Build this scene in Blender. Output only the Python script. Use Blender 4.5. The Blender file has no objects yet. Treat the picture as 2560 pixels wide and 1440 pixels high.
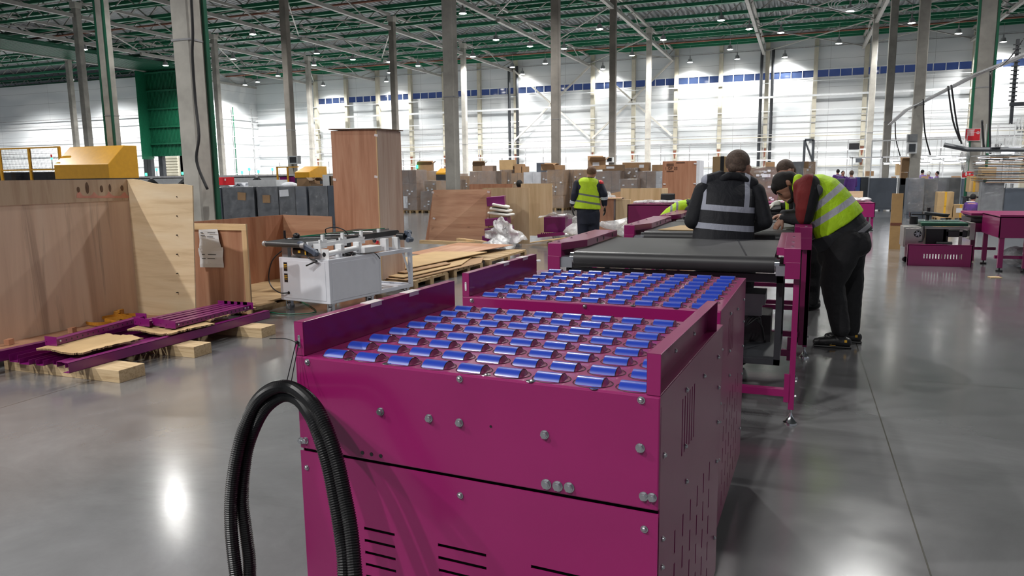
import bpy, math, random
from mathutils import Vector, Matrix
random.seed(7)
SC = bpy.context.scene
COL = SC.collection
# ---------------------------------------------------------------- camera, world, exposure
FPX, YAW, PITCH, ROLL, CAMH = 1850.0, math.radians(21.2), math.radians(8.67), math.radians(0.72), 1.65
_f = Vector((-math.sin(YAW)*math.cos(PITCH), math.cos(YAW)*math.cos(PITCH), -math.sin(PITCH)))
_r0 = Vector((math.cos(YAW), math.sin(YAW), 0.0)); _u0 = _r0.cross(_f)
_r = _r0*math.cos(ROLL) - _u0*math.sin(ROLL); _u = _u0*math.cos(ROLL) + _r0*math.sin(ROLL)
CAM = Vector((0, 0, CAMH))
cd = bpy.data.cameras.new('camera'); cam = bpy.data.objects.new('camera', cd); COL.objects.link(cam)
cam.matrix_world = Matrix(((_r.x, _u.x, -_f.x, 0), (_r.y, _u.y, -_f.y, 0), (_r.z, _u.z, -_f.z, CAMH), (0, 0, 0, 1)))
cd.sensor_width = 36.0; cd.lens = 36.0*FPX/2560.0; cd.clip_start = 0.05; cd.clip_end = 400
SC.camera = cam
wd = bpy.data.worlds.new('world'); SC.world = wd; wd.use_nodes = True
wd.node_tree.nodes['Background'].inputs[0].default_value = (0.75, 0.8, 0.9, 1)
wd.node_tree.nodes['Background'].inputs[1].default_value = 0.23
SC.view_settings.view_transform = 'Standard'; SC.view_settings.look = 'None'
SC.view_settings.exposure = 0.0; SC.view_settings.gamma = 1.0
try: SC.view_settings.use_curve_mapping = False
except Exception: pass
SC.cycles.max_bounces = 7; SC.cycles.diffuse_bounces = 3; SC.cycles.glossy_bounces = 4; SC.cycles.transparent_max_bounces = 12
SC.cycles.transmission_bounces = 4
SC.cycles.caustics_reflective = False; SC.cycles.caustics_refractive = False
SC.cycles.sample_clamp_indirect = 6.0
SC.cycles.use_denoising = True
LAMP_W = 2500.0         # watts of one visible high bay lamp
NEAR_W = 3000.0        # base watts of the unseen near-bay lamps and of the added ones

def at(px, py, X=None, Y=None, Z=None):
    d = _f + _r*((px-1280)/FPX) - _u*((py-720)/FPX)
    if X is not None: t = (X-CAM.x)/d.x
    elif Y is not None: t = (Y-CAM.y)/d.y
    else: t = ((0 if Z is None else Z)-CAM.z)/d.z
    return CAM + d*t
def depth(p): return (Vector(p)-CAM).dot(_f)
def ray_at(px, py, dep):
    d = _f + _r*((px-1280)/FPX) - _u*((py-720)/FPX)
    return CAM + d*dep

# ---------------------------------------------------------------- mesh builder
def wo(o):
    v = Vector((0, 0, 0))
    while o is not None:
        v += o.location; o = o.parent
    return v
def tag(o, label=None, cat=None, group=None, kind=None):
    if label: o['label'] = label
    if cat: o['category'] = cat
    if group: o['group'] = group
    if kind: o['kind'] = kind
    return o
def empty(name, loc, label=None, cat=None, group=None, rz=0):
    o = bpy.data.objects.new(name, None); COL.objects.link(o)
    o.location = loc; o.rotation_euler = (0, 0, rz); o.empty_display_size = 0.1
    return tag(o, label, cat, group)
class MB:
    def __init__(s): s.v = []; s.f = []; s.m = []; s.mi = 0; s.T = None
    def add(s, vs, fs, mi=None):
        b = len(s.v)
        if s.T is not None: vs = [s.T @ Vector(q) for q in vs]
        s.v += [tuple(q) for q in vs]; s.f += [tuple(b+i for i in q) for q in fs]
        s.m += [s.mi if mi is None else mi]*len(fs); return s
    def box(s, x0, x1, y0, y1, z0, z1, mi=None):
        return s.add([(x0,y0,z0),(x1,y0,z0),(x1,y1,z0),(x0,y1,z0),(x0,y0,z1),(x1,y0,z1),(x1,y1,z1),(x0,y1,z1)],
                     [(3,2,1,0),(4,5,6,7),(0,1,5,4),(1,2,6,5),(2,3,7,6),(3,0,4,7)], mi)
    def cbox(s, c, sz, rz=0, rx=0, ry=0, mi=None):
        M = Matrix.Translation(Vector(c)) @ Matrix.Rotation(rz,4,'Z') @ Matrix.Rotation(ry,4,'Y') @ Matrix.Rotation(rx,4,'X')
        a,b,d = sz[0]/2, sz[1]/2, sz[2]/2
        vs = [(-a,-b,-d),(a,-b,-d),(a,b,-d),(-a,b,-d),(-a,-b,d),(a,-b,d),(a,b,d),(-a,b,d)]
        return s.add([M @ Vector(q) for q in vs], [(3,2,1,0),(4,5,6,7),(0,1,5,4),(1,2,6,5),(2,3,7,6),(3,0,4,7)], mi)
    def bar(s, p0, p1, w, h=None, mi=None, up=(0,0,1)):
        h = w if h is None else h
        p0 = Vector(p0); p1 = Vector(p1); d = (p1-p0).normalized(); u = Vector(up)
        if abs(d.dot(u)) > .99: u = Vector((0,1,0))
        a = d.cross(u).normalized()*w/2; b = a.cross(d).normalized()*h/2
        vs = [p0-a-b,p0+a-b,p0+a+b,p0-a+b,p1-a-b,p1+a-b,p1+a+b,p1-a+b]
        return s.add(vs, [(0,1,2,3),(7,6,5,4),(0,4,5,1),(1,5,6,2),(2,6,7,3),(3,7,4,0)], mi)
    def cyl(s, p0, p1, r, n=12, r2=None, caps=True, mi=None):
        r2 = r if r2 is None else r2
        p0 = Vector(p0); p1 = Vector(p1); d = (p1-p0).normalized()
        u = Vector((0,0,1)) if abs(d.z) < .95 else Vector((1,0,0))
        a = d.cross(u).normalized(); b = d.cross(a)
        vs = []
        for k in range(n):
            t = 2*math.pi*k/n; o = a*math.cos(t)+b*math.sin(t); vs += [p0+o*r, p1+o*r2]
        fs = [(2*k, 2*k+1, (2*k+3)%(2*n), (2*k+2)%(2*n)) for k in range(n)]
        if caps: fs += [tuple(2*k for k in range(n)), tuple(2*k+1 for k in range(n-1,-1,-1))]
        return s.add(vs, fs, mi)
    def tube(s, pts, r, n=8, mi=None, closed=False):
        pts = [Vector(q) for q in pts]; N = len(pts); rr = r if callable(r) else (lambda i: r)
        prev = None; vs = []; fs = []
        for i, q in enumerate(pts):
            d = (pts[min(i+1,N-1)]-pts[max(i-1,0)]).normalized()
            if prev is None:
                u = Vector((0,0,1)) if abs(d.z) < .9 else Vector((1,0,0)); a = d.cross(u).normalized()
            else: a = (prev-d*prev.dot(d)).normalized()
            prev = a; b = d.cross(a)
            for k in range(n):
                t = 2*math.pi*k/n; vs.append(q+(a*math.cos(t)+b*math.sin(t))*rr(i))
        for i in range(N-1):
            for k in range(n): fs.append((i*n+k, i*n+(k+1)%n, (i+1)*n+(k+1)%n, (i+1)*n+k))
        fs += [tuple(range(n-1,-1,-1)), tuple((N-1)*n+k for k in range(n))]
        return s.add(vs, fs, mi)
    def prism(s, poly, axis, a, b, mi=None):   # poly: 2D points in the two other axes (ccw), extruded a..b
        n = len(poly)
        def q(p, t): return (t,p[0],p[1]) if axis == 'X' else ((p[0],t,p[1]) if axis == 'Y' else (p[0],p[1],t))
        vs = [q(p,a) for p in poly]+[q(p,b) for p in poly]
        fs = [tuple(range(n-1,-1,-1)), tuple(range(n,2*n))]+[(k,(k+1)%n,n+(k+1)%n,n+k) for k in range(n)]
        if axis == 'Y': fs = [tuple(reversed(g)) for g in fs]
        return s.add(vs, fs, mi)
    def quad(s, a, b, c, d, mi=None): return s.add([a,b,c,d], [(0,1,2,3)], mi)
    def slab(s, a, b, c, d, t, mi=None):       # a quad given thickness t along its normal
        a,b,c,d = map(Vector,(a,b,c,d)); n = (b-a).cross(d-a).normalized()*t
        return s.add([a,b,c,d,a+n,b+n,c+n,d+n], [(3,2,1,0),(4,5,6,7),(0,1,5,4),(1,2,6,5),(2,3,7,6),(3,0,4,7)], mi)
    def ell(s, c, r, n=12, m=8, mi=None, M=None):
        vs = []; fs = []
        for j in range(m+1):
            ph = math.pi*j/m
            for k in range(n):
                t = 2*math.pi*k/n; q = Vector((r[0]*math.sin(ph)*math.cos(t), r[1]*math.sin(ph)*math.sin(t), r[2]*math.cos(ph)))
                if M is not None: q = M @ q
                vs.append(Vector(c)+q)
        for j in range(m):
            for k in range(n): fs.append((j*n+k,(j+1)*n+k,(j+1)*n+(k+1)%n,j*n+(k+1)%n))
        return s.add(vs, fs, mi)
    def rev(s, prof, c, n=20, mi=None):        # profile [(r,z)] about Z at c
        vs = []; fs = []; m = len(prof)
        for r_, z_ in prof:
            for k in range(n):
                t = 2*math.pi*k/n; vs.append((c[0]+r_*math.cos(t), c[1]+r_*math.sin(t), c[2]+z_))
        for j in range(m-1):
            for k in range(n): fs.append((j*n+k, j*n+(k+1)%n, (j+1)*n+(k+1)%n, (j+1)*n+k))
        return s.add(vs, fs, mi)
    def build(s, name, mat, parent=None, local=False, smooth=False, bevel=0, seg=2, keep=False):
        if not s.v: return None
        vs = [Vector(q) for q in s.v]
        o_loc = Vector((0,0,0))
        if parent is None and not keep:
            o_loc = Vector(((min(q.x for q in vs)+max(q.x for q in vs))/2, (min(q.y for q in vs)+max(q.y for q in vs))/2, min(q.z for q in vs)))
            vs = [q-o_loc for q in vs]
        elif parent is not None and not local:
            w = wo(parent); vs = [q-w for q in vs]
        me = bpy.data.meshes.new(name); me.from_pydata([tuple(q) for q in vs], [], s.f); me.update()
        mats = mat if isinstance(mat, (list, tuple)) else [mat]
        for q in mats: me.materials.append(q)
        if len(mats) > 1: me.polygons.foreach_set('material_index', s.m)
        if smooth:
            me.polygons.foreach_set('use_smooth', [True]*len(me.polygons))
        o = bpy.data.objects.new(name, me); COL.objects.link(o); o.location = o_loc
        if parent is not None: o.parent = parent
        if smooth == 'auto':
            try:
                es = me.edges; import bmesh
                bm = bmesh.new(); bm.from_mesh(me)
                for e in bm.edges:
                    if len(e.link_faces) == 2 and e.calc_face_angle(0) > .6: e.smooth = False
                bm.to_mesh(me); bm.free()
            except Exception: pass
        if bevel:
            md = o.modifiers.new('bevel', 'BEVEL'); md.width = bevel; md.segments = seg; md.limit_method = 'ANGLE'; md.angle_limit = .7
        return o
def copy_tree(o, parent=None):
    c = o.copy(); COL.objects.link(c)
    if parent is not None: c.parent = parent
    for ch in o.children: copy_tree(ch, c)
    return c
def smooth_path(pts, k=8):
    pts = [Vector(q) for q in pts]; P = [pts[0]]+pts+[pts[-1]]; out = []
    for i in range(1, len(P)-2):
        for j in range(k):
            t = j/k; a,b,c,d = P[i-1],P[i],P[i+1],P[i+2]
            out.append(.5*((2*b)+(c-a)*t+(2*a-5*b+4*c-d)*t*t+(3*b-a-3*c+d)*t**3))
    out.append(pts[-1]); return out

# ---------------------------------------------------------------- materials
def nm(name):
    m = bpy.data.materials.new(name); m.use_nodes = True; nt = m.node_tree
    return m, nt, nt.nodes['Principled BSDF']
def N(nt, t, **k):
    n = nt.nodes.new(t)
    for a, b in k.items(): setattr(n, a, b)
    return n
def M2(nt, op, a, b=None, c=None, clamp=False):
    n = nt.nodes.new('ShaderNodeMath'); n.operation = op; n.use_clamp = clamp
    for i, q in enumerate((a, b, c)):
        if q is None: continue
        if isinstance(q, (int, float)): n.inputs[i].default_value = q
        else: nt.links.new(q, n.inputs[i])
    return n.outputs[0]
def MIX(nt, f, a, b, t='RGBA', blend='MIX'):
    n = nt.nodes.new('ShaderNodeMix'); n.data_type = t
    if t == 'RGBA': n.blend_type = blend; ia, ib, o = 6, 7, 2
    else: ia, ib, o = 2, 3, 0
    for i, q in ((0, f), (ia, a), (ib, b)):
        if isinstance(q, (int, float)): n.inputs[i].default_value = q
        elif isinstance(q, tuple): n.inputs[i].default_value = q if len(q) == 4 else q+(1,)
        else: nt.links.new(q, n.inputs[i])
    return n.outputs[o]
def coord(nt, scale=(1,1,1), rot=(0,0,0), loc=(0,0,0), kind='Object'):
    tc = N(nt, 'ShaderNodeTexCoord'); mp = N(nt, 'ShaderNodeMapping')
    mp.inputs['Scale'].default_value = scale; mp.inputs['Rotation'].default_value = rot; mp.inputs['Location'].default_value = loc
    nt.links.new(tc.outputs[kind], mp.inputs[0]); return mp.outputs[0]
def noise(nt, vec, scale, detail=4, rough=.55, dist=0):
    n = N(nt, 'ShaderNodeTexNoise'); n.inputs['Scale'].default_value = scale; n.inputs['Detail'].default_value = detail
    n.inputs['Roughness'].default_value = rough; n.inputs['Distortion'].default_value = dist
    nt.links.new(vec, n.inputs[0]); return n.outputs['Fac']
def ramp(nt, f, stops):
    r = N(nt, 'ShaderNodeValToRGB'); nt.links.new(f, r.inputs[0]); e = r.color_ramp.elements
    while len(e) < len(stops): e.new(.5)
    for q, (p, c) in zip(e, stops): q.position = p; q.color = c if len(c) == 4 else tuple(c)+(1,)
    return r.outputs[0]
def bump(nt, b, h, strength=.3, dist=.01):
    n = N(nt, 'ShaderNodeBump'); n.inputs['Strength'].default_value = strength; n.inputs['Distance'].default_value = dist
    nt.links.new(h, n.inputs['Height']); nt.links.new(n.outputs[0], b.inputs['Normal'])
def mat(name, col, rough=.5, metal=0, var=.12, vs=6, bmp=0, bs=40, coat=0, bd=.004, spec=None):
    m, nt, b = nm(name); v = coord(nt)
    if var:
        f = noise(nt, v, vs)
        lo = tuple(max(0, c*(1-var)) for c in col); hi = tuple(min(1, c*(1+var)) for c in col)
        nt.links.new(ramp(nt, f, [(.3, lo), (.7, hi)]), b.inputs['Base Color'])
    else: b.inputs['Base Color'].default_value = tuple(col)+(1,)
    b.inputs['Roughness'].default_value = rough; b.inputs['Metallic'].default_value = metal
    if spec is not None: b.inputs['Specular IOR Level'].default_value = spec
    if coat: b.inputs['Coat Weight'].default_value = coat; b.inputs['Coat Roughness'].default_value = .12
    if bmp: bump(nt, b, noise(nt, v, bs, 3), bmp, bd)
    return m
def emis(name, col, s):
    m, nt, b = nm(name); b.inputs['Base Color'].default_value = (.02,.02,.02,1)
    b.inputs['Emission Color'].default_value = tuple(col)+(1,); b.inputs['Emission Strength'].default_value = s
    return m
def plywood(name, c0, c1, c2, axis='Z', scale=1.0, knots=True, rough=.6):
    m, nt, b = nm(name)
    st = {'Z': (7,7,.55), 'X': (.55,7,7), 'Y': (7,.55,7)}[axis]
    v = coord(nt, tuple(q*scale for q in st))
    f = noise(nt, v, 1.0, 6, .6, .6)
    col = ramp(nt, f, [(.28, c0), (.5, c1), (.75, c2)])
    if name.startswith('weathered'):
        sk = noise(nt, coord(nt, (5,5,.35)), 1.0, 5, .6, 1.2); col = MIX(nt, M2(nt,'MULTIPLY', ramp(nt, sk, [(.58,(0,0,0)),(.70,(1,1,1))]), .55), col, (.20,.13,.10))
    v2 = coord(nt, tuple(q*scale*6 for q in st)); f2 = noise(nt, v2, 1.0, 3)
    col = MIX(nt, M2(nt, 'MULTIPLY', f2, .35), col, c0)
    if knots:
        vo = N(nt, 'ShaderNodeTexVoronoi'); vo.inputs['Scale'].default_value = 1.1
        nt.links.new(coord(nt, {'Z':(2.6,2.6,1),'X':(1,2.6,2.6),'Y':(2.6,1,2.6)}[axis]), vo.inputs[0])
        k = ramp(nt, vo.outputs['Distance'], [(.0, (1,1,1)), (.07, (0,0,0))])
        col = MIX(nt, k, col, tuple(q*.35 for q in c0))
    nt.links.new(col, b.inputs['Base Color']); b.inputs['Roughness'].default_value = rough
    bump(nt, b, f2, .15, .002); return m
def film(name, tint=(.9,.92,.95), alpha=.35, scale=9, strength=1.0, rough=.12, gw=.55):
    m, nt, b = nm(name); nt.nodes.remove(b)
    out = nt.nodes['Material Output']; v = coord(nt)
    gl = N(nt, 'ShaderNodeBsdfGlossy'); gl.inputs['Roughness'].default_value = rough; gl.inputs['Color'].default_value = (.95,.97,1,1)
    df = N(nt, 'ShaderNodeBsdfDiffuse'); df.inputs['Color'].default_value = tint+(1,)
    tr = N(nt, 'ShaderNodeBsdfTransparent')
    bp = N(nt, 'ShaderNodeBump'); bp.inputs['Strength'].default_value = strength; bp.inputs['Distance'].default_value = .03
    nt.links.new(noise(nt, v, scale, 5, .65, 1.5), bp.inputs['Height'])
    nt.links.new(bp.outputs[0], gl.inputs['Normal']); nt.links.new(bp.outputs[0], df.inputs['Normal'])
    m1 = N(nt, 'ShaderNodeMixShader'); m1.inputs[0].default_value = gw; nt.links.new(df.outputs[0], m1.inputs[1]); nt.links.new(gl.outputs[0], m1.inputs[2])
    m2 = N(nt, 'ShaderNodeMixShader'); f = ramp(nt, noise(nt, v, scale*.6, 4), [(.35, (alpha*.5,)*3), (.7, (min(1,alpha*1.7),)*3)])
    nt.links.new(f, m2.inputs[0]); nt.links.new(tr.outputs[0], m2.inputs[1]); nt.links.new(m1.outputs[0], m2.inputs[2])
    nt.links.new(m2.outputs[0], out.inputs[0]); return m

MG = mat('magenta_powder_coat', (.28,.010,.115), .30, var=.05, vs=3, coat=.3, bmp=.04, bs=220, bd=.001)
MGD = mat('magenta_paint_dull', (.24,.015,.12), .42, var=.08)
BLUE = mat('blue_plastic_roller', (.012,.045,.40), .34, var=.04, coat=.2)
STEEL = mat('zinc_plated_steel', (.55,.56,.58), .3, 1, var=.1, vs=30)
CHROME = mat('polished_steel', (.75,.76,.78), .12, 1, var=.05)
SSTEEL = mat('brushed_stainless', (.5,.48,.45), .34, 1, var=.1)
ALU = mat('aluminium_extrusion', (.5,.52,.55), .38, .9, var=.08)
BLACK = mat('black_rubber', (.012,.012,.013), .5, var=.1)
BLACKP = mat('black_plastic', (.014,.014,.016), .32, var=.1)
DARKST = mat('dark_painted_steel', (.03,.033,.038), .4, var=.15)
BELT = mat('charcoal_conveyor_belt', (.036,.036,.038), .42, var=.25, vs=2.5, bmp=.12, bs=300, bd=.001)
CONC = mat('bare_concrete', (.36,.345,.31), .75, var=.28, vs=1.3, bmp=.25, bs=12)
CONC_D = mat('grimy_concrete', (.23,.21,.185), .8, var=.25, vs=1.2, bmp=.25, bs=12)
GREEN = mat('green_painted_steel', (.012,.145,.07), .38, var=.15, vs=2)
GREEN_D = mat('dark_green_painted_steel', (.006,.075,.04), .45, var=.2, vs=2)
WHITEST = mat('off_white_painted_steel', (.55,.53,.48), .45, var=.12, vs=2)
ROOFW = mat('shaded_off_white_roof_steel', (.36,.35,.325), .5, var=.15, vs=2)  # off-white truss steel with the dimness under the roof put into its colour
CREAM = mat('cream_painted_steel', (.48,.45,.36), .5, var=.12, vs=2)
WPIPE = mat('white_painted_pipe', (.75,.77,.78), .35, var=.06)
GPIPE = mat('grey_steel_pipe', (.35,.35,.36), .4, .3, var=.2)
RUST = mat('rust_red_primer', (.20,.07,.04), .6, var=.2)
DECK = mat('galvanised_roof_deck', (.27,.285,.29), .45, .35, var=.15, vs=.7)
WHITEP = mat('white_enamel_cabinet', (.72,.74,.80), .3, var=.03, coat=.2)
WHITEF = mat('white_machine_frame', (.78,.79,.80), .35, var=.05)
CARD = mat('brown_cardboard', (.36,.22,.115), .75, var=.13, vs=3, bmp=.1, bs=60)
CARD2 = mat('light_cardboard', (.50,.34,.17), .7, var=.1, vs=3)
CARDD = mat('dark_cardboard', (.22,.14,.08), .75, var=.15, vs=3)
CARDG = mat('greyed_cardboard', (.30,.205,.15), .7, var=.16, vs=3)
PAPER = mat('white_paper', (.75,.77,.82), .6, var=.05)
INK = mat('black_print', (.03,.03,.03), .6, var=0)
TAPEY = mat('yellow_tape', (.75,.42,.04), .35, var=.1)
WTAPE = mat('white_adhesive_tape', (.75,.68,.68), .4, var=.08)
PLYR = plywood('reddish_plywood', (.32,.135,.07), (.48,.235,.14), (.58,.34,.215))
PLYRX = plywood('reddish_plywood_cross_grain', (.30,.14,.08), (.46,.25,.15), (.56,.35,.22), axis='X')
PLYRY = plywood('reddish_plywood_long_grain', (.28,.13,.075), (.44,.235,.14), (.54,.33,.21), axis='Y')
PLYP = plywood('pale_plywood', (.46,.32,.17), (.63,.46,.27), (.72,.56,.36))
PLYPX = plywood('pale_plywood_cross_grain', (.52,.37,.21), (.74,.58,.37), (.80,.67,.47), axis='X')
PLYW = plywood('weathered_plywood_panel', (.55,.38,.27), (.74,.54,.40), (.80,.63,.48), scale=.55)
LUMB = plywood('pine_batten', (.48,.30,.15), (.62,.42,.23), (.68,.49,.28), axis='Z', scale=2)
LUMBX = plywood('pine_board', (.50,.33,.16), (.66,.47,.26), (.72,.54,.32), axis='X', scale=2)
PALLET = plywood('rough_pallet_wood', (.30,.19,.09), (.48,.33,.17), (.56,.41,.23), axis='X', scale=2, knots=False)
LVL = plywood('laminated_timber', (.36,.24,.12), (.58,.43,.25), (.68,.53,.33), axis='X', scale=7, knots=False)
FILM = film('stretch_film', (.70,.72,.76), .24, 4, 1.0, .14, .8)
FILM2 = film('crumpled_clear_film', (.80,.80,.80), .5, 7, 1.0, .22, .28)
FOAM = mat('white_foam_sheet', (.78,.77,.72), .7, var=.05)
GBIN = mat('dark_grey_plastic_panel', (.055,.062,.072), .42, var=.2, vs=2, bmp=.1, bs=8)
GBIN2 = mat('slate_grey_plastic_panel', (.085,.10,.125), .42, var=.15, vs=2, bmp=.1, bs=8)
GREYBOX = mat('grey_painted_metal', (.25,.26,.27), .4, var=.1)
YEL = mat('yellow_painted_sheet', (.62,.31,.02), .35, var=.06, coat=.3)
REDS = mat('red_sign_sheet', (.62,.02,.03), .35, var=.05)
WSIGN = mat('white_sign_print', (.8,.78,.78), .4, var=0)
STRAP = mat('orange_ratchet_strap', (.52,.22,.02), .5, var=.2, vs=20)
GRNPL = mat('green_plastic_strip', (.01,.20,.11), .35, var=.1)
HOSE = mat('black_corrugated_conduit', (.010,.010,.011), .36, var=.1)
NAVY = mat('navy_work_cloth', (.010,.013,.028), .8, var=.3, vs=9, bmp=.3, bs=25, bd=.006)
LAMPG = emis('lamp_glow', (1,.97,.90), 55.0)
LEDW = emis('bench_led_glow', (.92,.93,1), 5.0)
LEDG = emis('green_led_glow', (.05,1,.35), 4.0)

ORD = 'first second third fourth fifth sixth seventh eighth ninth tenth eleventh twelfth thirteenth fourteenth fifteenth sixteenth seventeenth eighteenth nineteenth twentieth'.split()
# ================================================================ THE SETTING
def mat_floor():
    m, nt, b = nm('polished_concrete_floor'); v = coord(nt)
    f1 = noise(nt, v, .55, 8, .68, .8); f2 = noise(nt, v, 3.0, 5, .6); f3 = noise(nt, coord(nt, (.4,3,1), (0,0,.35)), 2.2, 4)
    col = ramp(nt, f1, [(.3, (.13,.131,.135)), (.5, (.20,.202,.208)), (.75, (.29,.292,.30))])
    col = MIX(nt, M2(nt,'MULTIPLY',f2,.45), col, (.12,.12,.122))
    sx = N(nt, 'ShaderNodeSeparateXYZ'); nt.links.new(coord(nt), sx.inputs[0])
    def line(o, off, per, w):
        q = M2(nt,'ABSOLUTE', M2(nt,'SUBTRACT', M2(nt,'FRACT', M2(nt,'DIVIDE', M2(nt,'SUBTRACT', o, off-per*.5), per)), .5))
        return M2(nt,'LESS_THAN', q, w/per)
    j = M2(nt,'MAXIMUM', line(sx.outputs[0], .57, 6.0, .004), line(sx.outputs[1], 6.45, 6.0, .004))
    # tyre scuffs and small stains
    sc = ramp(nt, f3, [(.62,(0,0,0)),(.80,(1,1,1))]); col = MIX(nt, M2(nt,'MULTIPLY', sc, .25), col, (.075,.072,.07))
    st = ramp(nt, noise(nt, v, 11, 2), [(.76,(0,0,0)),(.80,(1,1,1))]); col = MIX(nt, M2(nt,'MULTIPLY', st, .35), col, (.06,.055,.05))
    col = MIX(nt, j, col, (.05,.045,.03))
    nt.links.new(col, b.inputs['Base Color'])
    r = ramp(nt, f2, [(.3,(.10,)*3),(.75,(.24,)*3)]); nt.links.new(r, b.inputs['Roughness'])
    b.inputs['Coat Weight'].default_value = .8; b.inputs['Coat IOR'].default_value = 1.6; b.inputs['Coat Roughness'].default_value = .17
    bump(nt, b, M2(nt,'ADD', noise(nt, v, 1.6, 4), M2(nt,'MULTIPLY', f2, .25)), .10, .012)
    return m
def mat_wall():
    m, nt, b = nm('white_wall_panels'); sx = N(nt,'ShaderNodeSeparateXYZ'); nt.links.new(coord(nt), sx.inputs[0])
    def line(o, per, w, off=0):
        q = M2(nt,'ABSOLUTE', M2(nt,'SUBTRACT', M2(nt,'FRACT', M2(nt,'ADD', M2(nt,'DIVIDE', o, per), off)), .5)); return M2(nt,'LESS_THAN', q, w/per)
    j = M2(nt,'MAXIMUM', line(sx.outputs[2], 1.19, .012), line(sx.outputs[0], 8.0, .012, .25))
    br = ramp(nt, noise(nt, coord(nt,(.24,1,.84)), 1, 0), [(.4,(.60,.63,.65)),(.6,(.70,.72,.73))])
    nt.links.new(MIX(nt, j, br, (.35,.36,.37)), b.inputs['Base Color']); b.inputs['Roughness'].default_value = .35
    return m
def mat_glass():
    m, nt, b = nm('blue_dusk_window_glass'); b.inputs['Base Color'].default_value = (.02,.03,.06,1)
    b.inputs['Roughness'].default_value = .06; b.inputs['Emission Color'].default_value = (.05,.085,.27,1); b.inputs['Emission Strength'].default_value = .35
    return m
MFLOOR, MWALL, MGLASS = mat_floor(), mat_wall(), mat_glass()
FARY, XL, XR = 72.0, -59.6, 34.0
def struct(o): o['kind'] = 'structure'; return o
f = MB(); f.box(-100, 40, -14, 74, -.2, 0); struct(f.build('floor', MFLOOR, keep=True))
# ribbed roof deck: real folded profile, ribs running away from the camera
d = MB(); x = -100.0; z0 = 14.0; vs = []
while x < 40:
    for dx, dz in ((0,0),(.06,.13),(.2,.13),(.26,0)): vs.append((x+dx, z0+dz))
    x += .4
V = []; Fc = []
for i, (a, z) in enumerate(vs): V += [(a,-14,z),(a,74,z)]
for i in range(len(vs)-1): Fc.append((2*i,2*i+2,2*i+3,2*i+1))
d.add(V, Fc); struct(d.build('ceiling', DECK, keep=True))
w = MB(); w.box(XL, 40, FARY, FARY+.25, 0, 9.75); w.box(XL, 40, FARY, FARY+.25, 10.45, 14.0); struct(w.build('wall_far', MWALL, keep=True))
w = MB(); w.box(XL-.25, XL, 60, FARY+.25, 0, 14.0); struct(w.build('wall_left', MWALL, keep=True))
w = MB(); w.box(-100, XL, 60.0, 60.25, 0, 12.2); struct(w.build('wall_left_front', MWALL, keep=True))
# window band: one window per 4 m bay
n = 0
for k in range(-14, 6):
    x0 = .83+4*k
    if x0 < -51.5 or x0 > 20: continue
    n += 1
    g = MB(); g.box(x0+.14, x0+3.86, FARY+.06, FARY+.12, 9.75, 10.45); go = struct(g.build(f'window_{n}', MGLASS, keep=True))
    fr = MB()
    for zz in (9.75, 10.45): fr.box(x0, x0+4, FARY-.02, FARY+.1, zz-.05, zz+.05)
    for q in range(4): fr.box(x0+.14+.93*q+.9, x0+.14+.93*q+.96, FARY-.02, FARY+.1, 9.75, 10.45)
    fr.build('window_frame', WPIPE, go)
w = MB(); w.box(XL, -51.2, FARY, FARY+.25, 9.75, 10.45); struct(w.build('wall_far_infill', MWALL, keep=True))
# wall posts and girts
T = [0]
def trim(mb, m, **k):
    T[0] += 1
    return struct(mb.build(f'trim_{T[0]}', m, keep=True, **k))
for k in range(-15, 6):
    x0 = .83+4*k
    if x0 < XL+1: continue
    p = MB(); p.box(x0-.17, x0+.17, FARY-.42, FARY, 0, 13.6); o = trim(p, CREAM)
    q = MB()
    for zz in (2.05, 3.0): q.prism([(x0-.15,zz+.75),(x0-.04,zz),(x0+.04,zz),(x0+.15,zz+.75)], 'Y', FARY-.46, FARY-.43)
    q.build('gusset', RUST, o)
for zz, th, yy, m in ((8.2,.17,.72,WPIPE),(6.98,.06,.6,WPIPE),(6.5,.05,.6,GPIPE),(5.9,.05,.5,GPIPE),(4.95,.07,.75,GPIPE),(4.72,.06,.7,CREAM),(4.3,.09,.9,GPIPE),(3.47,.11,1.1,WPIPE),(2.7,.10,1.0,WPIPE),(2.1,.05,.8,CREAM),(9.45,.06,.5,WPIPE),(12.3,.08,.55,GPIPE)):
    p = MB(); p.bar((XL+.4, FARY-yy, zz), (36, FARY-yy, zz), th, th); trim(p, m)
for zz, th in ((8.6,.07),(7.9,.05),(6.3,.06),(5.0,.07),(3.9,.05),(2.2,.05)):     # pipe runs along the left walls
    p = MB(); p.bar((-100, 59.6, zz-.3), (XL-.5, 59.6, zz-.3), th, th); trim(p, GPIPE)
    p = MB(); p.bar((XL+.5, 60.5, zz), (XL+.5, FARY-.5, zz), th, th); trim(p, WPIPE)
for yy in (62.6, 64.6, 67.5, 70.5):
    p = MB(); p.cyl((XL+.4, yy, 0), (XL+.4, yy, 9.5), .06, 8); trim(p, GREEN_D if yy < 70 else GPIPE)
# small pipe drops below the long pipes on the far wall
for i in range(34):
    xx = -56+i*2.3+random.uniform(-.3,.3); p = MB(); p.bar((xx, FARY-1.0, .0), (xx, FARY-1.0, 4.3 if i%3 else 3.4), .07, .07); trim(p, GPIPE)
# wall X bracing in two double bays
for xa, xb in ((-27.2,-19.3),(-19.1,-11.4)):
    for za, zb in ((5.1,12.0),(12.0,5.1)):
        p = MB(); p.bar((xa, FARY-.65, za), (xb, FARY-.65, zb), .16, .16); trim(p, WHITEST)
# dark rain pipes beside two posts
for xx in (-27.75, -26.9, -3.65, -2.7):
    p = MB(); p.cyl((xx, FARY-.55, 0), (xx, FARY-.55, 12.4), .14, 10); trim(p, DARKST)
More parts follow.
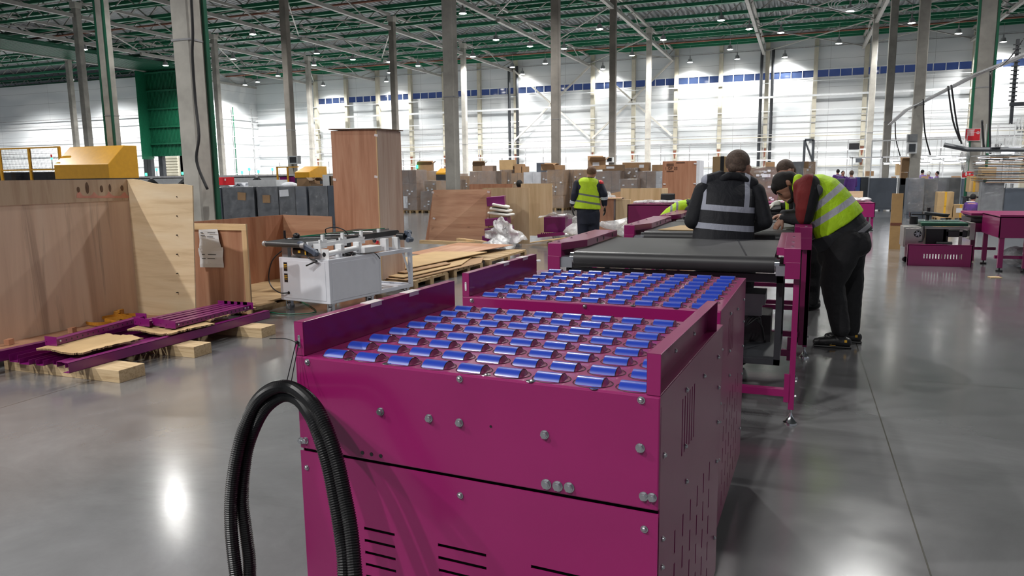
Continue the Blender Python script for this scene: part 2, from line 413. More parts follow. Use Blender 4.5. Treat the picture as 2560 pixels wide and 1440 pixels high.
# roof: green lattice joists across, off-white trusses along
def lattice(p0, p1, ztop, zbot, pitch, w, mweb, mchord, wt=None):
    p0 = Vector(p0); p1 = Vector(p1); L = (p1-p0).length; dd = (p1-p0)/L; b = MB()
    up = Vector((0,0,1))
    b.bar(p0+up*ztop, p1+up*ztop, w, w, 0); b.bar(p0+up*zbot, p1+up*zbot, wt or w, wt or w, 0)
    n = max(1, int(L/pitch)); s = L/n
    for i in range(n):
        a = p0+dd*(s*i); c = p0+dd*(s*(i+.5)); e = p0+dd*(s*(i+1))
        b.bar(a+up*ztop, c+up*zbot, w*.35, w*.35, 1); b.bar(c+up*zbot, e+up*ztop, w*.35, w*.35, 1)
    return b
k = 0
for Y in list(range(14, 72, 4))+[71.2]:
    b = lattice((-96, Y, 0), (34, Y, 0), 13.85, 13.05, 2.1, .22, None, None); trim(b, [GREEN, ROOFW])
for X in (-75.5,-67.5,-59.3,-51.5,-43.5,-35.5,-27.5,-19.5,-11.5,-3.5,4.5,12.5):
    for i in range(1, 6):
        Y0, Y1 = 12*i+.3, 12*(i+1)-.3
        if X < -60 and i > 3: continue
        b = lattice((X, Y0, 0), (X, Y1, 0), 12.92, 12.0, 4.0, .17, None, None, .22); trim(b, [ROOFW, ROOFW])
for X in (-51.5,-35.5,-19.5,-3.5,4.5):
    for Y in (36, 48, 60):
        b = MB(); b.bar((X, Y, 12.2), (X+8, Y+12, 12.2), .07, .07); b.bar((X+8, Y, 12.25), (X, Y+12, 12.25), .07, .07); trim(b, ROOFW)
for Y in (24, 36, 48, 60):     # transverse trusses on the column lines
    b = lattice((-92, Y+.6, 0), (34, Y+.6, 0), 13.0, 12.35, 2.0, .16, None, None); trim(b, [GREEN, ROOFW])
for Y in (42, 66):     # brown sprinkler mains
    b = MB(); b.cyl((-90, Y+1, 12.75), (34, Y+1, 12.75), .07, 8); trim(b, RUST)

# concrete columns on the 16 x 12 m grid
def column(X, Y, label, m=None, s=.4, h=12.6, green=0, cables=0, grimy=0):
    o = empty('concrete_column', (X, Y, 0), label, 'column')
    b = MB(); c = .03; a = s/2
    b.prism([(X-a+c,Y-a),(X+a-c,Y-a),(X+a,Y-a+c),(X+a,Y+a-c),(X+a-c,Y+a),(X-a+c,Y+a),(X-a,Y+a-c),(X-a,Y-a+c)], 'Z', 0, h)
    b.build('shaft', m or CONC, o)
    if h < 13:
        c2 = MB(); c2.box(X-a-.05, X+a+.05, Y-a-.05, Y+a+.05, h-.12, h+.25); c2.build('head_plate', WHITEST, o)
    if green:
        for gx in (-a-.03, a+.03):
            if green == 1 and gx < 0: continue
            gy = a-.02 if green == 1 else -a+.02
            g = MB(); g.bar((X+gx, Y+gy, 0), (X+gx, Y+gy, h), .07, .09); g.build('green_conduit', GREEN if X > 0 else GREEN_D, o)
    r = MB(); zc = 4.35
    for zb in (zc,): r.box(X-a-.012, X+a+.012, Y-a-.012, Y+a+.012, zb, zb+.035)
    r.build('steel_band', GPIPE, o)
    return o
C1 = column(-11.5, 12, 'large pale concrete column left of the tall plywood crate, nearest of all columns', green=1, s=.44)
column(-11.5, 24, 'tall concrete column standing behind the leaning reddish plywood panel', grimy=1)
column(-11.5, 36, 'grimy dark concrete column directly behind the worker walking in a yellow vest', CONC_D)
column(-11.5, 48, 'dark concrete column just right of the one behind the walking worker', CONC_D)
column(-11.5, 60, 'thin pale concrete column left of the far stamped plywood crate')
column(-27.5, 24, 'concrete column with green side strips behind the big open plywood crate at left', green=2)
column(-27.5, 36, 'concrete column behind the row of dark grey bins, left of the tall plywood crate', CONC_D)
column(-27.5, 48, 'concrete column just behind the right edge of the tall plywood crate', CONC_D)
column(-27.5, 60, 'thin pale concrete column just right of the second nearest column')
column(-43.5, 36, 'concrete column left of the one with green side strips, behind the yellow guard')
column(-43.5, 48, 'thin concrete column right of the nearest column, against the white side wall')
column(-43.5, 60, 'thin cream concrete column immediately left of the tall plywood crate')
column(-59.5, 48, 'leftmost concrete column, standing far back at the white wall')
column(5.58, 29.76, 'broad concrete column with two green stripes and a red sign, at the right edge', green=2, s=.5)
column(4.5, 36, 'concrete column with a grey electrical box, left of the green striped column')
column(4.5, 48, 'concrete column left of the one with the grey electrical box')
column(4.5, 60, 'thin concrete column, farthest of the right-hand row', s=.4)
# black cable climbing the nearest column
def pth(b, pts, r, n=6): b.tube(smooth_path(pts, 6), r, n)
b = MB(); c = (-11.24, 11.76)
pth(b, [(c[0]+.12,c[1],12.4),(c[0]+.05,c[1],8.5),(c[0]+.12,c[1],6.2),(c[0]+.09,c[1],4.6),(c[0]+.03,c[1],4.05),(c[0]+.02,c[1],3.2),(c[0]+.14,c[1]-.1,2.5),(c[0]+.08,c[1]-.15,2.0),(c[0]+.3,c[1]-.15,1.45)], .028)
tag(b.build('power_cable', BLACK, smooth=True), 'thick black cable hanging down the side of the nearest concrete column', 'cable')
# green ribbed cladding hung at the left wall and along the roof
GCLAD = mat('green_ribbed_cladding', (.010,.12,.06), .4, var=.15)
g = empty('green_cladding', (-63.5, 57, 0), 'dark green ribbed duct cladding hanging high on the left wall', 'cladding')
gx0, gx1, gxl = at(372,300,Y=56).x, at(462,300,Y=56).x, at(345,300,Y=54.6).x
b = MB(); nr = 26
for i in range(nr):
    xx = gx0+(gx1-gx0)*i/nr; b.box(xx, xx+(gx1-gx0)/nr*.55, 56.0, 56.2, 3.9, 12.2)
for i in range(7): b.box(gxl+(gx0-gxl)*i/7, gxl+(gx0-gxl)*(i+.55)/7, 54.7+i*.19, 54.9+i*.19, 3.6, 12.2)
b.slab((gxl,54.9,3.7),(gx0,56.3,3.7),(gx0,56.3,12.2),(gxl,54.9,12.2),-.1)
b.build('ribbed_front', GCLAD, g)
b = MB(); b.box(gx0, gx1, 56.2, 56.5, 4.0, 12.2); b.build('shaded_gap_backing', GREEN_D, g)  # darker green paints the shade in the gaps between the ribs
b = MB()
for zz in (5.0, 6.6, 8.3, 10.0, 11.7): b.box(gx0, gx1, 55.85, 56.0, zz, zz+.14)
b.build('crossbars', GCLAD, g)
b = MB(); b.box(gxl, gx1, 20, 56.0, 12.15, 12.3)
for i in range(14): b.box(gxl+(gx1-gxl)*i/14, gxl+(gx1-gxl)*(i+.4)/14, 20, 56.0, 11.98, 12.15)
b.build('ceiling_run', GREEN_D, g)
b = MB()
for px_ in (365,374,403): q_ = at(px_,400,Y=56.2); b.box(q_.x-.25,q_.x+.25,56.1,56.5,1.4,4.0)
b.build('downpipes', DARKST, g)
b = MB(); b.box(-62.0,-59.8,59.6,59.9,0,4.0)
for i in range(14): b.box(-62.0,-59.8,59.55,59.6,.15+i*.28,.33+i*.28)
tag(b.build('roller_shutter', CREAM), 'beige slatted roller shutter below the green cladding', 'shutter')

# high bay lamps: one body copied to every place, each with its own light
def lamp_proto():
    o = empty('high_bay_lamp', (0,0,0))
    b = MB(); b.rev([(.02,.62),(.05,.60),(.06,.34),(.17,.30),(.20,.10),(.24,.02),(.24,0)], (0,0,0), 14); b.build('housing', GREYBOX, o, local=True, smooth='auto')
    b = MB(); b.rev([(0,-.03),(.14,-.025),(.225,.0),(.225,.02)], (0,0,0), 14); b.build('glowing_lens', LAMPG, o, local=True)
    b = MB(); b.cyl((0,0,.6),(0,0,2.47),.012,5); b.build('suspension_rod', GPIPE, o, local=True)
    return o
LPX = [(1803,51),(1873,73),(1952,82),(2125,28),(1825,124),(2097,109),(1725,156),(1843,148),(1962,144),(2279,58),(2396,84),(2508,105),(1157,34),(1240,100),(1325,116),(1182,142),(1159,173),(1410,122),(1363,159),(1281,168),(1499,73),(1658,100),(1580,139),(1508,173),(1313,188),(882,149),(973,155),(1045,165),(974,182),(966,204),(632,86),(583,148),(792,134),(785,163),(695,190),(644,205),(808,214),(211,124),(414,164),(453,193)]
lp = lamp_proto(); first = True
def add_lamp(p, watts, vis, col=(1,.985,.96), lab=None):
    global first
    o = lp if first else copy_tree(lp); first = False
    o.location = p
    if vis: tag(o, lab, 'lamp', 'high bay lamps under the roof')
    else: tag(o, 'round high bay lamp, one of the unseen and added ones that light the hall', 'lamp', 'high bay lamps over the near bays')
    ld = bpy.data.lights.new('lamp_light', 'SPOT'); ld.energy = watts; ld.color = col; ld.shadow_soft_size = .22
    ld.spot_size = math.radians(150); ld.spot_blend = .8
    lo = bpy.data.objects.new('lamp_light', ld); COL.objects.link(lo); lo.parent = o; lo.location = (0,0,-.08)
ROWN = [(0,48,'in the nearest visible lamp row'),(48,54.6,'in the second lamp row from the camera'),(54.6,60.5,'in the middle lamp row'),(60.5,68,'in the second lamp row before the far wall'),(68,99,'in the lamp row next to the far wall')]
lamps = [at(a, c, Z=11.55) for a, c in LPX]
for y0_, y1_, rn in ROWN:
    row = sorted([(math.atan2(p.x, p.y), i) for i, p in enumerate(lamps) if y0_ <= p.y < y1_])
    for k_, (_, i) in enumerate(row):
        p = lamps[i]; p.y = min(p.y, 71.2)
        add_lamp(p, LAMP_W*(.42 if p.y > 68 else 1.0), True, lab=f'high bay lamp {ORD[k_]} from the left {rn}')
MIRR = [(at(2395,840,Z=0).x*8, at(2395,840,Z=0).y*8),(at(440,1270,Z=0).x*8, at(440,1270,Z=0).y*8)]
LK = {MIRR[0]: .35, MIRR[1]: .12, (-1.5,-8): .75, (-5.5,15): .8, (8,16): .9, (2,21): .55}
for X, Y in ((-1.5,-8),(-13,-2),(-7.5,-5),(-17,6),(-34,12),(-5.5,15),(8,16),(-30,30),(-13.8,30),MIRR[0],MIRR[1],(-40,22),(12,33),(2,21),(-56,36),(-5.6,39),(-70,48),(-68,55),(-78,54),(-56,66),(-90,50)):  # some are added to brighten the crate side, right column and left walls
    add_lamp((X, Y, 11.55), NEAR_W*((4.0 if X < -55 else 1.35) if Y > 20 else (1.6 if X == -13 else .8)) * LK.get((X, Y), 1.0), False)
# ================================================================ MAGENTA ROLLER TABLES (front two)
def cells(b, x0, x1, z0, z1, slots, t, plane='Y', at0=0.0, mi=None, s=1):
    """a sheet with true openings; plane 'Y' (x,z) or 'X' (y,z); thickness t behind"""
    xs = sorted({x0, x1, *[q for S in slots for q in S[:2]]}); zs = sorted({z0, z1, *[q for S in slots for q in S[2:]]})
    for i in range(len(zs)-1):
        za, zb = zs[i], zs[i+1]; run = None
        for j in range(len(xs)-1):
            xa, xb = xs[j], xs[j+1]; mx, mz = (xa+xb)/2, (za+zb)/2
            hole = any(S[0] < mx < S[1] and S[2] < mz < S[3] for S in slots)
            if hole:
                if run is not None: put(b, run, xa, za, zb, t, plane, at0, mi, s); run = None
            elif run is None: run = xa
        if run is not None: put(b, run, xs[-1], za, zb, t, plane, at0, mi, s)
def put(b, xa, xb, za, zb, t, plane, a0, mi, s):
    lo, hi = min(a0, a0+s*t), max(a0, a0+s*t)
    if plane == 'Y': b.box(xa, xb, lo, hi, za, zb, mi)
    else: b.box(lo, hi, xa, xb, za, zb, mi)
def bolt_mb(hexa=True, r=.0085):
    b = MB()
    b.cyl((0,0,0), (0,-.002,0), r*1.25, 16)
    if hexa: b.cyl((0,-.002,0), (0,-.010,0), r, 6); b.cyl((0,-.010,0), (0,-.0115,0), r*.7, 12)
    else: b.ell((0,-.003,0), (r*.9,r*.75,r*.9), 12, 8)
    return b
_boltcache = {}
def bolt(parent, loc, rz=0, hexa=True, r=.0085, name='bolt', rx=0, m=None):
    key = (hexa, r, m)
    if key not in _boltcache:
        o = bolt_mb(hexa, r).build(name, m or STEEL, parent, local=True, smooth='auto'); _boltcache[key] = o
    else:
        o = _boltcache[key].copy(); COL.objects.link(o); o.parent = parent; o.name = name
    o.location = loc; o.rotation_euler = (rx, 0, rz); return o
def level_foot(parent, x, y, top, name='levelling_foot'):
    b = MB(); b.cyl((x,y,.05),(x,y,top),.008,10); b.cyl((x,y,.06),(x,y,.072),.014,6); b.rev([(.006,.065),(.012,.05),(.032,.018),(.040,.012),(.041,0),(0,0)], (x,y,0), 20)
    return b.build(name, CHROME, parent, local=True, smooth='auto')
def roller_table(name, loc, rz, W, L, label, full):
    H = 1.1; o = empty(name, (loc[0], loc[1], 0), label, 'roller table', rz=rz)
    # top sheet with round cut-outs left under every roller cup
    b = MB(); b.box(.0, W, .0, L, H-.006, H); b.build('top_plate', MG, o, local=True, bevel=.003)
    # upper front apron and lower front panel with slots
    b = MB(); b.box(.0, W, -.002, .012, .797, H-.002); b.build('front_apron', MG, o, local=True, bevel=.004)
    sl = []
    for x0, x1 in ((.235,.348),(.50,.66)):
        for i in range(5): sl.append((x0, x1, .565-i*.040, .575-i*.040))
    for i in range(4): sl.append((.80, .965, .563-i*.040, .573-i*.040))
    sl.append((.17,.20,.40,.408))
    b = MB(); cells(b, 0, W, .13, .789, sl, .003, 'Y', -.002); b.build('lower_front_panel', MG, o, local=True)
    b = MB(); b.box(.004, W-.004, .02, .03, .10, .80); b.build('slot_shade_sheet', BLACK, o, local=True)  # black sheet standing in for the dark interior behind the slots
    # side panels: a framed sheet with long diagonal-looking vent rows
    for sx, x in ((1, W), (-1, 0)):
        b = MB(); sl = []
        if sx > 0:
            for i in range(6): sl.append((L*.28+i*.034, L*.28+i*.034+.010, .845, 1.015))
            for c in range(6):
                for r in range(5): sl.append((.20+c*.11, .20+c*.11+.012, .18+r*.10, .18+r*.10+.07))
        cells(b, .012, L, .13, H-.03, sl, .004, 'X', x, s=-sx)
        b.box(min(x,x-sx*.02), max(x,x-sx*.02), .0, L, H-.03, H-.001)
        b.build('side_panel', MG, o, local=True)
        d = MB(); d.box(min(x-sx*.012,x-sx*.016), max(x-sx*.012,x-sx*.016), .03, L-.01, .14, H-.03); d.build('inner_liner', MGD, o, local=True)
    b = MB(); b.box(0, W, L-.004, L, .13, H-.008); b.build('rear_panel', MG, o, local=True)
    # edge guards (upright channels left and right)
    for sx in (-1, 1):
        if sx > 0 and not full: continue
        xa = 0 if sx < 0 else W-.036; gl = L if sx < 0 else L*.86
        if not full: gl = L*.86
        b = MB()
        b.box(xa, xa+.036, 0, gl, H+.105, H+.108)                     # top flange
        xi = xa+.033 if sx < 0 else xa; b.box(xi, xi+.003, 0, gl, H, H+.108)    # web
        b.box(xa, xa+.036, 0, .003, H, H+.108)                        # front end plate
        b.box(xa, xa+.036, gl-.003, gl, H, H+.108)
        b.box(xa, xa+.036, .0, gl, H, H+.003)
        if sx < 0: b.box(xa, xa+.003, 0, gl, H+.0, H+.108)
        g = b.build('side_guard', MG, o, local=True, bevel=.0015)
        if sx < 0:
            for k in (.36, .62) if full else (.45, .75):
                t = MB(); t.box(xa-.002, xa+.038, gl*k, gl*k+.09, H+.108, H+.1095); t.box(xa+.0365, xa+.038, gl*k+.01, gl*k+.075, H+.094, H+.109); t.build('white_tape', WTAPE, g, local=True)
            s = MB(); s.cyl((xa+.018,-.001,H+.030),(xa+.018,.002,H+.030),.0045,12); s.box(xa+.0135,xa+.0225,-.001,.002,H+.030,H+.062); s.cyl((xa+.018,-.001,H+.062),(xa+.018,.002,H+.062),.0045,12)
            s.build('slot_opening', GREYBOX if full else WSIGN, g, local=True)
        else:
            for y_, z_ in ((.05,.02),(.30,.055),(.62,.05)): bolt(g, (xi+.012, gl*y_+.02, H+z_), rz=math.pi/2, hexa=False, r=.006)
    # rollers: nine across, eight deep
    ring = roll = None
    for j in range(8):
        for i in range(9):
            x, y = .128+i*.1185, .052+j*(L-.13)/7.0*1.0
            if roll is None:
                b = MB(); n = 14; R = .034; zc = -.017; w = .037
                V = []; F = []
                for k in range(n+1):
                    t = math.radians(30+120*k/n); V += [(-w, R*math.cos(t), zc+R*math.sin(t)), (w, R*math.cos(t), zc+R*math.sin(t))]
                for k in range(n): F.append((2*k, 2*k+1, 2*k+3, 2*k+2))
                b.add(V, F, 0)
                # crowned end shoulder on the right of each barrel, dark lip at both ends
                for k in range(n):
                    t0, t1 = math.radians(30+120*k/n), math.radians(30+120*(k+1)/n)
                    b.add([(w,R*math.cos(t0),zc+R*math.sin(t0)),(w+.008,R*.9*math.cos(t0),-.001+.0*R),(w+.008,R*.9*math.cos(t1),-.001),(w,R*math.cos(t1),zc+R*math.sin(t1))],[(0,1,2,3)],1)
                    b.add([(-w,R*math.cos(t0),zc+R*math.sin(t0)),(-w,R*math.cos(t0),-.001),(-w,R*math.cos(t1),-.001),(-w,R*math.cos(t1),zc+R*math.sin(t1))],[(0,1,2,3)],2)
                b.tube([(w, R*1.015*math.cos(math.radians(30+10*k)), zc+R*1.015*math.sin(math.radians(30+10*k))) for k in range(13)], .0012, 5, 2)
                roll = b.build('roller', [BLUE, MGC, BLACKP], o, local=True, smooth='auto'); o_r = roll
                b = MB(); b.tube([(.004+.054*math.cos(2*math.pi*k/28), .046*math.sin(2*math.pi*k/28), .0) for k in range(29)], .0017, 4)
                ring = b.build('cup_rim', GROOVE, roll, local=True); ring.location = (0,0,.0005)
            else:
                c = roll.copy(); COL.objects.link(c); c.parent = o; r2 = ring.copy(); COL.objects.link(r2); r2.parent = c; o_r = c
            o_r.location = (x, y, H)
    for x in (.19, .33, .66, .98, .80):         # countersunk screws along the front of the top
        b = MB(); b.rev([(0,.0),(.006,.001),(.013,.0012),(.014,0)], (x, .018 if x < .7 else .008+.0, H), 12); b.build('countersunk_screw', CHROME, o, local=True)
    for x, z, hx, r in ((.048,1.083,0,.008),(.587,1.086,0,.008),(1.107,1.086,0,.008),(.315,.957,1,.010),(.483,.958,1,.010),(.583,.958,1,.010),(.844,.959,1,.010),(1.106,.96,1,.010),
                        (.006,.822,1,.009),(.024,.825,1,.009),(.848,.819,1,.012),(.881,.819,1,.012),(.914,.821,1,.012),(1.117,.832,1,.010),(1.139,.833,1,.010),(.022,.734,0,.007),(.58,.739,0,.008),(1.12,.743,0,.008)):
        bolt(o, (x*W/1.155, -.002, z), hexa=bool(hx), r=r)
    for x in (.242,.275,.309):
        b = MB(); b.cyl((x,-.0035,.817),(x,0,.817),.006,12); b.build('knockout', BLACK, o, local=True)
    b = MB(); b.cyl((.682,-.0035,.96),(.682,0,.96),.0035,10); b.build('pilot_hole', BLACK, o, local=True)
    for y_, z_ in ((.05,.93),(.05,.70),(.05,.62),(.33,1.03),(.33,.86),(.36,.74),(.62,1.0),(.90,1.0),(.93,.88),(.93,.75),(.93,.60),(.93,.3),(.06,.45)):
        bolt(o, (W+.001, y_*L, z_), rz=math.pi/2, hexa=False, r=.0065)
    if not full:
        for x in (W-.055, W-.085): bolt(o, (x, -.002, .82), hexa=True, r=.010)
    for x in (.07, W-.07):
        for y in (.08, L-.08): level_foot(o, x, y, .13)
    return o
MGC = mat('shoulder_painted_reflection', (.30,.05,.15), .25, var=.05, coat=.4)  # steel end shoulder with the magenta reflection put into its colour
GROOVE = mat('dark_groove', (.05,.004,.02), .5, var=0)
T1 = roller_table('roller_table', (-1.455, 1.865), -math.radians(3.6), 1.155, .965, 'nearest magenta roller table with blue rollers and two upright side guards', True)
T2 = roller_table('roller_table', (-1.435, 3.065), -math.radians(1.7), 1.16, 1.01, 'second magenta roller table, just behind the nearest one, with a left guard only', False)

# black corrugated conduits arching over the left front corner
def conduit(pts, label, r=.021):
    P3 = []
    for x, y, d in pts: P3.append(ray_at(x, y, d))
    sm = smooth_path(P3, 14); L = [0]
    for a, c in zip(sm, sm[1:]): L.append(L[-1]+(c-a).length)
    n = int(L[-1]/.0034); out = []; j = 0
    for i in range(n):
        s = L[-1]*i/(n-1)
        while j < len(L)-2 and L[j+1] < s: j += 1
        t = (s-L[j])/max(1e-6, L[j+1]-L[j]); out.append(sm[j].lerp(sm[j+1], t))
    b = MB(); b.tube(out, lambda i: r if i % 2 else r-.0032, 14)
    return tag(b.build('conduit', HOSE), label, 'conduit', 'black conduits hooked over the nearest table')
D0, D1 = 2.36, 2.00
conduit([(600,1500,D0),(588,1420,D0),(578,1320,D0),(579,1230,D0),(592,1140,D0),(612,1065,D0),(645,1000,D0-.02),(690,968,D0-.06),(735,972,D0-.10),(782,1010,D1+.14),(815,1070,D1+.1),(842,1150,D1+.08),(862,1240,D1+.06),(878,1330,D1+.03),(888,1440,D1),(890,1500,D1)], 'outer black corrugated conduit arching beside the nearest magenta table')
conduit([(622,1500,D0+.03),(624,1410,D0+.03),(615,1330,D0+.03),(606,1250,D0+.03),(612,1160,D0+.03),(628,1090,D0+.03),(660,1025,D0),(705,990,D0-.03),(745,998,D0-.07),(778,1040,D1+.17),(800,1095,D1+.13),(822,1170,D1+.11),(838,1250,D1+.09),(850,1320,D1+.07),(860,1400,D1+.04),(862,1500,D1+.03)], 'inner black corrugated conduit arching beside the nearest magenta table')
b = MB()
p0 = Vector((-1.437, 1.862, 1.145))
b.tube([p0, p0+Vector((-.004,-.008,0)), ray_at(716, 958, D0-.07)], .0016, 5); b.tube([p0, ray_at(727, 960, D0-.08)], .0016, 5)
b.tube(smooth_path([p0+Vector((-.002,-.01,.0)), ray_at(715,847,2.36), ray_at(674,847,2.38)], 4), .0014, 5)
b.ell(p0+Vector((-.002,-.008,.0)), (.006,.006,.006), 8, 6)
tag(b.build('cord', BLACKP), 'thin black cord tying the conduit to the table guard slot', 'cord')

# ================================================================ BELT CONVEYORS BEHIND
def belt_conveyor(X0, X1, Y0, Y1, label, near=True):
    """X0..X1 outer faces; top of side housings 1.17, belt top about 1.115"""
    o = empty('belt_conveyor', ((X0+X1)/2, Y0, 0), label, 'conveyor')
    R = .056; zb = 1.058; bx0, bx1 = X0+.185, X1-.155
    b = MB(); n = 12; V = []; F = []; prof = []
    for k in range(n+1):
        t = math.radians(-90-180*k/n); prof.append((Y0+.06+R*math.cos(t), zb+R*math.sin(t)))
    for k in range(n+1):
        t = math.radians(90-180*k/n); prof.append((Y1-.06+R*math.cos(t), zb+R*math.sin(t)))
    for y, z in prof: V += [(bx0,y,z),(bx1,y,z)]
    m = len(prof)
    for k in range(m): F.append((2*k, 2*((k+1)%m), 2*((k+1)%m)+1, 2*k+1))
    F += [tuple(2*k+1 for k in range(m)), tuple(2*k for k in range(m-1,-1,-1))]
    b.add(V, F); b.build('belt', BELT, o, smooth='auto')
    if near:
        b = MB(); b.cbox(((bx0+bx1)/2+.42, Y0+.65, zb+R+.0008), (.012, 1.2, .0015), rz=.12); b.build('belt_seam', BLACKP, o)
    for y in (Y0+.06, Y1-.06):
        b = MB(); b.cyl((bx0-.03,y,zb),(bx1+.03,y,zb),.048,20); b.build('end_roller', CHROME, o, smooth='auto')
    # side housings: level lid, chamfered nose, stepped front
    for sx in (-1, 1):
        out = X0 if sx < 0 else X1; inn = out-sx*.145 if sx < 0 else out-.14
        if sx < 0: inn = out+.20
        lo, hi = min(out, inn), max(out, inn)
        b = MB()
        zt = 1.172
        w2 = .09 if sx > 0 else .09
        a0 = out if sx < 0 else out-w2
        # main cover with nose that narrows towards the front
        xo = out; xn = out-sx*.045
        b.prism([(Y0+.0,1.07),(Y0+.0,zt-.002),(Y0+.02,zt),(Y1,zt),(Y1,1.12),(Y0+.35,1.12),(Y0+.30,1.07)][::-1], 'X', min(out,inn-sx*0) if sx<0 else out-.10, out-.10+.10 if sx>0 else out+.10)
        # inner wedge between nose and the deck edge
        xa = out-sx*.10; xb = out-sx*.145 if sx > 0 else out+.20
        b.add([(xa,Y0+.02,1.12),(xa,Y0+.02,zt),(xb,Y0+.33 if sx<0 else Y0+.05,1.12),(xb,Y0+.33 if sx<0 else Y0+.05,zt),(xa,Y1,1.12),(xa,Y1,zt),(xb,Y1,1.12),(xb,Y1,zt)],
              [(0,1,3,2),(2,3,7,6),(6,7,5,4),(1,5,7,3),(0,2,6,4)])
        b.build('side_cover', MG, o, bevel=.002)
        b = MB(); b.box(a0, a0+w2, Y0-.004, Y0+.012, .975, 1.08)
        b.box(out-sx*.003 if sx>0 else out, out if sx>0 else out+.003, Y0, Y1, .975, 1.08)
        b.build('side_cover_skirt', MG, o, bevel=.0015)
        b = MB()
        if sx < 0: b.box(out+.09, bx0-.01, Y0+.01, Y0+.10, 1.0, 1.075)
        else: b.box(bx1+.01, out-.09, Y0+.01, Y0+.10, .99, 1.055)
        b.build('bearing_block', ALU, o)
        for y in (Y0+.10, Y0+.42, Y0+.85):
            b = MB(); xx = out-sx*.05; b.rev([(.010,0),(.010,.004),(.006,.006),(0,.007)], (xx, y, zt), 10); b.build('cap_screw', CHROME, o)
        if sx < 0:
            for y in (Y0+.62, Y0+.82, Y0+1.12):
                b = MB(); b.cyl((out+.199,y,1.145),(out+.2015,y,1.145),.017,12); b.build('bolt_hole', BLACK, o)
        # legs, with slotted adjuster plate and foot
        for yl in (Y0+.05, Y1-.08):
            xl = out-sx*.018
            b = MB(); b.box(xl-.018, xl+.018, yl, yl+.05, .10, 1.0); b.build('leg', MG, o, bevel=.002)
            b = MB(); b.box(xl-.028-sx*.02, xl+.004-sx*.02, yl-.004, yl+.01, .15, .34); b.build('adjuster_plate', MG, o)
            c = MB(); c.cyl((xl,yl+.02,.05),(xl,yl+.02,.12),.008,10); c.rev([(.008,.075),(.014,.055),(.034,.02),(.045,.012),(.046,0),(0,0)], (xl,yl+.02,0), 20); c.build('levelling_foot', CHROME, o, smooth='auto')
            for z in (.19,.29):
                c = MB(); c.cyl((xl+sx*.018,yl+.02,z),(xl+sx*.03,yl+.02,z),.011,6); c.build('leg_bolt', CHROME, o)
    b = MB(); b.box(X0+.03, X1-.03, Y0+.05, Y0+.10, .185, .235); b.build('front_crossbar', MG, o, bevel=.002)
    b = MB(); b.box(X0+.03, X1-.03, Y1-.09, Y1-.04, .185, .235); b.build('rear_crossbar', MG, o, bevel=.002)
    b = MB(); b.box(X0+.12, X1-.10, Y0+.12, Y0+.16, .93, .985); b.box(X0+.12, X1-.10, Y1-.16, Y1-.12, .93, .985)
    b.box(X0+.10, X0+.14, Y0+.12, Y1-.12, .93, .99); b.box(X1-.14, X1-.10, Y0+.12, Y1-.12, .93, .99); b.build('belt_bed_frame', DARKST, o)
    return o
C3 = belt_conveyor(-1.655, .022, 4.98, 6.28, 'black belt conveyor with magenta covers directly behind the second roller table')
# inner dark frame, controls and loose profiles inside the first conveyor
b = MB()
for x in (-.10, -1.50):
    b.box(x-.02, x+.02, 5.2, 5.24, .35, .95); b.box(x-.02, x+.02, 6.1, 6.14, .35, .95); b.box(x-.02, x+.02, 5.2, 6.14, .35, .39)
b.box(-1.5, -.10, 5.2, 5.24, .35, .39); b.box(-1.5,-.10,6.1,6.14,.35,.39); b.box(-1.48,-.12,5.22,6.1,.39,.40)
b.build('inner_frame', DARKST, C3)
b = MB(); b.box(-.42,-.20,5.55,5.85,.70,.78); b.box(-.40,-.22,5.55,5.60,.62,.70); b.build('control_shelf', GREYBOX, C3)
b = MB(); b.box(-.55,-.46,5.6,5.68,.40,.92); b.build('centre_post', GPIPE, C3)
b = MB(); b.box(-.95,-.62,5.35,5.8,.40,.72); b.box(-.45,-.16,5.7,6.05,.40,.60); b.build('motor_box', BLACKP, C3)
for kk in range(3):
    b = MB(); q = [(-.56+.02*kk,5.5,.66),(-.45,5.42,.62+.03*kk),(-.34,5.45,.56),(-.30+.03*kk,5.5,.62),(-.22,5.52,.56),(-.20,5.6,.44)]
    b.tube(smooth_path(q,6), .007, 6); b.build('loose_cable', BLACKP, C3, smooth=True)
ap = empty('aluminium_profile', (-.42, 5.0, .40), 'slotted aluminium profile end poking out under the first belt conveyor', 'profile')
b = MB(); X, Z = -.42, .405
for dx in (-.04,.0,.04):
    for z0, z1 in ((Z,Z+.012),(Z+.033,Z+.045)): b.box(X+dx-.016, X+dx+.016, 4.98, 5.6, z0, z1)
for dx in (-.058,-.02,.02,.058): b.box(X+dx-.005, X+dx+.005, 4.98, 5.6, Z, Z+.045)
b.box(X-.05, X+.05, 4.98, 5.6, Z+.018, Z+.027); b.build('extrusion', ALU, ap)
C4 = belt_conveyor(-1.535, .115, 6.90, 8.42, 'second black belt conveyor with magenta covers, behind the worker in a black vest', near=False)
b = MB(); b.box(.040, .115, 6.95, 7.0, .115, 1.17); b.box(.103,.115,6.95,7.35,.115,1.0); b.build('side_plate', MG, C4, bevel=.002)
b = MB(); b.box(.02,.10,7.0,7.3,.12,1.0); b.build('cable_duct', BLACKP, C4)
b = MB(); b.slab((-1.24,7.05,1.118),(-.60,7.02,1.118),(-.55,7.62,1.118),(-1.12,7.66,1.118),.006); tag(b.build('cardboard_sheet', CARD2), 'flat tan cardboard sheet lying on the second belt conveyor', 'cardboard sheet')
C5 = belt_conveyor(-1.50, .08, 8.60, 10.1, 'third black belt conveyor, farther back between the bending workers', near=False)
b = MB(); b.box(-1.25,-.95,8.75,8.95,1.118,1.15); b.cyl((-1.2,8.85,1.15),(-1.0,8.8,1.15),.018,8); tag(b.build('power_tool', BLACKP), 'black hand tool lying on the third belt conveyor', 'tool')
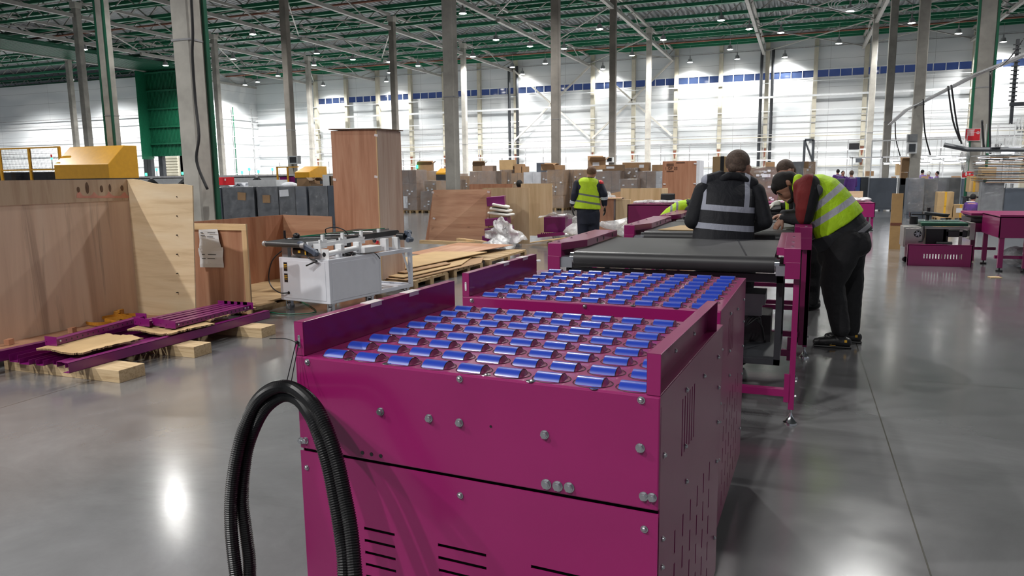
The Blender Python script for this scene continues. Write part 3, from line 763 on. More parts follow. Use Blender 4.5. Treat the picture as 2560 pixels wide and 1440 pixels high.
b = MB(); b.slab((-1.05,8.9,1.12),(-.72,8.86,1.12),(-.72,9.2,1.12),(-1.0,9.25,1.12),.012); b.slab((-.9,9.1,1.135),(-.6,9.0,1.16),(-.6,9.3,1.135),(-.85,9.35,1.135),.006); tag(b.build('plastic_bag', FILM2), 'crumpled clear plastic bag on the third belt conveyor', 'bag')
b = MB(); b.box(-.62,-.12,9.2,9.5,1.118,1.18); b.box(-.40,-.0,8.95,9.15,1.118,1.15); b.cyl((-.5,9.35,1.18),(-.2,9.35,1.22),.05,10); tag(b.build('motor_unit', BLACKP), 'black motor unit on the third conveyor between the two bending workers', 'motor')
# far magenta tables with plastic wrapped tops
def leg_table(x0, x1, y0, y1, zt, zb, label, name='magenta_frame_table', legs=((0,0),(1,0),(0,1),(1,1)), foot=True):
    o = empty(name, ((x0+x1)/2, y0, 0), label, 'conveyor frame')
    b = MB(); b.box(x0,x1,y0,y0+.02,zb,zt); b.box(x0,x0+.02,y0,y1,zb,zt); b.box(x1-.02,x1,y0,y1,zb,zt); b.box(x0,x1,y1-.02,y1,zb,zt); b.box(x0,x1,y0,y1,zt-.02,zt); b.build('side_sheet', MG, o, bevel=.003)
    for i, j in legs:
        x = x0+.06+(x1-x0-.12)*i; y = y0+.06+(y1-y0-.12)*j
        c = MB(); c.box(x-.035,x+.035,y-.03,y+.03,.06,zb+.02); c.build('leg', MG, o)
        c = MB(); c.cyl((x,y,.02),(x,y,.08),.012,8); c.cyl((x,y,0),(x,y,.02),.05,14); c.build('foot', BLACKP, o)
    return o
t = leg_table(-2.75, -1.5, 12.6, 13.9, 1.13, .80, 'magenta table end seen behind the second conveyor, topped with white wrap')
b = MB()
for i in range(9): b.ell((-2.6+.12*i, 13.0+.1*(i%3), 1.15+.01*(i%2)), (.14,.2,.035), 10, 6)
tag(b.build('foam_wrap', FILM2, smooth=True), 'bunched translucent wrap on the magenta table behind the black-vested worker', 'wrap')
t = leg_table(-1.0, 1.95, 22.7, 24.2, .77, .38, 'long magenta table far behind the worker leaning on the conveyor')
b = MB()
for i in range(12): b.ell((.3+.13*i, 23.3+.1*(i%4), .82+.02*(i%2)), (.2,.3,.06), 10, 6)
tag(b.build('plastic_wrap_heap', FILM2, smooth=True), 'heap of clear wrap lying on the long far magenta table', 'wrap')
b = MB(); b.box(.2,1.75,24.4,24.5,.6,1.05); tag(b.build('board', PLYPX), 'pale plywood board standing behind the long far magenta table', 'board')
b = MB(); b.box(.95,1.40,23.9,24.0,.86,.99); tag(b.build('reddish_plate', RUST), 'small reddish-brown plate on top of the wrap heap', 'plate')
# conveyor at the right edge
rc = leg_table(3.02, 5.6, 13.95, 15.2, .89, .55, 'magenta conveyor frame standing at the right edge of the picture', legs=((0,0),(.14,0),(0,1),(.6,0)))
b = MB(); b.box(2.86,3.25,15.3,16.2,.545,.70); b.build('end_section', MG, rc)
b = MB(); b.box(2.88,3.3,15.3,16.2,.70,.79); b.cyl((2.86,15.3,.75),(3.25,15.3,.75),.045,12); b.build('belt', BELT, rc)
b = MB(); b.box(2.86,5.6,15.25,16.2,.84,.88); b.prism([(3.02,13.95),(5.6,13.95),(5.6,14.6)],'Z',.89,.92); b.box(2.9,2.97,15.35,15.41,.02,.56); b.box(3.02,5.6,14.1,14.15,.2,.25); b.box(2.9,3.3,15.36,15.41,.22,.27); b.build('top_flange', MG, rc)
b = MB()
for i in range(8): b.ell((3.5+.2*i,14.9+.06*(i%3),.17), (.22,.22,.17), 10, 7)
tag(b.build('plastic_bags', FILM2, smooth=True), 'heap of wrapped plastic bags on the floor under the right-hand magenta frame', 'bags', kind='stuff')
# magenta panel standing in front of the stainless machine
o = empty('vented_panel', (2.2, 14.5, 0), 'magenta vented panel standing upright in front of the stainless machine', 'panel')
b = MB(); cells(b, 1.80, 2.78, 0, .37, [(2.05+.045*i, 2.055+.045*i+.012, .13, .21) for i in range(13)]+[(2.62,2.63,.13,.22)], .012, 'Y', 14.5); b.build('sheet', MG, o)
b = MB(); b.box(1.80,2.78,14.5,14.56,.36,.372); b.box(1.80,1.812,14.5,14.56,0,.36); b.box(2.768,2.78,14.5,14.56,0,.36); b.build('flange', MG, o)
# stainless machine
o = empty('stainless_machine', (2.4, 15.7, 0), 'stainless steel sealing machine with round fan and dark green belt', 'machine')
b = MB(); b.box(1.78,2.10,15.0,15.55,.28,.64); b.box(1.80,2.08,14.98,15.0,.30,.62); b.build('cabinet', SSTEEL, o, bevel=.006)
b = MB(); b.cyl((2.0,14.985,.52),(2.0,14.97,.52),.062,20); b.build('fan_ring', BLACKP, o)
b = MB()
for k in range(6):
    t = k*math.pi/3; b.cbox((2.0+.03*math.cos(t),14.965,.52+.03*math.sin(t)), (.045,.006,.016), ry=-t+.4)
b.cyl((2.0,14.968,.52),(2.0,14.955,.52),.016,12); b.build('fan_blades', ALU, o)
b = MB(); b.tube(smooth_path([(2.09,14.99,.66),(2.10,14.96,.52),(2.08,14.96,.40),(2.02,14.96,.38)],5), .012, 6); b.build('cable', BLACKP, o)
b = MB(); b.box(2.10,2.9,15.1,15.16,.60,.64); b.box(2.82,2.9,15.05,15.6,.42,.72)
for x in (2.42,2.45+.22): b.box(x,x+.05,15.1,15.15,.02,.60)
b.box(1.82,1.86,15.05,15.1,.0,.28); b.build('frame', SSTEEL, o, bevel=.003)
b = MB(); b.box(2.05,2.78,15.0,15.9,.66,.72); b.build('belt_bed', GREEN_D, o, bevel=.01)
b = MB(); b.box(1.9,2.75,15.25,15.7,.72,.74); b.build('glass_plate', FILM, o)
b = MB(); b.cbox((2.35,15.6,.84),(.40,.26,.06),ry=.12); b.box(2.2,2.26,15.6,15.7,.72,.84); b.build('motor_head', DARKST, o, bevel=.02)
b = MB(); b.box(2.45,2.8,15.1,15.4,.46,.58); b.build('drive_motor', DARKST, o, bevel=.02)
b = MB(); b.cyl((1.95,15.2,.68),(1.95,15.2,.82),.07,12); b.cyl((1.9,15.1,.86),(2.5,15.1,.86),.012,6); b.cyl((1.88,15.1,.86),(1.86,15.1,.86),.05,12); b.cyl((2.25,15.7,.80),(2.25,15.7,.96),.03,8); b.build('knob', BLACKP, o)
b = MB(); b.box(2.15,2.5,15.1,15.4,.28,.60); b.cyl((2.3,15.0,.33),(2.55,15.0,.33),.06,10); b.build('drive', BLACKP, o)
b = MB(); b.cyl((1.84,15.05,.05),(1.84,15.13,.05),.05,12); b.build('castor', BLACKP, o)
# wooden plank upright
b = MB(); p = at(2222,623,Z=0); b.box(p.x-.0, p.x+.21, p.y, p.y+.06, 0, 1.17); b.box(p.x-.002,p.x+.212,p.y-.002,p.y,.50,.56,1)
tag(b.build('plank', [mat('yellow_pine',(.50,.31,.13),.6,var=.1), RUST]), 'tall narrow pine plank standing upright beside the stainless machine', 'plank')
b = MB(); b.box(3.35,3.52,13.0,13.12,.0,.01); p = at(2487,694,Z=0); b = MB(); b.cbox((p.x,p.y,.006),(.16,.12,.01),rz=.2); tag(b.build('cardboard_scrap', CARD2), 'small tan cardboard scrap lying on the shiny floor at right', 'scrap')
# ================================================================ LEFT SIDE: OPEN CRATES, CHANNELS, WHITE CART
def pallet(o_or_none, x0, x1, y0, y1, z=0, along='X', label=None):
    """a small wooden pallet; returns object(s)"""
    o = o_or_none
    b = MB(); n = max(3, int((y1-y0)/.18)) if along == 'X' else max(3, int((x1-x0)/.18))
    for i in range(n):
        if along == 'X': a = y0+(y1-y0)*i/n; b.box(x0, x1, a+.01, a+(y1-y0)/n-.03, z+.10, z+.12)
        else: a = x0+(x1-x0)*i/n; b.box(a+.01, a+(x1-x0)/n-.03, y0, y1, z+.10, z+.12)
    for fr in (0, .5, 1):
        if along == 'X': xx = x0+(x1-x0-.09)*fr; b.box(xx, xx+.09, y0, y1, z+.08, z+.10)
        else: yy = y0+(y1-y0-.09)*fr; b.box(x0, x1, yy, yy+.09, z+.08, z+.10)
        for f2 in (0, .5, 1):
            xx = x0+(x1-x0-.09)*fr; yy = y0+(y1-y0-.12)*f2; b.box(xx, xx+.09, yy, yy+.12, z, z+.08)
    return b.build('pallet_base', PALLET, o)
# big open crate
A = empty('open_plywood_crate', (-7.0, 4.6, 0), 'large open weathered plywood crate at the left edge of the picture', 'crate')
b = MB(); b.box(-7.22, -6.62, 2.6, 6.36, .07, .10)
for y in (2.7, 3.9, 5.1, 6.2): b.box(-7.22, -6.62, y, y+.1, 0, .07)
b.build('crate_floor', PLYRY, A)
def wavy_panel(x0, x1, y, z0, z1, z1b, t, bow, n=10, m=10, lean=0):
    b = MB(); V = []; F = []
    for s_ in (0, 1):
        for j in range(m+1):
            for i in range(n+1):
                u, v = i/n, j/m; zt = z1+(z1b-z1)*u
                xx = x0+(x1-x0)*u + lean*u*v; V.append((xx, y+bow*math.sin(math.pi*u)*v+t*s_, z0+(zt-z0)*v+.012*math.sin(u*9)*v))
    k = (n+1)*(m+1)
    for j in range(m):
        for i in range(n):
            q = j*(n+1)+i; F.append((q,q+1,q+n+2,q+n+1)); F.append((k+q+n+1,k+q+n+2,k+q+1,k+q))
    for i in range(n): q = m*(n+1)+i; F.append((q,q+1,k+q+1,k+q)); F.append((k+i,k+i+1,i+1,i))
    for j in range(m): q = j*(n+1); F.append((q,q+n+1,k+q+n+1,k+q)); q += n; F.append((k+q,k+q+n+1,q+n+1,q))
    b.add(V, F); return b
b = MB(); b.box(-7.165, -7.15, 2.6, 6.36, .10, 1.66); b.build('long_side', PLYW, A)
b = MB(); b.box(-7.15, -7.142, 2.6, 6.35, 1.42, 1.66); b.build('top_board', PLYW, A)
ps = plywood('stained_plywood_strip', (.36,.23,.15), (.55,.41,.28), (.62,.48,.35), knots=False)
A.children[-1].data.materials[0] = ps
KN = mat('dark_wood_knot', (.12,.065,.035), .7, var=.3, vs=40); PK = mat('pink_paint_stain', (.60,.27,.20), .7, var=.15)
for px_, py_, w_, h_ in ((218,470,.022,.10),(196,474,.018,.05),(254,472,.02,.06),(275,470,.016,.07),(305,470,.02,.05)):
    p = at(px_, py_, X=-7.141); b = MB(); b.ell((-7.141,p.y,p.z), (.002,w_,h_/1.6), 14, 8); b.build('knot', KN, A)
b = MB(); V = []; F = []; rr = random.Random(5); n_ = 40
for i_ in range(n_+1):
    p = at(192+i_*3.7, 494, X=-7.1405); hh = .02+.05*max(0, math.sin(i_*.62+.4))**2*rr.uniform(.6,1.1); V += [(-7.1412,p.y,p.z-.004),(-7.1412,p.y,p.z+hh)]
for i_ in range(n_): F.append((2*i_,2*i_+1,2*i_+3,2*i_+2))
b.add(V, F); b.build('pink_stain', PK, A)
b = wavy_panel(-7.15, -6.30, 6.36, .10, 1.66, 1.575, .015, -.05, lean=.10); eb = b.build('end_panel', PLYPX, A)
b = MB()
for i in range(6): p = at(440, 492+48*i, Y=6.32); b.cyl((p.x,6.325,p.z),(p.x,6.36,p.z),.006,8)
b.build('nail_holes', BLACK, A)
for px_, py_ in ((90,825),(20,862),(178,832)):
    p = at(px_, py_, Z=.10)
    if p.x > -6.5: p.x = -6.8
    tag(MB().cbox((p.x+.02,p.y,.13),(.05,.07,.055),rz=.3).build('wood_block', PLYR), 'small reddish wood block on the crate floor, ' + {90:'next to the long side panel', 20:'at the left picture edge', 178:'beside the magenta channels'}[px_], 'block')
# second crate: door panel, long side and back
Bc = empty('open_reddish_crate', (-6.6, 7.02, 0), 'open reddish plywood crate behind the white machine cart, with papers stuck on its door', 'crate')
b = MB(); b.box(-7.05, -6.085, 7.02, 7.035, .04, 1.10); b.build('door_panel', PLYR, Bc)
b = MB(); b.box(-7.05, -6.06, 6.995, 7.02, 1.045, 1.12); b.build('top_batten', LUMBX, Bc)
b = MB(); b.box(-6.13, -6.06, 6.997, 7.02, .04, 1.045); b.build('side_batten', LUMB, Bc)
b = MB(); b.slab((-7.45,7.1,.12),(-7.45,9.42,.12),(-7.45,9.42,1.09),(-7.45,7.1,1.10),.015); b.build('long_side', PLYR, Bc)
b = MB(); b.slab((-7.44,9.42,.12),(-6.54,9.42,.12),(-6.54,9.42,1.07),(-7.44,9.42,1.09),-.015); b.build('back_panel', PLYRX, Bc)
b = MB(); b.box(-7.44,-6.2,7.05,9.4,.10,.12)
for i in range(7): b.box(-7.44,-6.18,7.1+i*.36,7.1+i*.36+.12,.06,.10)
for x in (-7.3,-6.7,-6.3): b.box(x, x+.1, 7.1, 9.4, 0, .06)
b.box(-6.2,-6.05,7.06,7.45,.08,.12); b.build('crate_base', PALLET, Bc)
def paper(corners, name='paper_sheet'):
    b = MB(); q = [at(x, y, Y=6.985-.004*(i%2)) for i, (x, y) in enumerate(corners)]; n = 6; V = []; F = []
    for j in range(n+1):
        for i in range(n+1):
            u, v = i/n, j/n; p = q[0].lerp(q[1], u).lerp(q[3].lerp(q[2], u), v); p.y -= .012*math.sin(3*u+2)*math.sin(4*v+1)**2; V.append(tuple(p))
    for j in range(n):
        for i in range(n): a = j*(n+1)+i; F.append((a,a+1,a+n+2,a+n+1))
    b.add(V, F); o = b.build(name, PAPER); m = o.modifiers.new('s','SOLIDIFY'); m.thickness = .001; return o
o1 = paper([(498,574),(542,573),(552,622),(500,622)]); tag(o1, 'upper white printed sheet stuck to the reddish crate door', 'paper')
o2 = paper([(497,620),(556,618),(558,669),(502,668)]); tag(o2, 'lower white printed sheet stuck to the reddish crate door', 'paper')
for o_, rows in ((o1, ((501,507,582),(519,538,582),(502,512,589),(518,533,592))), (o2, ((505,512,636),(520,540,636),(505,514,646),(519,537,646)))):
    b = MB()
    for xa, xb, y in rows: p = at(xa, y, Y=6.970); q = at(xb, y, Y=6.970); b.box(p.x, q.x, 6.967, 6.97, p.z-.004, p.z+.004)
    b.build('printed_lines', INK, o_)
# tall crate
PLYPK = plywood('pale_pinkish_plywood', (.42,.27,.20), (.56,.41,.33), (.66,.55,.47))
Tc = empty('tall_plywood_crate', (-6.15, 9.8, 0), 'tall reddish plywood crate standing on a pallet behind the white cart', 'crate')
x0, x1, y0, y1 = -6.52, -5.745, 9.47, 10.16
b = MB(); b.box(x0, x1, y0, y0+.015, .13, 2.33); b.build('front_panel', PLYR, Tc)
b = MB(); b.box(x1-.015, x1, y0+.015, y1, .13, 2.33); b.build('side_panel', PLYPK, Tc)
b = MB(); b.box(x0, x0+.015, y0+.015, y1, .13, 2.33); b.box(x0, x1, y1, y1+.015, .13, 2.33); b.build('rear_panels', PLYR, Tc)
b = MB(); b.box(x1-.012, x1+.003, y0-.003, y0+.012, .13, 2.33); b.build('corner_strip', LUMB, Tc)
b = MB(); b.add([(x0-.02,y0-.03,2.345),(x1+.03,y0-.03,2.325),(x1+.04,y1+.03,2.335),(x0-.02,y1+.03,2.35),(x0-.02,y0-.03,2.36),(x1+.03,y0-.03,2.34),(x1+.04,y1+.03,2.35),(x0-.02,y1+.03,2.365)],[(3,2,1,0),(4,5,6,7),(0,1,5,4),(1,2,6,5),(2,3,7,6),(3,0,4,7)]); b.build('lid', KN, Tc)
pallet(Tc, x0, x1, y0, y1, .0)
for px_, py_ in ((940,338),(836,449),(940,442)):
    p = at(px_, py_, Y=9.465); b = MB(); b.cbox((p.x,9.466,p.z),(.055,.004,.035),ry=.2); b.build('tape_piece', WTAPE, Tc)
b = MB()
for i, s_ in enumerate((.03,.02,.025)): b.box(-5.93+.0*i, -5.80, 9.468, 9.47, 2.02-.05*i, 2.024-.05*i)
p = at(862, 560, Y=9.61); 
# pinewood side board under tall crate, leaning reddish board behind the cart
b = MB(); b.slab((-6.0,9.30,.0),(-5.80,9.36,.0),(-5.86,9.44,.62),(-6.04,9.42,.62),.012); tag(b.build('plywood_offcut', PLYR), 'reddish plywood offcut leaning inside the open frame of the white cart', 'board')

# magenta channels on timbers
for i, (yy, xa, xb, lab) in enumerate(((4.33,-6.52,-5.146,'nearest of the three laminated timbers under the magenta channels'),(5.20,-6.45,-5.20,'middle laminated timber under the magenta channels'),(6.10,-6.40,-5.17,'farthest laminated timber, under the far end of the magenta channels'))):
    tag(MB().box(xa, xb, yy, yy+(.26 if i == 0 else .22), 0, .105).build('laminated_timber', LVL, bevel=.002), lab, 'timber')
def channel(x, ya, yb, z, w, h, kind='U', holes=False, label='', x2=None, tab=False):
    """sheet-steel channel along Y"""
    x2 = x if x2 is None else x2; o = empty('magenta_channel', (x, ya, z), label, 'channel', 'magenta channels bundled on the timbers')
    b = MB(); t = .003
    def seg(a0, a1, z0, z1):
        b.add([(x+a0,ya,z0),(x+a1,ya,z0),(x2+a1,yb,z0),(x2+a0,yb,z0),(x+a0,ya,z1),(x+a1,ya,z1),(x2+a1,yb,z1),(x2+a0,yb,z1)],[(3,2,1,0),(4,5,6,7),(0,1,5,4),(1,2,6,5),(2,3,7,6),(3,0,4,7)])
    if kind == 'U': seg(-w/2,w/2,z,z+t); seg(-w/2,-w/2+t,z,z+h); seg(w/2-t,w/2,z,z+h)
    elif kind == 'N': seg(-w/2,w/2,z+h-t,z+h); seg(-w/2,-w/2+t,z,z+h); seg(w/2-t,w/2,z,z+h)
    elif kind == 'C': seg(w/2-t,w/2,z,z+h); seg(-w/2,w/2,z+h-t,z+h); seg(-w/2,w/2,z,z+t)
    b.build('profile', MP, o)
    if holes:
        c = MB(); n = int((yb-ya)/.06)
        for i in range(2, n-1):
            f_ = i/n; xx = x+(x2-x)*f_; yy = ya+(yb-ya)*f_; c.cyl((xx+w/2+.0004,yy,z+h/2),(xx+w/2-.004,yy,z+h/2),.009,8)
        c.build('bolt_holes', BLACK, o)
    if tab:
        for ye, xx in ((ya,x),(yb,x2)): c = MB(); c.box(xx-w/2-.03, xx+w/2+.03, ye-.003, ye, z, z+h+.03); c.cyl((xx-w/2-.015,ye-.006,z+h*.7),(xx-w/2-.015,ye,z+h*.7),.008,8); c.build('end_plate', MP, o)
        for yb_ in (yb-.10, yb-.05, ya+.06): bolt(o, (w/2+.003+(x2-x)*((yb_-ya)/(yb-ya)), yb_-ya, h*.6), rz=math.pi/2, hexa=False, r=.008)
    return o
MP = mat('violet_magenta_paint', (.17,.007,.12), .32, var=.06, coat=.3)
channel(-5.50, 4.14, 6.60, .105, .07, .085, 'C', label='long outer magenta channel, nearest the floor edge of the bundle')
channel(-5.585, 4.27, 6.50, .107, .05, .04, 'U', label='thin magenta channel right behind the long outer channel')
channel(-5.70, 4.25, 6.2, .107, .10, .05, 'N', label='broad flat-topped magenta channel in the middle of the bundle')
channel(-5.82, 4.30, 6.3, .107, .08, .035, 'U', label='magenta channel with upturned lips, between the broad one and the leftmost ones')
channel(-5.94, 4.24, 6.0, .107, .09, .045, 'U', label='open magenta channel next to the left end of the nearest timber')
channel(-6.10, 4.22, 6.1, .107, .12, .045, 'U', label='wide open magenta channel near the left end of the timber')
channel(-6.27, 4.25, 6.0, .107, .11, .065, 'U', label='second magenta channel from the left in the bundle', x2=-6.25)
channel(-6.46, 3.9, 6.0, .107, .08, .09, 'C', label='leftmost magenta channel of the bundle, beside the crate floor', x2=-6.32)
def carton_sheet(pts, z, label, n=14):
    o = empty('corrugated_sheet', (sum(p[0] for p in pts)/4, sum(p[1] for p in pts)/4, z), label, 'cardboard sheet')
    q = [Vector((p[0],p[1],z+(p[2] if len(p) > 2 else 0))) for p in pts]; V = []; F = []; t = .016
    edge = []
    for s_ in (0,1):
        for j in range(n+1):
            for i in range(n+1):
                u, v = i/n, j/n; p = q[0].lerp(q[1], u).lerp(q[3].lerp(q[2], u), v)
                k = .02 if j in (0, n) or i in (0, n) else 0
                rr = random.Random(i*31+j*7+int(z*100)); p = p+Vector((rr.uniform(-k,k),rr.uniform(-k,k),.008*math.sin(7*u+3*v)+t*s_)); V.append(p)
    K = (n+1)**2
    for i in range(K): V[K+i] = V[i]+Vector((0,0,t))
    for j in range(n):
        for i in range(n): a = j*(n+1)+i; F += [(a+n+1,a+n+2,a+1,a),(K+a,K+a+1,K+a+n+2,K+a+n+1)]
    fs2 = []
    for i in range(n): fs2 += [(i,i+1,K+i+1,K+i),(K+n*(n+1)+i,K+n*(n+1)+i+1,n*(n+1)+i+1,n*(n+1)+i)]
    for j in range(n): a = j*(n+1); fs2 += [(a,K+a,K+a+n+1,a+n+1),(a+n,a+2*n+1,K+a+2*n+1,K+a+n)]
    b = MB(); b.add(V, F, 0); b.build('sheet', CARD2, o); b = MB(); b.add(V, fs2, 0); b.build('fluted_edge', FLUTE, o); return o
m, nt, bb = nm('fluted_cardboard_edge'); wv = N(nt,'ShaderNodeTexWave'); wv.inputs['Scale'].default_value = 26; wv.inputs['Distortion'].default_value = 2
nt.links.new(coord(nt), wv.inputs[0]); nt.links.new(ramp(nt, wv.outputs['Fac'], [(.4,(.08,.045,.02)),(.6,(.42,.29,.15))]), bb.inputs['Base Color']); FLUTE = m
carton_sheet([(-6.14,4.35),(-5.56,4.36),(-5.60,5.0),(-6.08,5.04)], .198, 'ragged corrugated cardboard sheet at the near end of the channel bundle')
carton_sheet([(-6.06,5.22),(-5.45,5.20),(-5.46,5.75),(-6.1,5.8)], .198, 'ragged corrugated cardboard sheet in the middle of the channel bundle')
carton_sheet([(-6.0,5.82),(-5.52,5.74),(-5.60,6.55,.0),(-6.1,6.6,.0)], .215, 'ragged corrugated cardboard sheet at the far end of the channel bundle')
channel(-6.06, 4.45, 5.56, .225, .085, .05, 'N', holes=True, label='short perforated magenta channel lying on the near cardboard sheet', x2=-6.22, tab=True)
for i, (xa, xb, lab) in enumerate(((-5.60,-5.60,'nearest perforated magenta channel on the far cardboard'),(-5.70,-5.68,'second perforated magenta channel on the far cardboard'),(-5.82,-5.77,'third perforated magenta channel on the far cardboard'),(-5.93,-5.86,'fourth perforated magenta channel on the far cardboard'),(-6.03,-5.95,'rearmost perforated magenta channel on the far cardboard'))):
    channel(xa, 5.33+.03*(i%3), 6.42, .232, .075, .045, 'N', holes=(i == 0), label=lab, x2=xb, tab=True)
# orange straps
def strap(pts, label, w=.035):
    sm = smooth_path(pts, 8); b = MB(); V = []; F = []
    for i, p in enumerate(sm):
        d = (sm[min(i+1,len(sm)-1)]-sm[max(i-1,0)]).normalized(); up = Vector((0,0,1))
        V += [p-up*w/2, p+up*w/2]
    for i in range(len(sm)-1): F.append((2*i,2*i+2,2*i+3,2*i+1))
    b.add(V, F); o = b.build('ratchet_strap', STRAP); s = o.modifiers.new('s','SOLIDIFY'); s.thickness = .003; return tag(o, label, 'strap', 'orange straps on the crate floor')
Zs = .125
def lp2(lst): return [at(x, y, Z=Zs+dz) for x, y, dz in lst]
strap(lp2([(345,786,0),(280,790,.01),(220,796,0),(213,806,0),(240,810,.01),(300,805,0),(330,796,.02),(300,788,.03),(255,795,.02)]), 'looped orange ratchet strap on the crate floor by the plywood panel')
strap(lp2([(360,778,0),(330,776,.01),(275,780,0),(290,790,.03),(322,800,.02),(305,806,.01),(262,800,.03),(300,795,.04)]), 'second orange strap bunched up behind the magenta channels')
b = MB(); p = at(298, 788, Z=.15); b.cbox((p.x,p.y,.17),(.09,.07,.07),rz=.4); b.cbox((p.x+.03,p.y,.20),(.03,.08,.04),rz=.2); tag(b.build('strap_ratchet', STRAP, bevel=.008), 'orange ratchet buckle among the bunched straps', 'buckle')

# ---------------- white machine cart
cart = empty('white_machine_cart', (-5.215, 7.40, 0), 'white enamel machine cart on castors with a small black belt conveyor on top', 'machine cart', rz=math.radians(-9))
cx = lambda *a: a
W_, D_ = .84, 1.62      # local: x from -W_ (left) to 0 (right), y into depth; side runs a little left
cs = math.radians(5)
def CT(b): b.T = Matrix.Identity(4); return b
b = MB(); b.box(-W_, 0, 0, .92, .135, .675); b.build('cabinet', WHITEP, cart, local=True, bevel=.006)
b = MB(); b.box(-W_+.07, -.06, -.004, 0, .17, .64); b.build('front_door', WHITEP, cart, local=True, bevel=.003)
b = MB(); b.box(0, .004, .05, .88, .17, .63); b.build('side_door', WHITEP, cart, local=True, bevel=.003)
b = MB()
for x in (-.05, -W_):
    b.box(x, x+.05, D_-.05, D_, .135, .675); b.box(x, x+.05, .92, D_-.05, .625, .675); b.box(x, x+.05, .92, D_-.05, .135, .185); b.box(x, x+.05, .92, .95, .185, .625)
b.box(-W_+.05, -.05, D_-.05, D_, .625, .675); b.box(-W_+.05, -.05, D_-.05, D_, .135, .185); b.build('open_frame', WHITEP, cart, local=True, bevel=.004)
b = MB(); b.box(-W_+.05, -.05, .95, D_-.05, .15, .165); b.build('shelf', WHITEP, cart, local=True)
b = MB(); b.bar((-.03,1.45,.62),(-.03,D_-.06,.35),.02,.02); b.build('brace', WHITEF, cart, local=True)
for x in (-W_+.08, -.06):
    for y in (.08, .80, D_-.08):
        c = MB(); c.cyl((x-.02,y,.045),(x+.02,y,.045),.045,18); o_ = c.build('castor', BLACKP if y > 1 else GPIPE, cart, local=True, smooth='auto')
        d = MB(); d.box(x-.03,x-.024,y-.025,y+.02,.04,.12); d.box(x+.024,x+.03,y-.025,y+.02,.04,.12); d.box(x-.035,x+.035,y-.035,y+.03,.118,.135); d.cyl((x,y-.07 if y < 1 else y,.005),(x,y-.07 if y < 1 else y,.13),.008,8); d.build('fork', CHROME, o_, local=True)
for z, lb in ((.56,'upper'),(.42,'lower')):
    b = MB(); b.box(-W_+.085,-W_+.145,-.006,-.003,z-.055,z+.055); s_ = b.build('warning_label', BLACKP, cart, local=True)
    b = MB(); b.box(-W_+.090,-W_+.140,-.0075,-.006,z+.0,z+.012); b.box(-W_+.092,-W_+.138,-.0075,-.006,z+.02,z+.032); b.box(-W_+.092,-W_+.138,-.0075,-.006,z-.018,z-.012); b.build('label_print', TAPEY, s_, local=True)
b = MB(); b.cyl((-W_+.15,-.012,.235),(-W_+.15,0,.235),.018,12); b.build('cable_gland', BLACKP, cart, local=True)
b = MB(); b.tube(smooth_path([(-W_+.15,-.01,.235),(-W_+.05,-.06,.235),(-W_-.10,-.05,.30),(-W_-.20,.0,.42),(-W_-.14,.02,.62),(-W_-.03,.08,.74),(-W_+.02,.15,.80)],8), .008, 8); b.build('power_cable', BLACKP, cart, local=True, smooth=True)
# conveyor bed on the cart
zc = .845
bx0, bx1 = -W_-.09, -.34; by0, by1 = -.12, 1.62
b = MB(); R = .033; V = []; F = []; prof = []
for k in range(9): t = math.radians(-90-180*k/8); prof.append((by0+.03+R*math.cos(t), zc+R*math.sin(t)))
for k in range(9): t = math.radians(90-180*k/8); prof.append((by1-.03+R*math.cos(t), zc+.04+R*math.sin(t)))
for y, z in prof: V += [(bx0,y,z),(bx1+.0+.12*(y>1),y,z)]
m_ = len(prof)
for k in range(m_): F.append((2*k,2*((k+1)%m_),2*((k+1)%m_)+1,2*k+1))
F += [tuple(2*k+1 for k in range(m_)), tuple(2*k for k in range(m_-1,-1,-1))]
b.add(V,F); b.build('small_belt', BELT, cart, local=True, smooth='auto')
for xa_, xb_ in ((bx0-.055,bx0),(bx1,bx1+.06)): b = MB(); b.cyl((xa_,by0+.03,zc),(xb_,by0+.03,zc),.035,16); b.build('roller_end_cap', GPIPE, cart, local=True, smooth='auto')
b = MB(); b.cyl((bx0-.018,by0+.03,zc),(bx0-.008,by0+.03,zc),.037,16); b.build('bright_ring', CHROME, cart, local=True)
b = MB(); b.box(-.335,-.30,-.02,1.6,zc-.03,zc+.035)
for y in (.15,.5,.85,1.2): b.box(-.30,-.27,y,y+.12,zc-.06,zc+.05); b.box(-.29,-.25,y+.03,y+.06,zc+.03,zc+.11)
b.bar((-.28,.05,zc-.02),(-.28,1.55,zc+.02),.03,.05)
b.build('white_side_rail', WHITEF, cart, local=True, bevel=.002)
b = MB()
for y, x in ((.30,-.12),(.62,-.12),(1.15,-.12),(1.42,-.14),(.25,-W_+.02)): b = MB(); b.box(x-.05,x+.05,y,y+.06,.675,zc-.01); b.build('support_post', WHITEF, cart, local=True, bevel=.003)
for xa_, xb_, zz_ in ((-.25,-.14,.86),(-.13,-.01,.80)): b = MB(); b.box(xa_,xb_,.02,.025,.675,zz_); b.build('mounting_plate', WHITEF, cart, local=True, bevel=.002)
b = MB(); b.box(-W_+.02,-W_+.12,.04,.10,.675,zc-.03); b.build('grey_leg', GPIPE, cart, local=True)
b = MB(); b.cyl((-.10,.05,.735),(-.10,.62,.76),.033,16); b.build('white_tube', WHITEF, cart, local=True, smooth='auto')
b = MB(); b.cyl((-.085,.018,.735),(-.085,.022,.735),.028,14); b.build('tube_opening', BLACK, cart, local=True)
b = MB(); b.box(-.20,.0,.65,.98,.69,.77); b.build('white_tray', WHITEF, cart, local=True, bevel=.01)
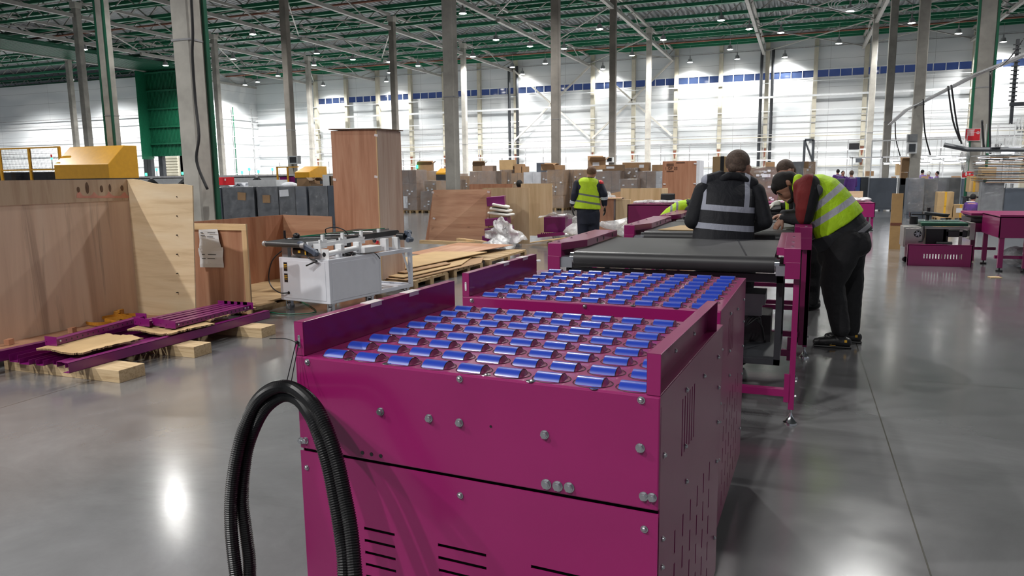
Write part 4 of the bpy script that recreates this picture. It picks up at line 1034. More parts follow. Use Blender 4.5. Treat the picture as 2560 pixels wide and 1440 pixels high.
b = MB(); b.bar((-.36,-.09,.865),(-.16,-.05,.76),.055,.065); b.cyl((-.36,-.115,.862),(-.36,-.06,.862),.035,18); b.cyl((-.16,-.08,.755),(-.16,-.02,.755),.035,18); b.build('belt_guard', mat('slate_blue_plastic',(.07,.09,.13),.35,var=.05), cart, local=True, bevel=.01)
b = MB(); b.bar((-.02,1.56,.90),(.06,1.50,.80),.05,.07); b.cyl((-.01,1.5,.89),(-.01,1.6,.89),.036,18); b.cyl((.055,1.45,.80),(.055,1.55,.80),.036,18); b.build('rear_belt_guard', bpy.data.materials['slate_blue_plastic'], cart, local=True, bevel=.01)
b = MB(); b.cyl((-.54,.0,.765),(-.30,.0,.765),.055,18); b.box(-.30,-.18,-.04,.06,.71,.80); b.cyl((-.15,1.5,.84),(-.02,1.5,.84),.05,14); b.build('motor', BLACKP, cart, local=True, smooth='auto', bevel=.008)
b = MB(); b.box(-.44,-.40,-.0575,-.052,.75,.78); b.box(-.325,-.31,-.058,-.05,.73,.81); b.build('motor_label', TAPEY, cart, local=True)
b = MB(); b.bar((-W_+.10,.22,zc+.06),(-.42,1.55,zc+.085),.02,.03); b.bar((-W_+.08,.20,zc+.05),(-W_+.28,.55,zc+.055),.03,.035); b.build('green_guide', GRNPL, cart, local=True)
b = MB()
for (p, q) in (((-W_+.0,.12,zc+.05),(-.35,.42,zc+.06)),((-W_+.1,.3,zc+.065),(-.3,1.5,zc+.09)),((-.75,.15,zc+.06),(-.30,.8,zc+.07)),((-.6,.6,zc+.07),(-.2,.7,zc+.08)),((-.5,1.0,zc+.085),(-.2,1.05,zc+.085))): b.cyl(p,q,.008,8)
b.build('guide_rods', CHROME, cart, local=True)
b = MB(); b.cyl((-W_+.02,.10,.90),(-W_+.02,.10,1.0),.016,10); b.ell((-W_+.12,.2,.93),(.05,.04,.035)); b.ell((-.05,.9,.83),(.03,.02,.03)); b.box(-.33,-.27,.62,.70,zc-.08,zc-.02); b.build('sensor', BLACKP, cart, local=True)
b = MB(); b.tube(smooth_path([(-.55,.55,.93),(-.5,.5,1.0),(-.38,.55,1.02),(-.28,.6,.98),(-.27,.65,.92)],7),.007,6); b.tube(smooth_path([(-.06,.5,.70),(.0,.6,.695),(.02,.8,.685),(.03,.9,.6)],7),.006,6)
for k in range(5): b.tube([(-.06+.06*math.cos(t*.5)+.0,.42+.10*math.sin(t*.5),.69+.006*k) for t in range(13)],.006,6)
b.tube(smooth_path([(-.3,-.05,.72),(-.25,-.06,.69),(-.15,-.04,.66),(-.2,-.05,.64),(-.30,-.07,.60)],7),.01,6); b.build('cable_bundle', BLACKP, cart, local=True, smooth=True)
b = MB(); b.cyl((-.11,1.02,.78),(-.11,1.02,.82),.022,12); b.build('red_stop_button', REDS, cart, local=True)
b = MB(); b.tube(smooth_path([at(640,690,Z=.01),at(690,728,Z=.01),at(740,748,Z=.01),at(790,778,Z=.01),at(720,785,Z=.01),at(660,778,Z=.01)],8),.006,6); tag(b.build('green_cable', GRNPL), 'thin green cable trailing on the floor under the white cart', 'cable')

# flattened cardboard and boards in the middle distance
for i, (q, z, m_, lb) in enumerate((
    ([(-5.36,9.5),(-5.15,11.8),(-5.45,12.6),(-6.2,11.8),(-6.2,9.7)], .13, CARD, 'lowest flattened carton on the pallets beside the tall crate'),
    ([(-5.45,9.6),(-5.30,11.3),(-5.6,12.4),(-6.4,11.6),(-6.3,9.8)], .155, CARD2, 'second flattened carton on the pallets beside the tall crate'),
    ([(-5.6,9.9),(-5.45,11.2),(-6.3,12.1),(-6.6,10.2)], .18, CARD, 'third flattened carton, darker, on the pallets beside the tall crate'),
    ([(-5.75,10.1),(-5.5,12.9),(-6.5,12.7),(-6.6,10.9)], .205, CARD2, 'topmost flattened carton on the pallets beside the tall crate'),
    ([(-5.9,12.0),(-5.55,14.4),(-6.9,14.6),(-6.9,12.3)], .20, PLYRY, 'thin reddish plywood sheet lying flat in front of the leaning panel'))):
    b = MB(); n_ = len(q); b.prism(q[::-1] if False else q, 'Z', z, z+.012)
    tag(b.build('flat_sheet', m_), lb, 'flat sheet')
for i, (ya, yb, lb) in enumerate(((9.55,10.7,'near'),(10.9,12.1,'middle'),(12.4,14.4,'far'))):
    o = empty('wooden_pallet', (-5.8,ya,0), f'{lb} wooden pallet under the flattened cartons beside the tall crate', 'pallet'); pallet(o, -6.5, -5.25, ya, yb, 0)
b = MB(); b.slab((-8.05,15.4,.1),(-6.55,15.4,.1),(-6.48,15.5,1.34),(-8.0,15.62,1.33),.015); o = b.build('leaning_plywood_panel', PLYRX)
tag(o, 'square reddish plywood panel leaning upright with white tape at its edges', 'panel')
for px_, py_ in ((1083,481),(1222,480),(1086,546),(1222,547)):
    p = at(px_, py_, Y=15.45); c = MB(); c.cbox((p.x,p.y-.02,p.z),(.06,.008,.04),ry=.3); c.build('tape_piece', WTAPE, o)
b = MB(); b.slab((-8.2,15.5,.1),(-8.1,17.0,.1),(-8.02,16.7,1.25),(-8.02,15.65,1.3),.015); tag(b.build('plywood_sheet', PLYR), 'reddish plywood sheet seen edge-on behind the leaning square panel', 'panel')
b = MB(); b.bar((-8.1,15.1,.16),(-6.4,14.9,.16),.09,.08); b.bar((-7.2,15.2,.22),(-6.35,14.8,.20),.09,.07); tag(b.build('pine_batten', LUMBX), 'pine battens stacked at the foot of the leaning panel', 'batten')
b = MB(); b.box(-7.7,-6.55,17.0,17.02,.1,1.44); tag(b.build('plywood_board', PLYR), 'reddish plywood panel upright behind the leaning square panel', 'panel')
b = MB(); b.box(-7.0,-5.83,16.2,16.22,.06,1.36); tag(b.build('pale_plywood_panel', PLYP), 'pale plywood panel standing right of the leaning reddish square panel', 'panel')
b = MB(); b.box(-6.70,-5.86,18.0,18.03,.1,1.43); tag(b.build('pale_plywood_panel', PLYP), 'pale plywood panel behind the person hidden by the boards', 'panel')
# pile of magenta parts and foam behind the leaning panel
for i, (x, y, z, w, h, m_, lb, nmn) in enumerate(((-6.25,15.45,.12,.7,.22,MP,'lowest magenta housing in the wrapped pile right of the leaning panel','magenta_housing'),(-6.3,15.5,.36,.55,.14,MP,'second magenta housing in the wrapped pile right of the leaning panel','magenta_housing'),(-6.33,15.5,.55,.5,.16,MP,'third magenta housing in the wrapped pile, below the foam','magenta_housing'),(-6.4,15.6,.98,.4,.2,MP,'topmost magenta sheet in the pile, above the foam','magenta_sheet'))):
    tag(MB().cbox((x,y,z+h/2),(w,.5,h),rz=.1*i,ry=-.08).build(nmn, m_, bevel=.01), lb, 'magenta part')
for i in range(3):
    b = MB(); b.cbox((-6.25,15.5,.80+.09*i),(.50-.06*i,.45,.05),ry=.10+.05*i,rz=.15*i); tag(b.build('foam_slab', FOAM, bevel=.02), ('lowest','middle','top')[i]+' white foam slab on the magenta pile right of the leaning panel', 'foam')
def crumple(c, s, label, seed=1, m_=None, name='crumpled_plastic'):
    rr = random.Random(seed); b = MB(); n_, m2 = 14, 9; ph = [rr.uniform(0,6) for _ in range(6)]
    V = []; F = []
    for j in range(m2+1):
        for i in range(n_):
            t = 2*math.pi*i/n_; v = math.pi*j/m2; k = 1+.22*math.sin(3*t+ph[0]+2*v)+.18*math.sin(5*t+ph[1]-3*v)+.22*rr.uniform(-1,1)
            V.append((c[0]+s[0]*k*math.sin(v)*math.cos(t), c[1]+s[1]*k*math.sin(v)*math.sin(t), max(.004, c[2]+s[2]*k*math.cos(v))))
    for j in range(m2):
        for i in range(n_): F.append((j*n_+i,(j+1)*n_+i,(j+1)*n_+(i+1)%n_,j*n_+(i+1)%n_))
    b.add(V,F); return tag(b.build(name, m_ or FILM2, smooth=True), label, 'plastic')
def drape(corners, label, seed=2, n=16, amp=.05, sag=.1):
    rr = random.Random(seed); q = [Vector(c) for c in corners]; V = []; F = []; p1, p2, p3 = (rr.uniform(0,6) for _ in range(3))
    for j in range(n+1):
        for i in range(n+1):
            u, v = i/n, j/n; p = q[0].lerp(q[1], u).lerp(q[3].lerp(q[2], u), v)
            k = amp*(math.sin(9*u+p1+4*v)+.6*math.sin(14*v+p2-6*u)+.4*math.sin(23*u+p3)); p += Vector((k*.3, k, k*.4-sag*math.sin(math.pi*u)*math.sin(math.pi*v)))
            p.x += rr.uniform(-.012,.012)+.06*math.sin(5*v+p1)*(i in (0,n)); p.z = max(.01, p.z+.05*math.sin(7*u+p2)*(j in (0,n))); V.append(p)
    for j in range(n):
        for i in range(n): a = j*(n+1)+i; F.append((a,a+1,a+n+2,a+n+1))
    b = MB(); b.add(V, F); o = b.build('draped_film', FILM2, smooth=True); m__ = o.modifiers.new('s','SOLIDIFY'); m__.thickness = .004; return tag(o, label, 'plastic')
drape([(-6.35,15.15,.66),(-6.0,15.1,.72),(-5.42,14.9,.30),(-5.85,14.8,.02)],'large translucent sheet draped off the magenta pile, its tip near the floor',3)
drape([(-6.42,15.2,.50),(-5.95,15.1,.56),(-5.9,15.0,.18),(-6.4,15.0,.12)],'translucent film hanging over the lower magenta housings',5)
drape([(-5.9,17.25,.66),(-5.2,17.2,.72),(-5.15,17.5,.62),(-5.9,17.6,.62)],'white translucent film lying over the magenta box part',6,amp=.02,sag=.0)
crumple((-6.15,14.8,.12),(.25,.16,.13),'small crumpled clear plastic at the foot of the leaning panel',4)
crumple((-5.30,17.6,.16),(.4,.3,.16),'crumpled clear plastic on the floor beside the broken cartons',5)
crumple((-5.1,19.3,.42),(.5,.5,.42),'big heap of clear film left of the walking worker',6)
crumple((-5.2,19.8,.85),(.55,.5,.3),'pale film bundle on top of the clear film heap',7)
crumple((-4.6,16.9,.25),(.45,.35,.24),'low heap of clear film at the walking worker\'s feet',8)
crumple((-3.2,15.2,.55),(.5,.35,.16),'rolled grey plastic bags behind the walking worker',9, name='plastic_roll')
b = MB(); b.box(-5.85,-5.3,17.3,17.9,.25,.62); tag(b.build('magenta_box_part', MP, bevel=.01), 'magenta box part under white wrap in front of the pale panel', 'magenta part')
b = MB(); b.bar((-5.9,17.0,.18),(-5.2,16.9,.26),.06,.08); c = [(-5.8+.05*i,16.93,.235) for i in range(12)]
for q in c: b.box(q[0],q[0]+.02,q[1],q[1]+.04,q[2],q[2]+.03)
tag(b.build('toothed_magenta_strip', MP), 'small toothed magenta strip lying on the broken cartons', 'magenta part')
b = MB(); b.cbox((-5.5,16.6,.12),(.9,.4,.015),ry=-.15); b.cbox((-5.0,16.5,.10),(.5,.4,.015),ry=.1); b.cbox((-5.2,16.7,.04),(.6,.4,.08)); tag(b.build('broken_carton', CARD2), 'broken flattened carton on the floor in front of the pale panels', 'carton')
b = MB(); b.slab((-5.6,20.2,.05),(-4.9,20.2,.05),(-4.95,20.2,1.15),(-5.5,20.3,1.25),.02); b.slab((-4.9,20.2,.5),(-4.5,20.6,.5),(-4.5,20.6,1.2),(-4.95,20.2,1.1),.02); tag(b.build('torn_carton', CARD), 'large torn open carton behind the film heap', 'carton')
# crates right of the walking worker
o = empty('reddish_crate', (-3.8,16.2,0), 'low reddish crate with pale end panel right of the walking worker', 'crate')
b = MB(); b.box(-4.55,-3.84,16.2,17.2,.12,1.10); b.build('box', PLYR, o); b = MB(); b.box(-3.84,-3.80,16.2,17.2,.12,1.10); b.build('film_edge', FILM, o)
b = MB(); b.box(-3.79,-3.47,16.2,16.24,.30,1.09); b.build('pale_end', PLYP, o); b = MB(); b.box(-4.6,-3.66,16.15,16.2,1.10,1.12); b.build('lid_edge', LUMBX, o)
o = empty('pale_open_crate', (-3.4,18.5,0), 'open pale plywood crate left of the stamped reddish crate', 'crate')
b = MB(); b.box(-4.3,-3.1,18.9,18.93,.1,1.28); b.box(-3.13,-3.1,18.0,18.9,.1,1.28); b.build('panels', PLYP, o); b = MB(); b.box(-4.3,-3.0,17.6,18.9,.0,.1); b.build('floor_boards', PALLET, o)
b = MB(); b.box(-4.0,-3.0,17.4,17.42,.1,.6); tag(b.build('carton', CARD, bevel=.01), 'brown carton low behind the second conveyor cover', 'carton')
o = empty('stamped_crate', (-2.97,20.0,0), 'tall reddish crate with dark stencil marks and white tape, left of the black-vested worker', 'crate')
b = MB(); b.box(-3.43,-2.55,20.0,20.02,.1,1.95); b.build('front_panel', PLYR, o)
b = MB(); b.box(-2.55,-2.47,20.0,20.9,.1,1.97); b.build('white_side', PAPER, o); b = MB(); b.box(-3.43,-2.55,20.02,20.9,.1,1.96); b.build('body', PLYR, o)
for px_, py_ in ((1738,409),(1661,460),(1737,459)):
    p = at(px_, py_, Y=19.99); c = MB(); c.cbox((p.x,19.99,p.z),(.07,.006,.035),ry=.1); c.build('tape_piece', WTAPE, o)
STN = mat('faded_stencil_ink', (.12,.06,.04), .7, var=.2)
def text(s, size, loc, rot, m_, parent=None, name='lettering', ext=.002):
    cu = bpy.data.curves.new(name, 'FONT'); cu.body = s; cu.size = size; cu.extrude = ext; cu.align_x = 'CENTER'; cu.align_y = 'CENTER'
    o = bpy.data.objects.new(name, cu); COL.objects.link(o)
    dg = bpy.context.evaluated_depsgraph_get(); me = bpy.data.meshes.new_from_object(o.evaluated_get(dg)); bpy.data.objects.remove(o)
    o = bpy.data.objects.new(name, me); COL.objects.link(o); me.materials.clear(); me.materials.append(m_)
    o.rotation_euler = rot; o.location = Vector(loc)-(wo(parent) if parent else Vector((0,0,0)))
    if parent: o.parent = parent
    return o
p = at(1676,421,Y=19.99); text('1 OF 35', .10, (p.x+.02,19.992,p.z), (math.pi/2,0,0), STN, o, 'stencil_text')
b = MB()
for yy in (410,414,428): p = at(1668,yy,Y=19.99); b.box(p.x-.02,p.x+.17,19.99,19.995,p.z-.008,p.z+.008)
p = at(1702,406,Y=19.99); b.box(p.x-.12,p.x+.10,19.99,19.995,p.z-.012,p.z+.008); b.build('stencil_marks', STN, o)
o = empty('office_chair', (-2.9,18.5,0), 'black chair back showing above the magenta table beside the stamped crate', 'chair')
b = MB(); b.cbox((-2.95,18.0,1.0),(.34,.05,.34),rx=-.1); b.build('backrest', BLACKP, o, bevel=.03)
b = MB(); b.cbox((-2.95,17.75,.62),(.42,.42,.07)); b.build('seat', BLACKP, o, bevel=.02); b = MB(); b.cyl((-2.95,17.75,.05),(-2.95,17.75,.6),.03,10); b.bar((-2.95,17.98,.62),(-2.95,18.02,.9),.04,.02)
for k in range(5): b.bar((-2.95,17.75,.08),(-2.95+.28*math.cos(k*1.257),17.75+.28*math.sin(k*1.257),.05),.04,.03)
b.build('base', BLACKP, o)
for x, y, nm_ in ((-4.9,12.5,'nearest'),(-4.7,13.5,'middle')):
    b = MB(); b.cbox((x,y,.008),(.12,.10,.012),rz=.4); tag(b.build('paper_scrap', PAPER), nm_+' white paper scrap on the floor in front of the pallets', 'scrap')
# ================================================================ BACKGROUND: WRAPPED PALLETS, BINS, GUARDS
def box_at(px0, px1, ptop, pbot, Y, depth_=1.0):
    """a box whose front face fills px0..px1 / ptop..pbot when standing at distance Y; returns x0,x1,y0,y1,z0,z1"""
    xm = (px0+px1)/2; a = at(px0, ptop, Y=Y); c = at(px1, ptop, Y=Y); z1 = at(xm, ptop, Y=Y).z; z0 = max(0, at(xm, pbot, Y=Y).z)
    return a.x, c.x, Y, Y+depth_, z0, z1
def wrapped(px0, px1, ptop, pbot, Y, label, base=CARD, rows=3, dep=1.0, sheet=None, film_=True, clean=False):
    x0,x1,y0,y1,z0,z1 = box_at(px0,px1,ptop,pbot,Y,dep)
    if z0 < .35: z0 = 0
    o = empty('wrapped_pallet', ((x0+x1)/2, y0, z0), label, 'pallet load', 'film-wrapped pallet loads in the middle of the hall')
    zb = z0
    if z0 == 0: pallet(o, x0, x1, y0, y1, 0); zb = .13
    b = MB(); H = z1-zb; cols = max(1, round((x1-x0)/.42))
    for r in range(rows):
        for c in range(cols):
            w = (x1-x0)/cols; h = H/rows; j = random.uniform(-.01,.01)
            b.box(x0+w*c+.004+j, x0+w*(c+1)-.004+j, y0+abs(j), y1-.004, zb+h*r, zb+h*(r+1)-.006)
    b.build('stacked_cartons', base, o)
    if film_:
        b = MB(); n_ = 10; V = []; F = []
        for k in range(n_+1):
            u = k/n_
            for m__ in range(7):
                v = m__/6; rr = random.Random(int(px0*7)+k*13+m__); V.append((x0-.02+(x1-x0+.04)*u+rr.uniform(-.008,.008), y0-.02+rr.uniform(-.02,.012), zb+(z1+.02-zb)*v))
        for k in range(n_):
            for m__ in range(6): a = k*7+m__; F.append((a,a+7,a+8,a+1))
        V += [(x1+.02,y0-.015,zb),(x1+.02,y1+.02,zb),(x1+.02,y1+.02,z1+.02),(x1+.02,y0-.015,z1+.02)]; q = len(V)-4; F.append((q,q+1,q+2,q+3))
        V += [(x0-.02,y0-.015,z1+.02),(x1+.02,y0-.015,z1+.02),(x1+.02,y1+.02,z1+.02),(x0-.02,y1+.02,z1+.02)]; q = len(V)-4; F.append((q,q+1,q+2,q+3))
        b.add(V,F); b.build('stretch_film', FILM, o)
    if sheet:
        a, c_ = sheet; b = MB(); b.box(x0+(x1-x0)*a, x0+(x1-x0)*(a+.28), y0-.03, y0-.025, zb+H*c_, zb+H*(c_+.3)); b.build('label_sheet', PAPER, o)
    b = MB(); rr = random.Random(int(px0))
    for k in range(4):
        u, v = rr.uniform(.08,.85), rr.uniform(.15,.9); b.box(x0+(x1-x0)*u, x0+(x1-x0)*u+.09, y0-.024, y0-.02, zb+H*v-.06, zb+H*v)
    b.build('small_labels', PAPER, o)
    return o
def carton(px0, px1, ptop, pbot, Y, label, m_=CARD, rz=0, dep=.5, open_=False, tape=None, mark=None):
    x0,x1,y0,y1,z0,z1 = box_at(px0,px1,ptop,pbot,Y,dep)
    o = empty('carton', ((x0+x1)/2,(y0+y1)/2,z0), label, 'carton', rz=rz)
    w, d, h = (x1-x0)/2, dep/2, z1-z0
    b = MB(); b.box(-w,w,-d,d,0,h); b.build('box', m_, o, local=True, bevel=.006)
    b = MB()
    if open_:
        b.slab((-w,-d,h),(w,-d,h),(w*.9,-d-.10,h+.08),(-w*.9,-d-.10,h+.08),.006); b.slab((-w,d,h),(w,d,h),(w*.9,d+.06,h+.12),(-w,d+.06,h+.12),.006); b.slab((w,-d,h),(w,d,h),(w+.12,d,h+.09),(w+.12,-d,h+.09),.006)
        b.build('flaps', m_, o, local=True)
    if tape:
        b = MB(); b.box(-.03,.03,-d-.003,-d,0,h); b.box(-.03,.03,-d,d,h,h+.003)
        if tape == 'cross': b.box(-w,w,-d-.003,-d,h*.45,h*.6)
        b.build('tape', BLACKP if tape == 'cross' else TAPEY, o, local=True)
    if mark:
        b = MB(); b.box(-w*.6,w*.2,-d-.004,-d,h*.4,h*.75); b.build('label_sheet', PAPER, o, local=True)
    return o
# rows of wrapped loads, left to right (pixel extents give their places at real distances)
LOADS = [
 (1003,1040,425,525,30,'silver-wrapped load on a pale pallet just right of the tall crate',CARDG,3,(.1,.05)),
 (1040,1072,428,520,34,'pale wrapped load behind the silver-wrapped one by the tall crate',CARD,3,None),
 (1052,1090,478,527,30,'low stack of glossy wrapped cartons left of the leaning panel',CARDG,2,None),
 (1060,1090,452,478,30,'small wrapped cartons on the low glossy stack',CARD,1,None),
 (1068,1112,437,480,36,'brown wrapped load with yellow top left of the broad column',CARD,2,None),
 (1114,1150,434,474,36,'wrapped load directly in front of the broad column',CARD,2,None),
 (1122,1143,450,474,33,'small load with an orange stripe in front of the broad column',CARDD,1,None),
 (1146,1174,440,474,35,'brown load behind the top edge of the leaning panel',CARD,2,None),
 (1174,1234,428,462,34,'wide silver-wrapped load with a white sheet above the leaning panel',CARDG,1,(.4,.1)),
 (1234,1252,430,460,35,'narrow brown wrapped load next to the wide silver one',CARD,2,None),
 (1250,1278,425,460,36,'dark brown load under the two stacked cartons',CARDD,1,None),
 (1277,1310,433,460,36,'taped brown load behind the hidden person',CARD,1,None),
 (1309,1352,430,462,34,'white wrapped load behind the hidden person',PAPER,2,None),
 (1352,1368,430,462,34,'narrow translucent load beside the white wrapped one',CARDG,2,None),
 (1368,1408,425,474,33,'wrapped load with many small labels left of the walking worker',CARD,3,None),
 (1408,1432,424,480,34,'yellow-taped load immediately left of the walking worker',CARD,3,None),
 (1432,1468,424,478,34,'yellow-taped load behind the shoulder of the walking worker',CARD,3,None),
 (1488,1550,428,486,32,'large silver-wrapped load right of the walking worker',CARDG,2,None),
 (1556,1595,420,447,33,'dark brown wrapped carton load on the low grey stack',CARDD,1,None),
 (1549,1592,448,486,32,'low grey crinkled load beside the large silver one',CARDG,2,(.0,.0)),
 (1592,1640,428,476,33,'crinkled silver load left of the stamped crate',CARDG,2,None),
 (1640,1660,428,476,33,'pale narrow load touching the stamped crate',PAPER,3,None),
 (1868,1944,418,446,24,'brown carton load with a white sheet right of the black-vested worker',CARDD,1,(.5,.1)),
 (1880,1945,446,478,24,'lower brown carton load behind the black-vested worker',CARDD,1,None),
 (1756,1795,440,475,26,'taped carton load left of the black-vested worker',CARD,1,None),
 (1980,2010,404,440,38,'grey stacked load behind the raised head of the worker in the back',GREYBOX,2,None),
 (2010,2040,404,450,40,'brown load with a white label above the bending worker',CARD,2,(.5,.4)),
]
for L in LOADS: wrapped(L[0],L[1],L[2],L[3] if (L[2] in (452,420) or L[0] == 1868) else 540, L[4], L[5], L[6], L[7], sheet=L[8])
# a second, farther row fills the gaps: plain loads
for i, (a, c_, t_, Y, lb) in enumerate(((1095,1118,440,42,'behind the brown load left of the broad column'),(1200,1240,436,44,'behind the wide silver-wrapped load'),(1385,1420,434,44,'behind the load with many labels'),(1500,1560,434,44,'behind the large silver-wrapped load'),(1600,1650,432,44,'behind the crinkled silver load'),(1940,1985,436,44,'behind the raised head of the worker in the back'))):
    wrapped(a, c_, t_, 540, Y, 'distant brown wrapped load '+lb, CARDD, 2, film_=(i % 2 == 0))
CART = [
 (1040,1075,408,426,31,'open printed carton on top of the silver-wrapped load by the tall crate',CARD,True,None,None),
 (1178,1206,408,428,34,'square brown carton standing on the wide silver-wrapped load',CARDD,True,None,None),
 (1205,1232,414,430,36,'pale small carton right of the square brown one',CARDG,False,None,None),
 (1248,1282,400,425,35,'large light carton left of the dark one near the second pale column',CARD2,False,None,None),
 (1286,1305,410,426,36,'brown carton right of the large light one',CARD,False,None,None),
 (1303,1315,416,426,36,'small brown carton beside the previous stack end',CARD,False,None,None),
 (1341,1369,407,426,34,'dark grey flat carton standing behind the dark column foot',GBIN2,False,None,None),
 (1352,1385,414,426,33,'long open tray carton left of the dark column',CARD,True,None,None),
 (1384,1405,413,425,33,'brown carton in front of the dark column',CARD,False,None,None),
 (1466,1506,400,424,20,'tilted brown carton with printed labels seen just above the walking worker\'s head',CARD,True,None,'m'),
 (1506,1556,412,426,34,'long dark red carton right of the tilted carton',CARDD,False,None,'m'),
 (1556,1592,406,420,34,'light brown carton under the dark column right of the worker',CARD,False,None,None),
 (1592,1622,406,420,34,'brown carton with a white label left of the stamped crate',CARD,False,None,'m'),
 (1630,1660,412,426,34,'small brown carton touching the stamped crate top',CARD,False,None,None),
 (1782,1830,391,640,13,'tall carton with black cross tape left of the black-vested worker\'s head',CARD2,False,'cross',None),
 (1914,1936,405,418,25,'small brown carton on the brown load right of the black-vested worker',CARD,False,None,None),
 (1995,2022,404,420,39,'small brown carton on the grey stacked load',CARD,False,None,None),
 (2345,2386,480,516,27.6,'upper carton with yellow tape in front of the grey bins at right',CARD2,False,'y',None),
 (2342,2382,515,545,27.6,'lower left carton with yellow tape in front of the grey bins at right',CARD2,False,'y',None),
 (2384,2421,512,545,27.6,'lower right carton with yellow tape beside the kneeling worker',CARD2,False,'y','m'),
 (2242,2262,408,438,40,'light carton on the workbench under the bench lamps',CARD2,False,None,None),
 (2255,2278,400,430,36,'open dark carton standing above the large grey panel',CARD,True,None,None),
 (2253,2270,431,462,36,'narrow brown carton right of the large grey panel',CARD,False,None,None),
 (2165,2185,428,440,40,'small brown carton on the bench left of the large grey panel',CARD,False,None,None),
 (2455,2492,418,445,26,'leaning brown carton beside the red box on the green striped column',CARD2,False,None,None),
 (2425,2450,440,480,26.5,'brown carton with yellow tape below the red box',CARD2,False,'y',None),
]
for i, L in enumerate(CART):
    L = list(L); xm_ = (L[0]+L[1])/2
    best = [W_ for W_ in LOADS if W_[0]-2 <= xm_ <= W_[1]+2 and abs(W_[4]-L[4]) < 4 and L[3] < 445 and W_[2] <= L[3]+12]
    if best: L[4] = min(best, key=lambda W_: abs(W_[4]-L[4]))[4]+.25; L[3] = max(L[3], min(best, key=lambda W_: abs(W_[4]+.25-L[4]))[2])
    carton(L[0],L[1],L[2],L[3],L[4],L[5],L[6],rz=(.35 if i in (0,1,9) else 0),open_=L[7],tape=L[8],mark=L[9],dep=.5 if L[4] > 15 else .3)
o = empty('wooden_pallet', (4.7,27.6,0), 'pallet under the taped cartons beside the kneeling worker', 'pallet'); q = box_at(2342,2421,545,552,27.6,1.0); pallet(o, q[0], q[1], 27.5, 28.6, 0)

# grey plastic bins on the left
def bin_(px0, px1, ptop, pbot, Y, label, m_=GBIN, dep=1.1, note=None, film_=True, hand=False, sidep=0):
    x0,x1,y0,y1,z0,z1 = box_at(px0,px1,ptop,pbot,Y,dep); z0 = .12 if z0 < .7 else z0
    o = empty('grey_pallet_bin', ((x0+x1)/2,y0,z0), label, 'bin', 'grey plastic pallet bins')
    t = .03; b = MB()
    b.box(x0,x1,y0,y0+t,z0,z1); b.box(x0,x1,y1-t,y1,z0,z1); b.box(x0,x0+t,y0,y1,z0,z1); b.box(x1-t,x1,y0,y1,z0,z1); b.build('sleeve', m_, o, bevel=.02)
    if z0 < .2:
        b = MB(); b.box(x0,x1,y0,y1,.06,.12)
        for xx in (x0,(x0+x1)/2-.06,x1-.12): b.box(xx,xx+.12,y0,y1,0,.06)
        b.build('base', GBIN2, o)
    if hand: b = MB(); b.box(x0+(x1-x0)*.15,x0+(x1-x0)*.78,y0-.006,y0,z1-.22,z1-.12); b.build('hand_hold', BLACK, o)
    if film_: b = MB(); b.box(x0-.01,x1+.01,y0-.02,y0-.012,z0+.1,z1+.005); b.build('stretch_film', FILM3, o)
    if note:
        u, v, w, h, mm = note; b = MB(); xw = x1-x0; b.cbox((x0+xw*u,y0-.03,z1-v),(w,.01,h),ry=random.uniform(-.08,.08)); b.build('stuck_note', mm, o)
    return o
FILM3 = film('cloudy_stretch_film', (.5,.5,.52), .16, 5, 1.0)
bin_(484,552,469,560,20.4,'plain grey bin with a hand slot, left end of the bin row behind the crates',GBIN2,hand=True,film_=False)
bin_(556,634,467,560,20.4,'grey bin with a torn brown note and a white label',note=(.62,.32,.34,.26,CARD))
bin_(642,694,466,560,20.4,'grey bin with a square brown note',note=(.45,.42,.30,.26,CARD))
bin_(697,736,466,560,20.4,'grey bin with a red and white label sheet',note=(.35,.22,.36,.22,PAPER))
bin_(738,765,466,555,20.4,'narrow side of a grey bin between two wrapped bins',GBIN2)
bin_(772,818,465,555,20.4,'grey bin beside the tall plywood crate')
bin_(818,842,464,555,20.4,'slate grey bin partly hidden by the tall plywood crate',GBIN2,film_=False)
for i, (a, c_, t_, b_, m_, lb, nm_) in enumerate(((620,690,450,466,WPIPE,'long pale blue-grey carton on top of the grey bins','pale_carton'),(690,728,455,466,PAPER,'white sack on top of the grey bins','sack'),(574,612,458,467,PAPER,'white crumpled paper in the second grey bin','paper_heap'),(742,772,446,465,CARD,'light brown carton on the grey bins near the yellow guard','brown_carton'),(772,806,436,462,CARDD,'dark torn carton heap on the grey bins near the tall crate','torn_carton'),(806,826,437,460,WPIPE,'pale carton leaning in the grey bin beside the tall crate','pale_carton'),(823,842,440,470,CARDD,'dark carton edge at the tall crate','dark_carton'))):
    x0,x1,y0,y1,z0,z1 = box_at(a,c_,t_,b_,20.7,.6)
    b = MB()
    if nm_ in ('sack',): b.ell(((x0+x1)/2,y0+.3,z0),((x1-x0)/2,.3,z1-z0),14,8)
    elif nm_ in ('torn_carton','paper_heap'):
        for k in range(6): b.cbox((x0+(x1-x0)*(k+.5)/6,y0+.1*k,z0+(z1-z0)*.55),((x1-x0)*.3,.3,.01 if nm_=='torn_carton' else .03),ry=.7*(-1)**k,rz=k*.7)
        b.box(x0+.05,x1-.05,y0,y1,z0-.1,z0+.02)
    else: b.box(x0,x1,y0,y1,z0-.1,z1)
    tag(b.build(nm_, m_), lb, 'bin contents')
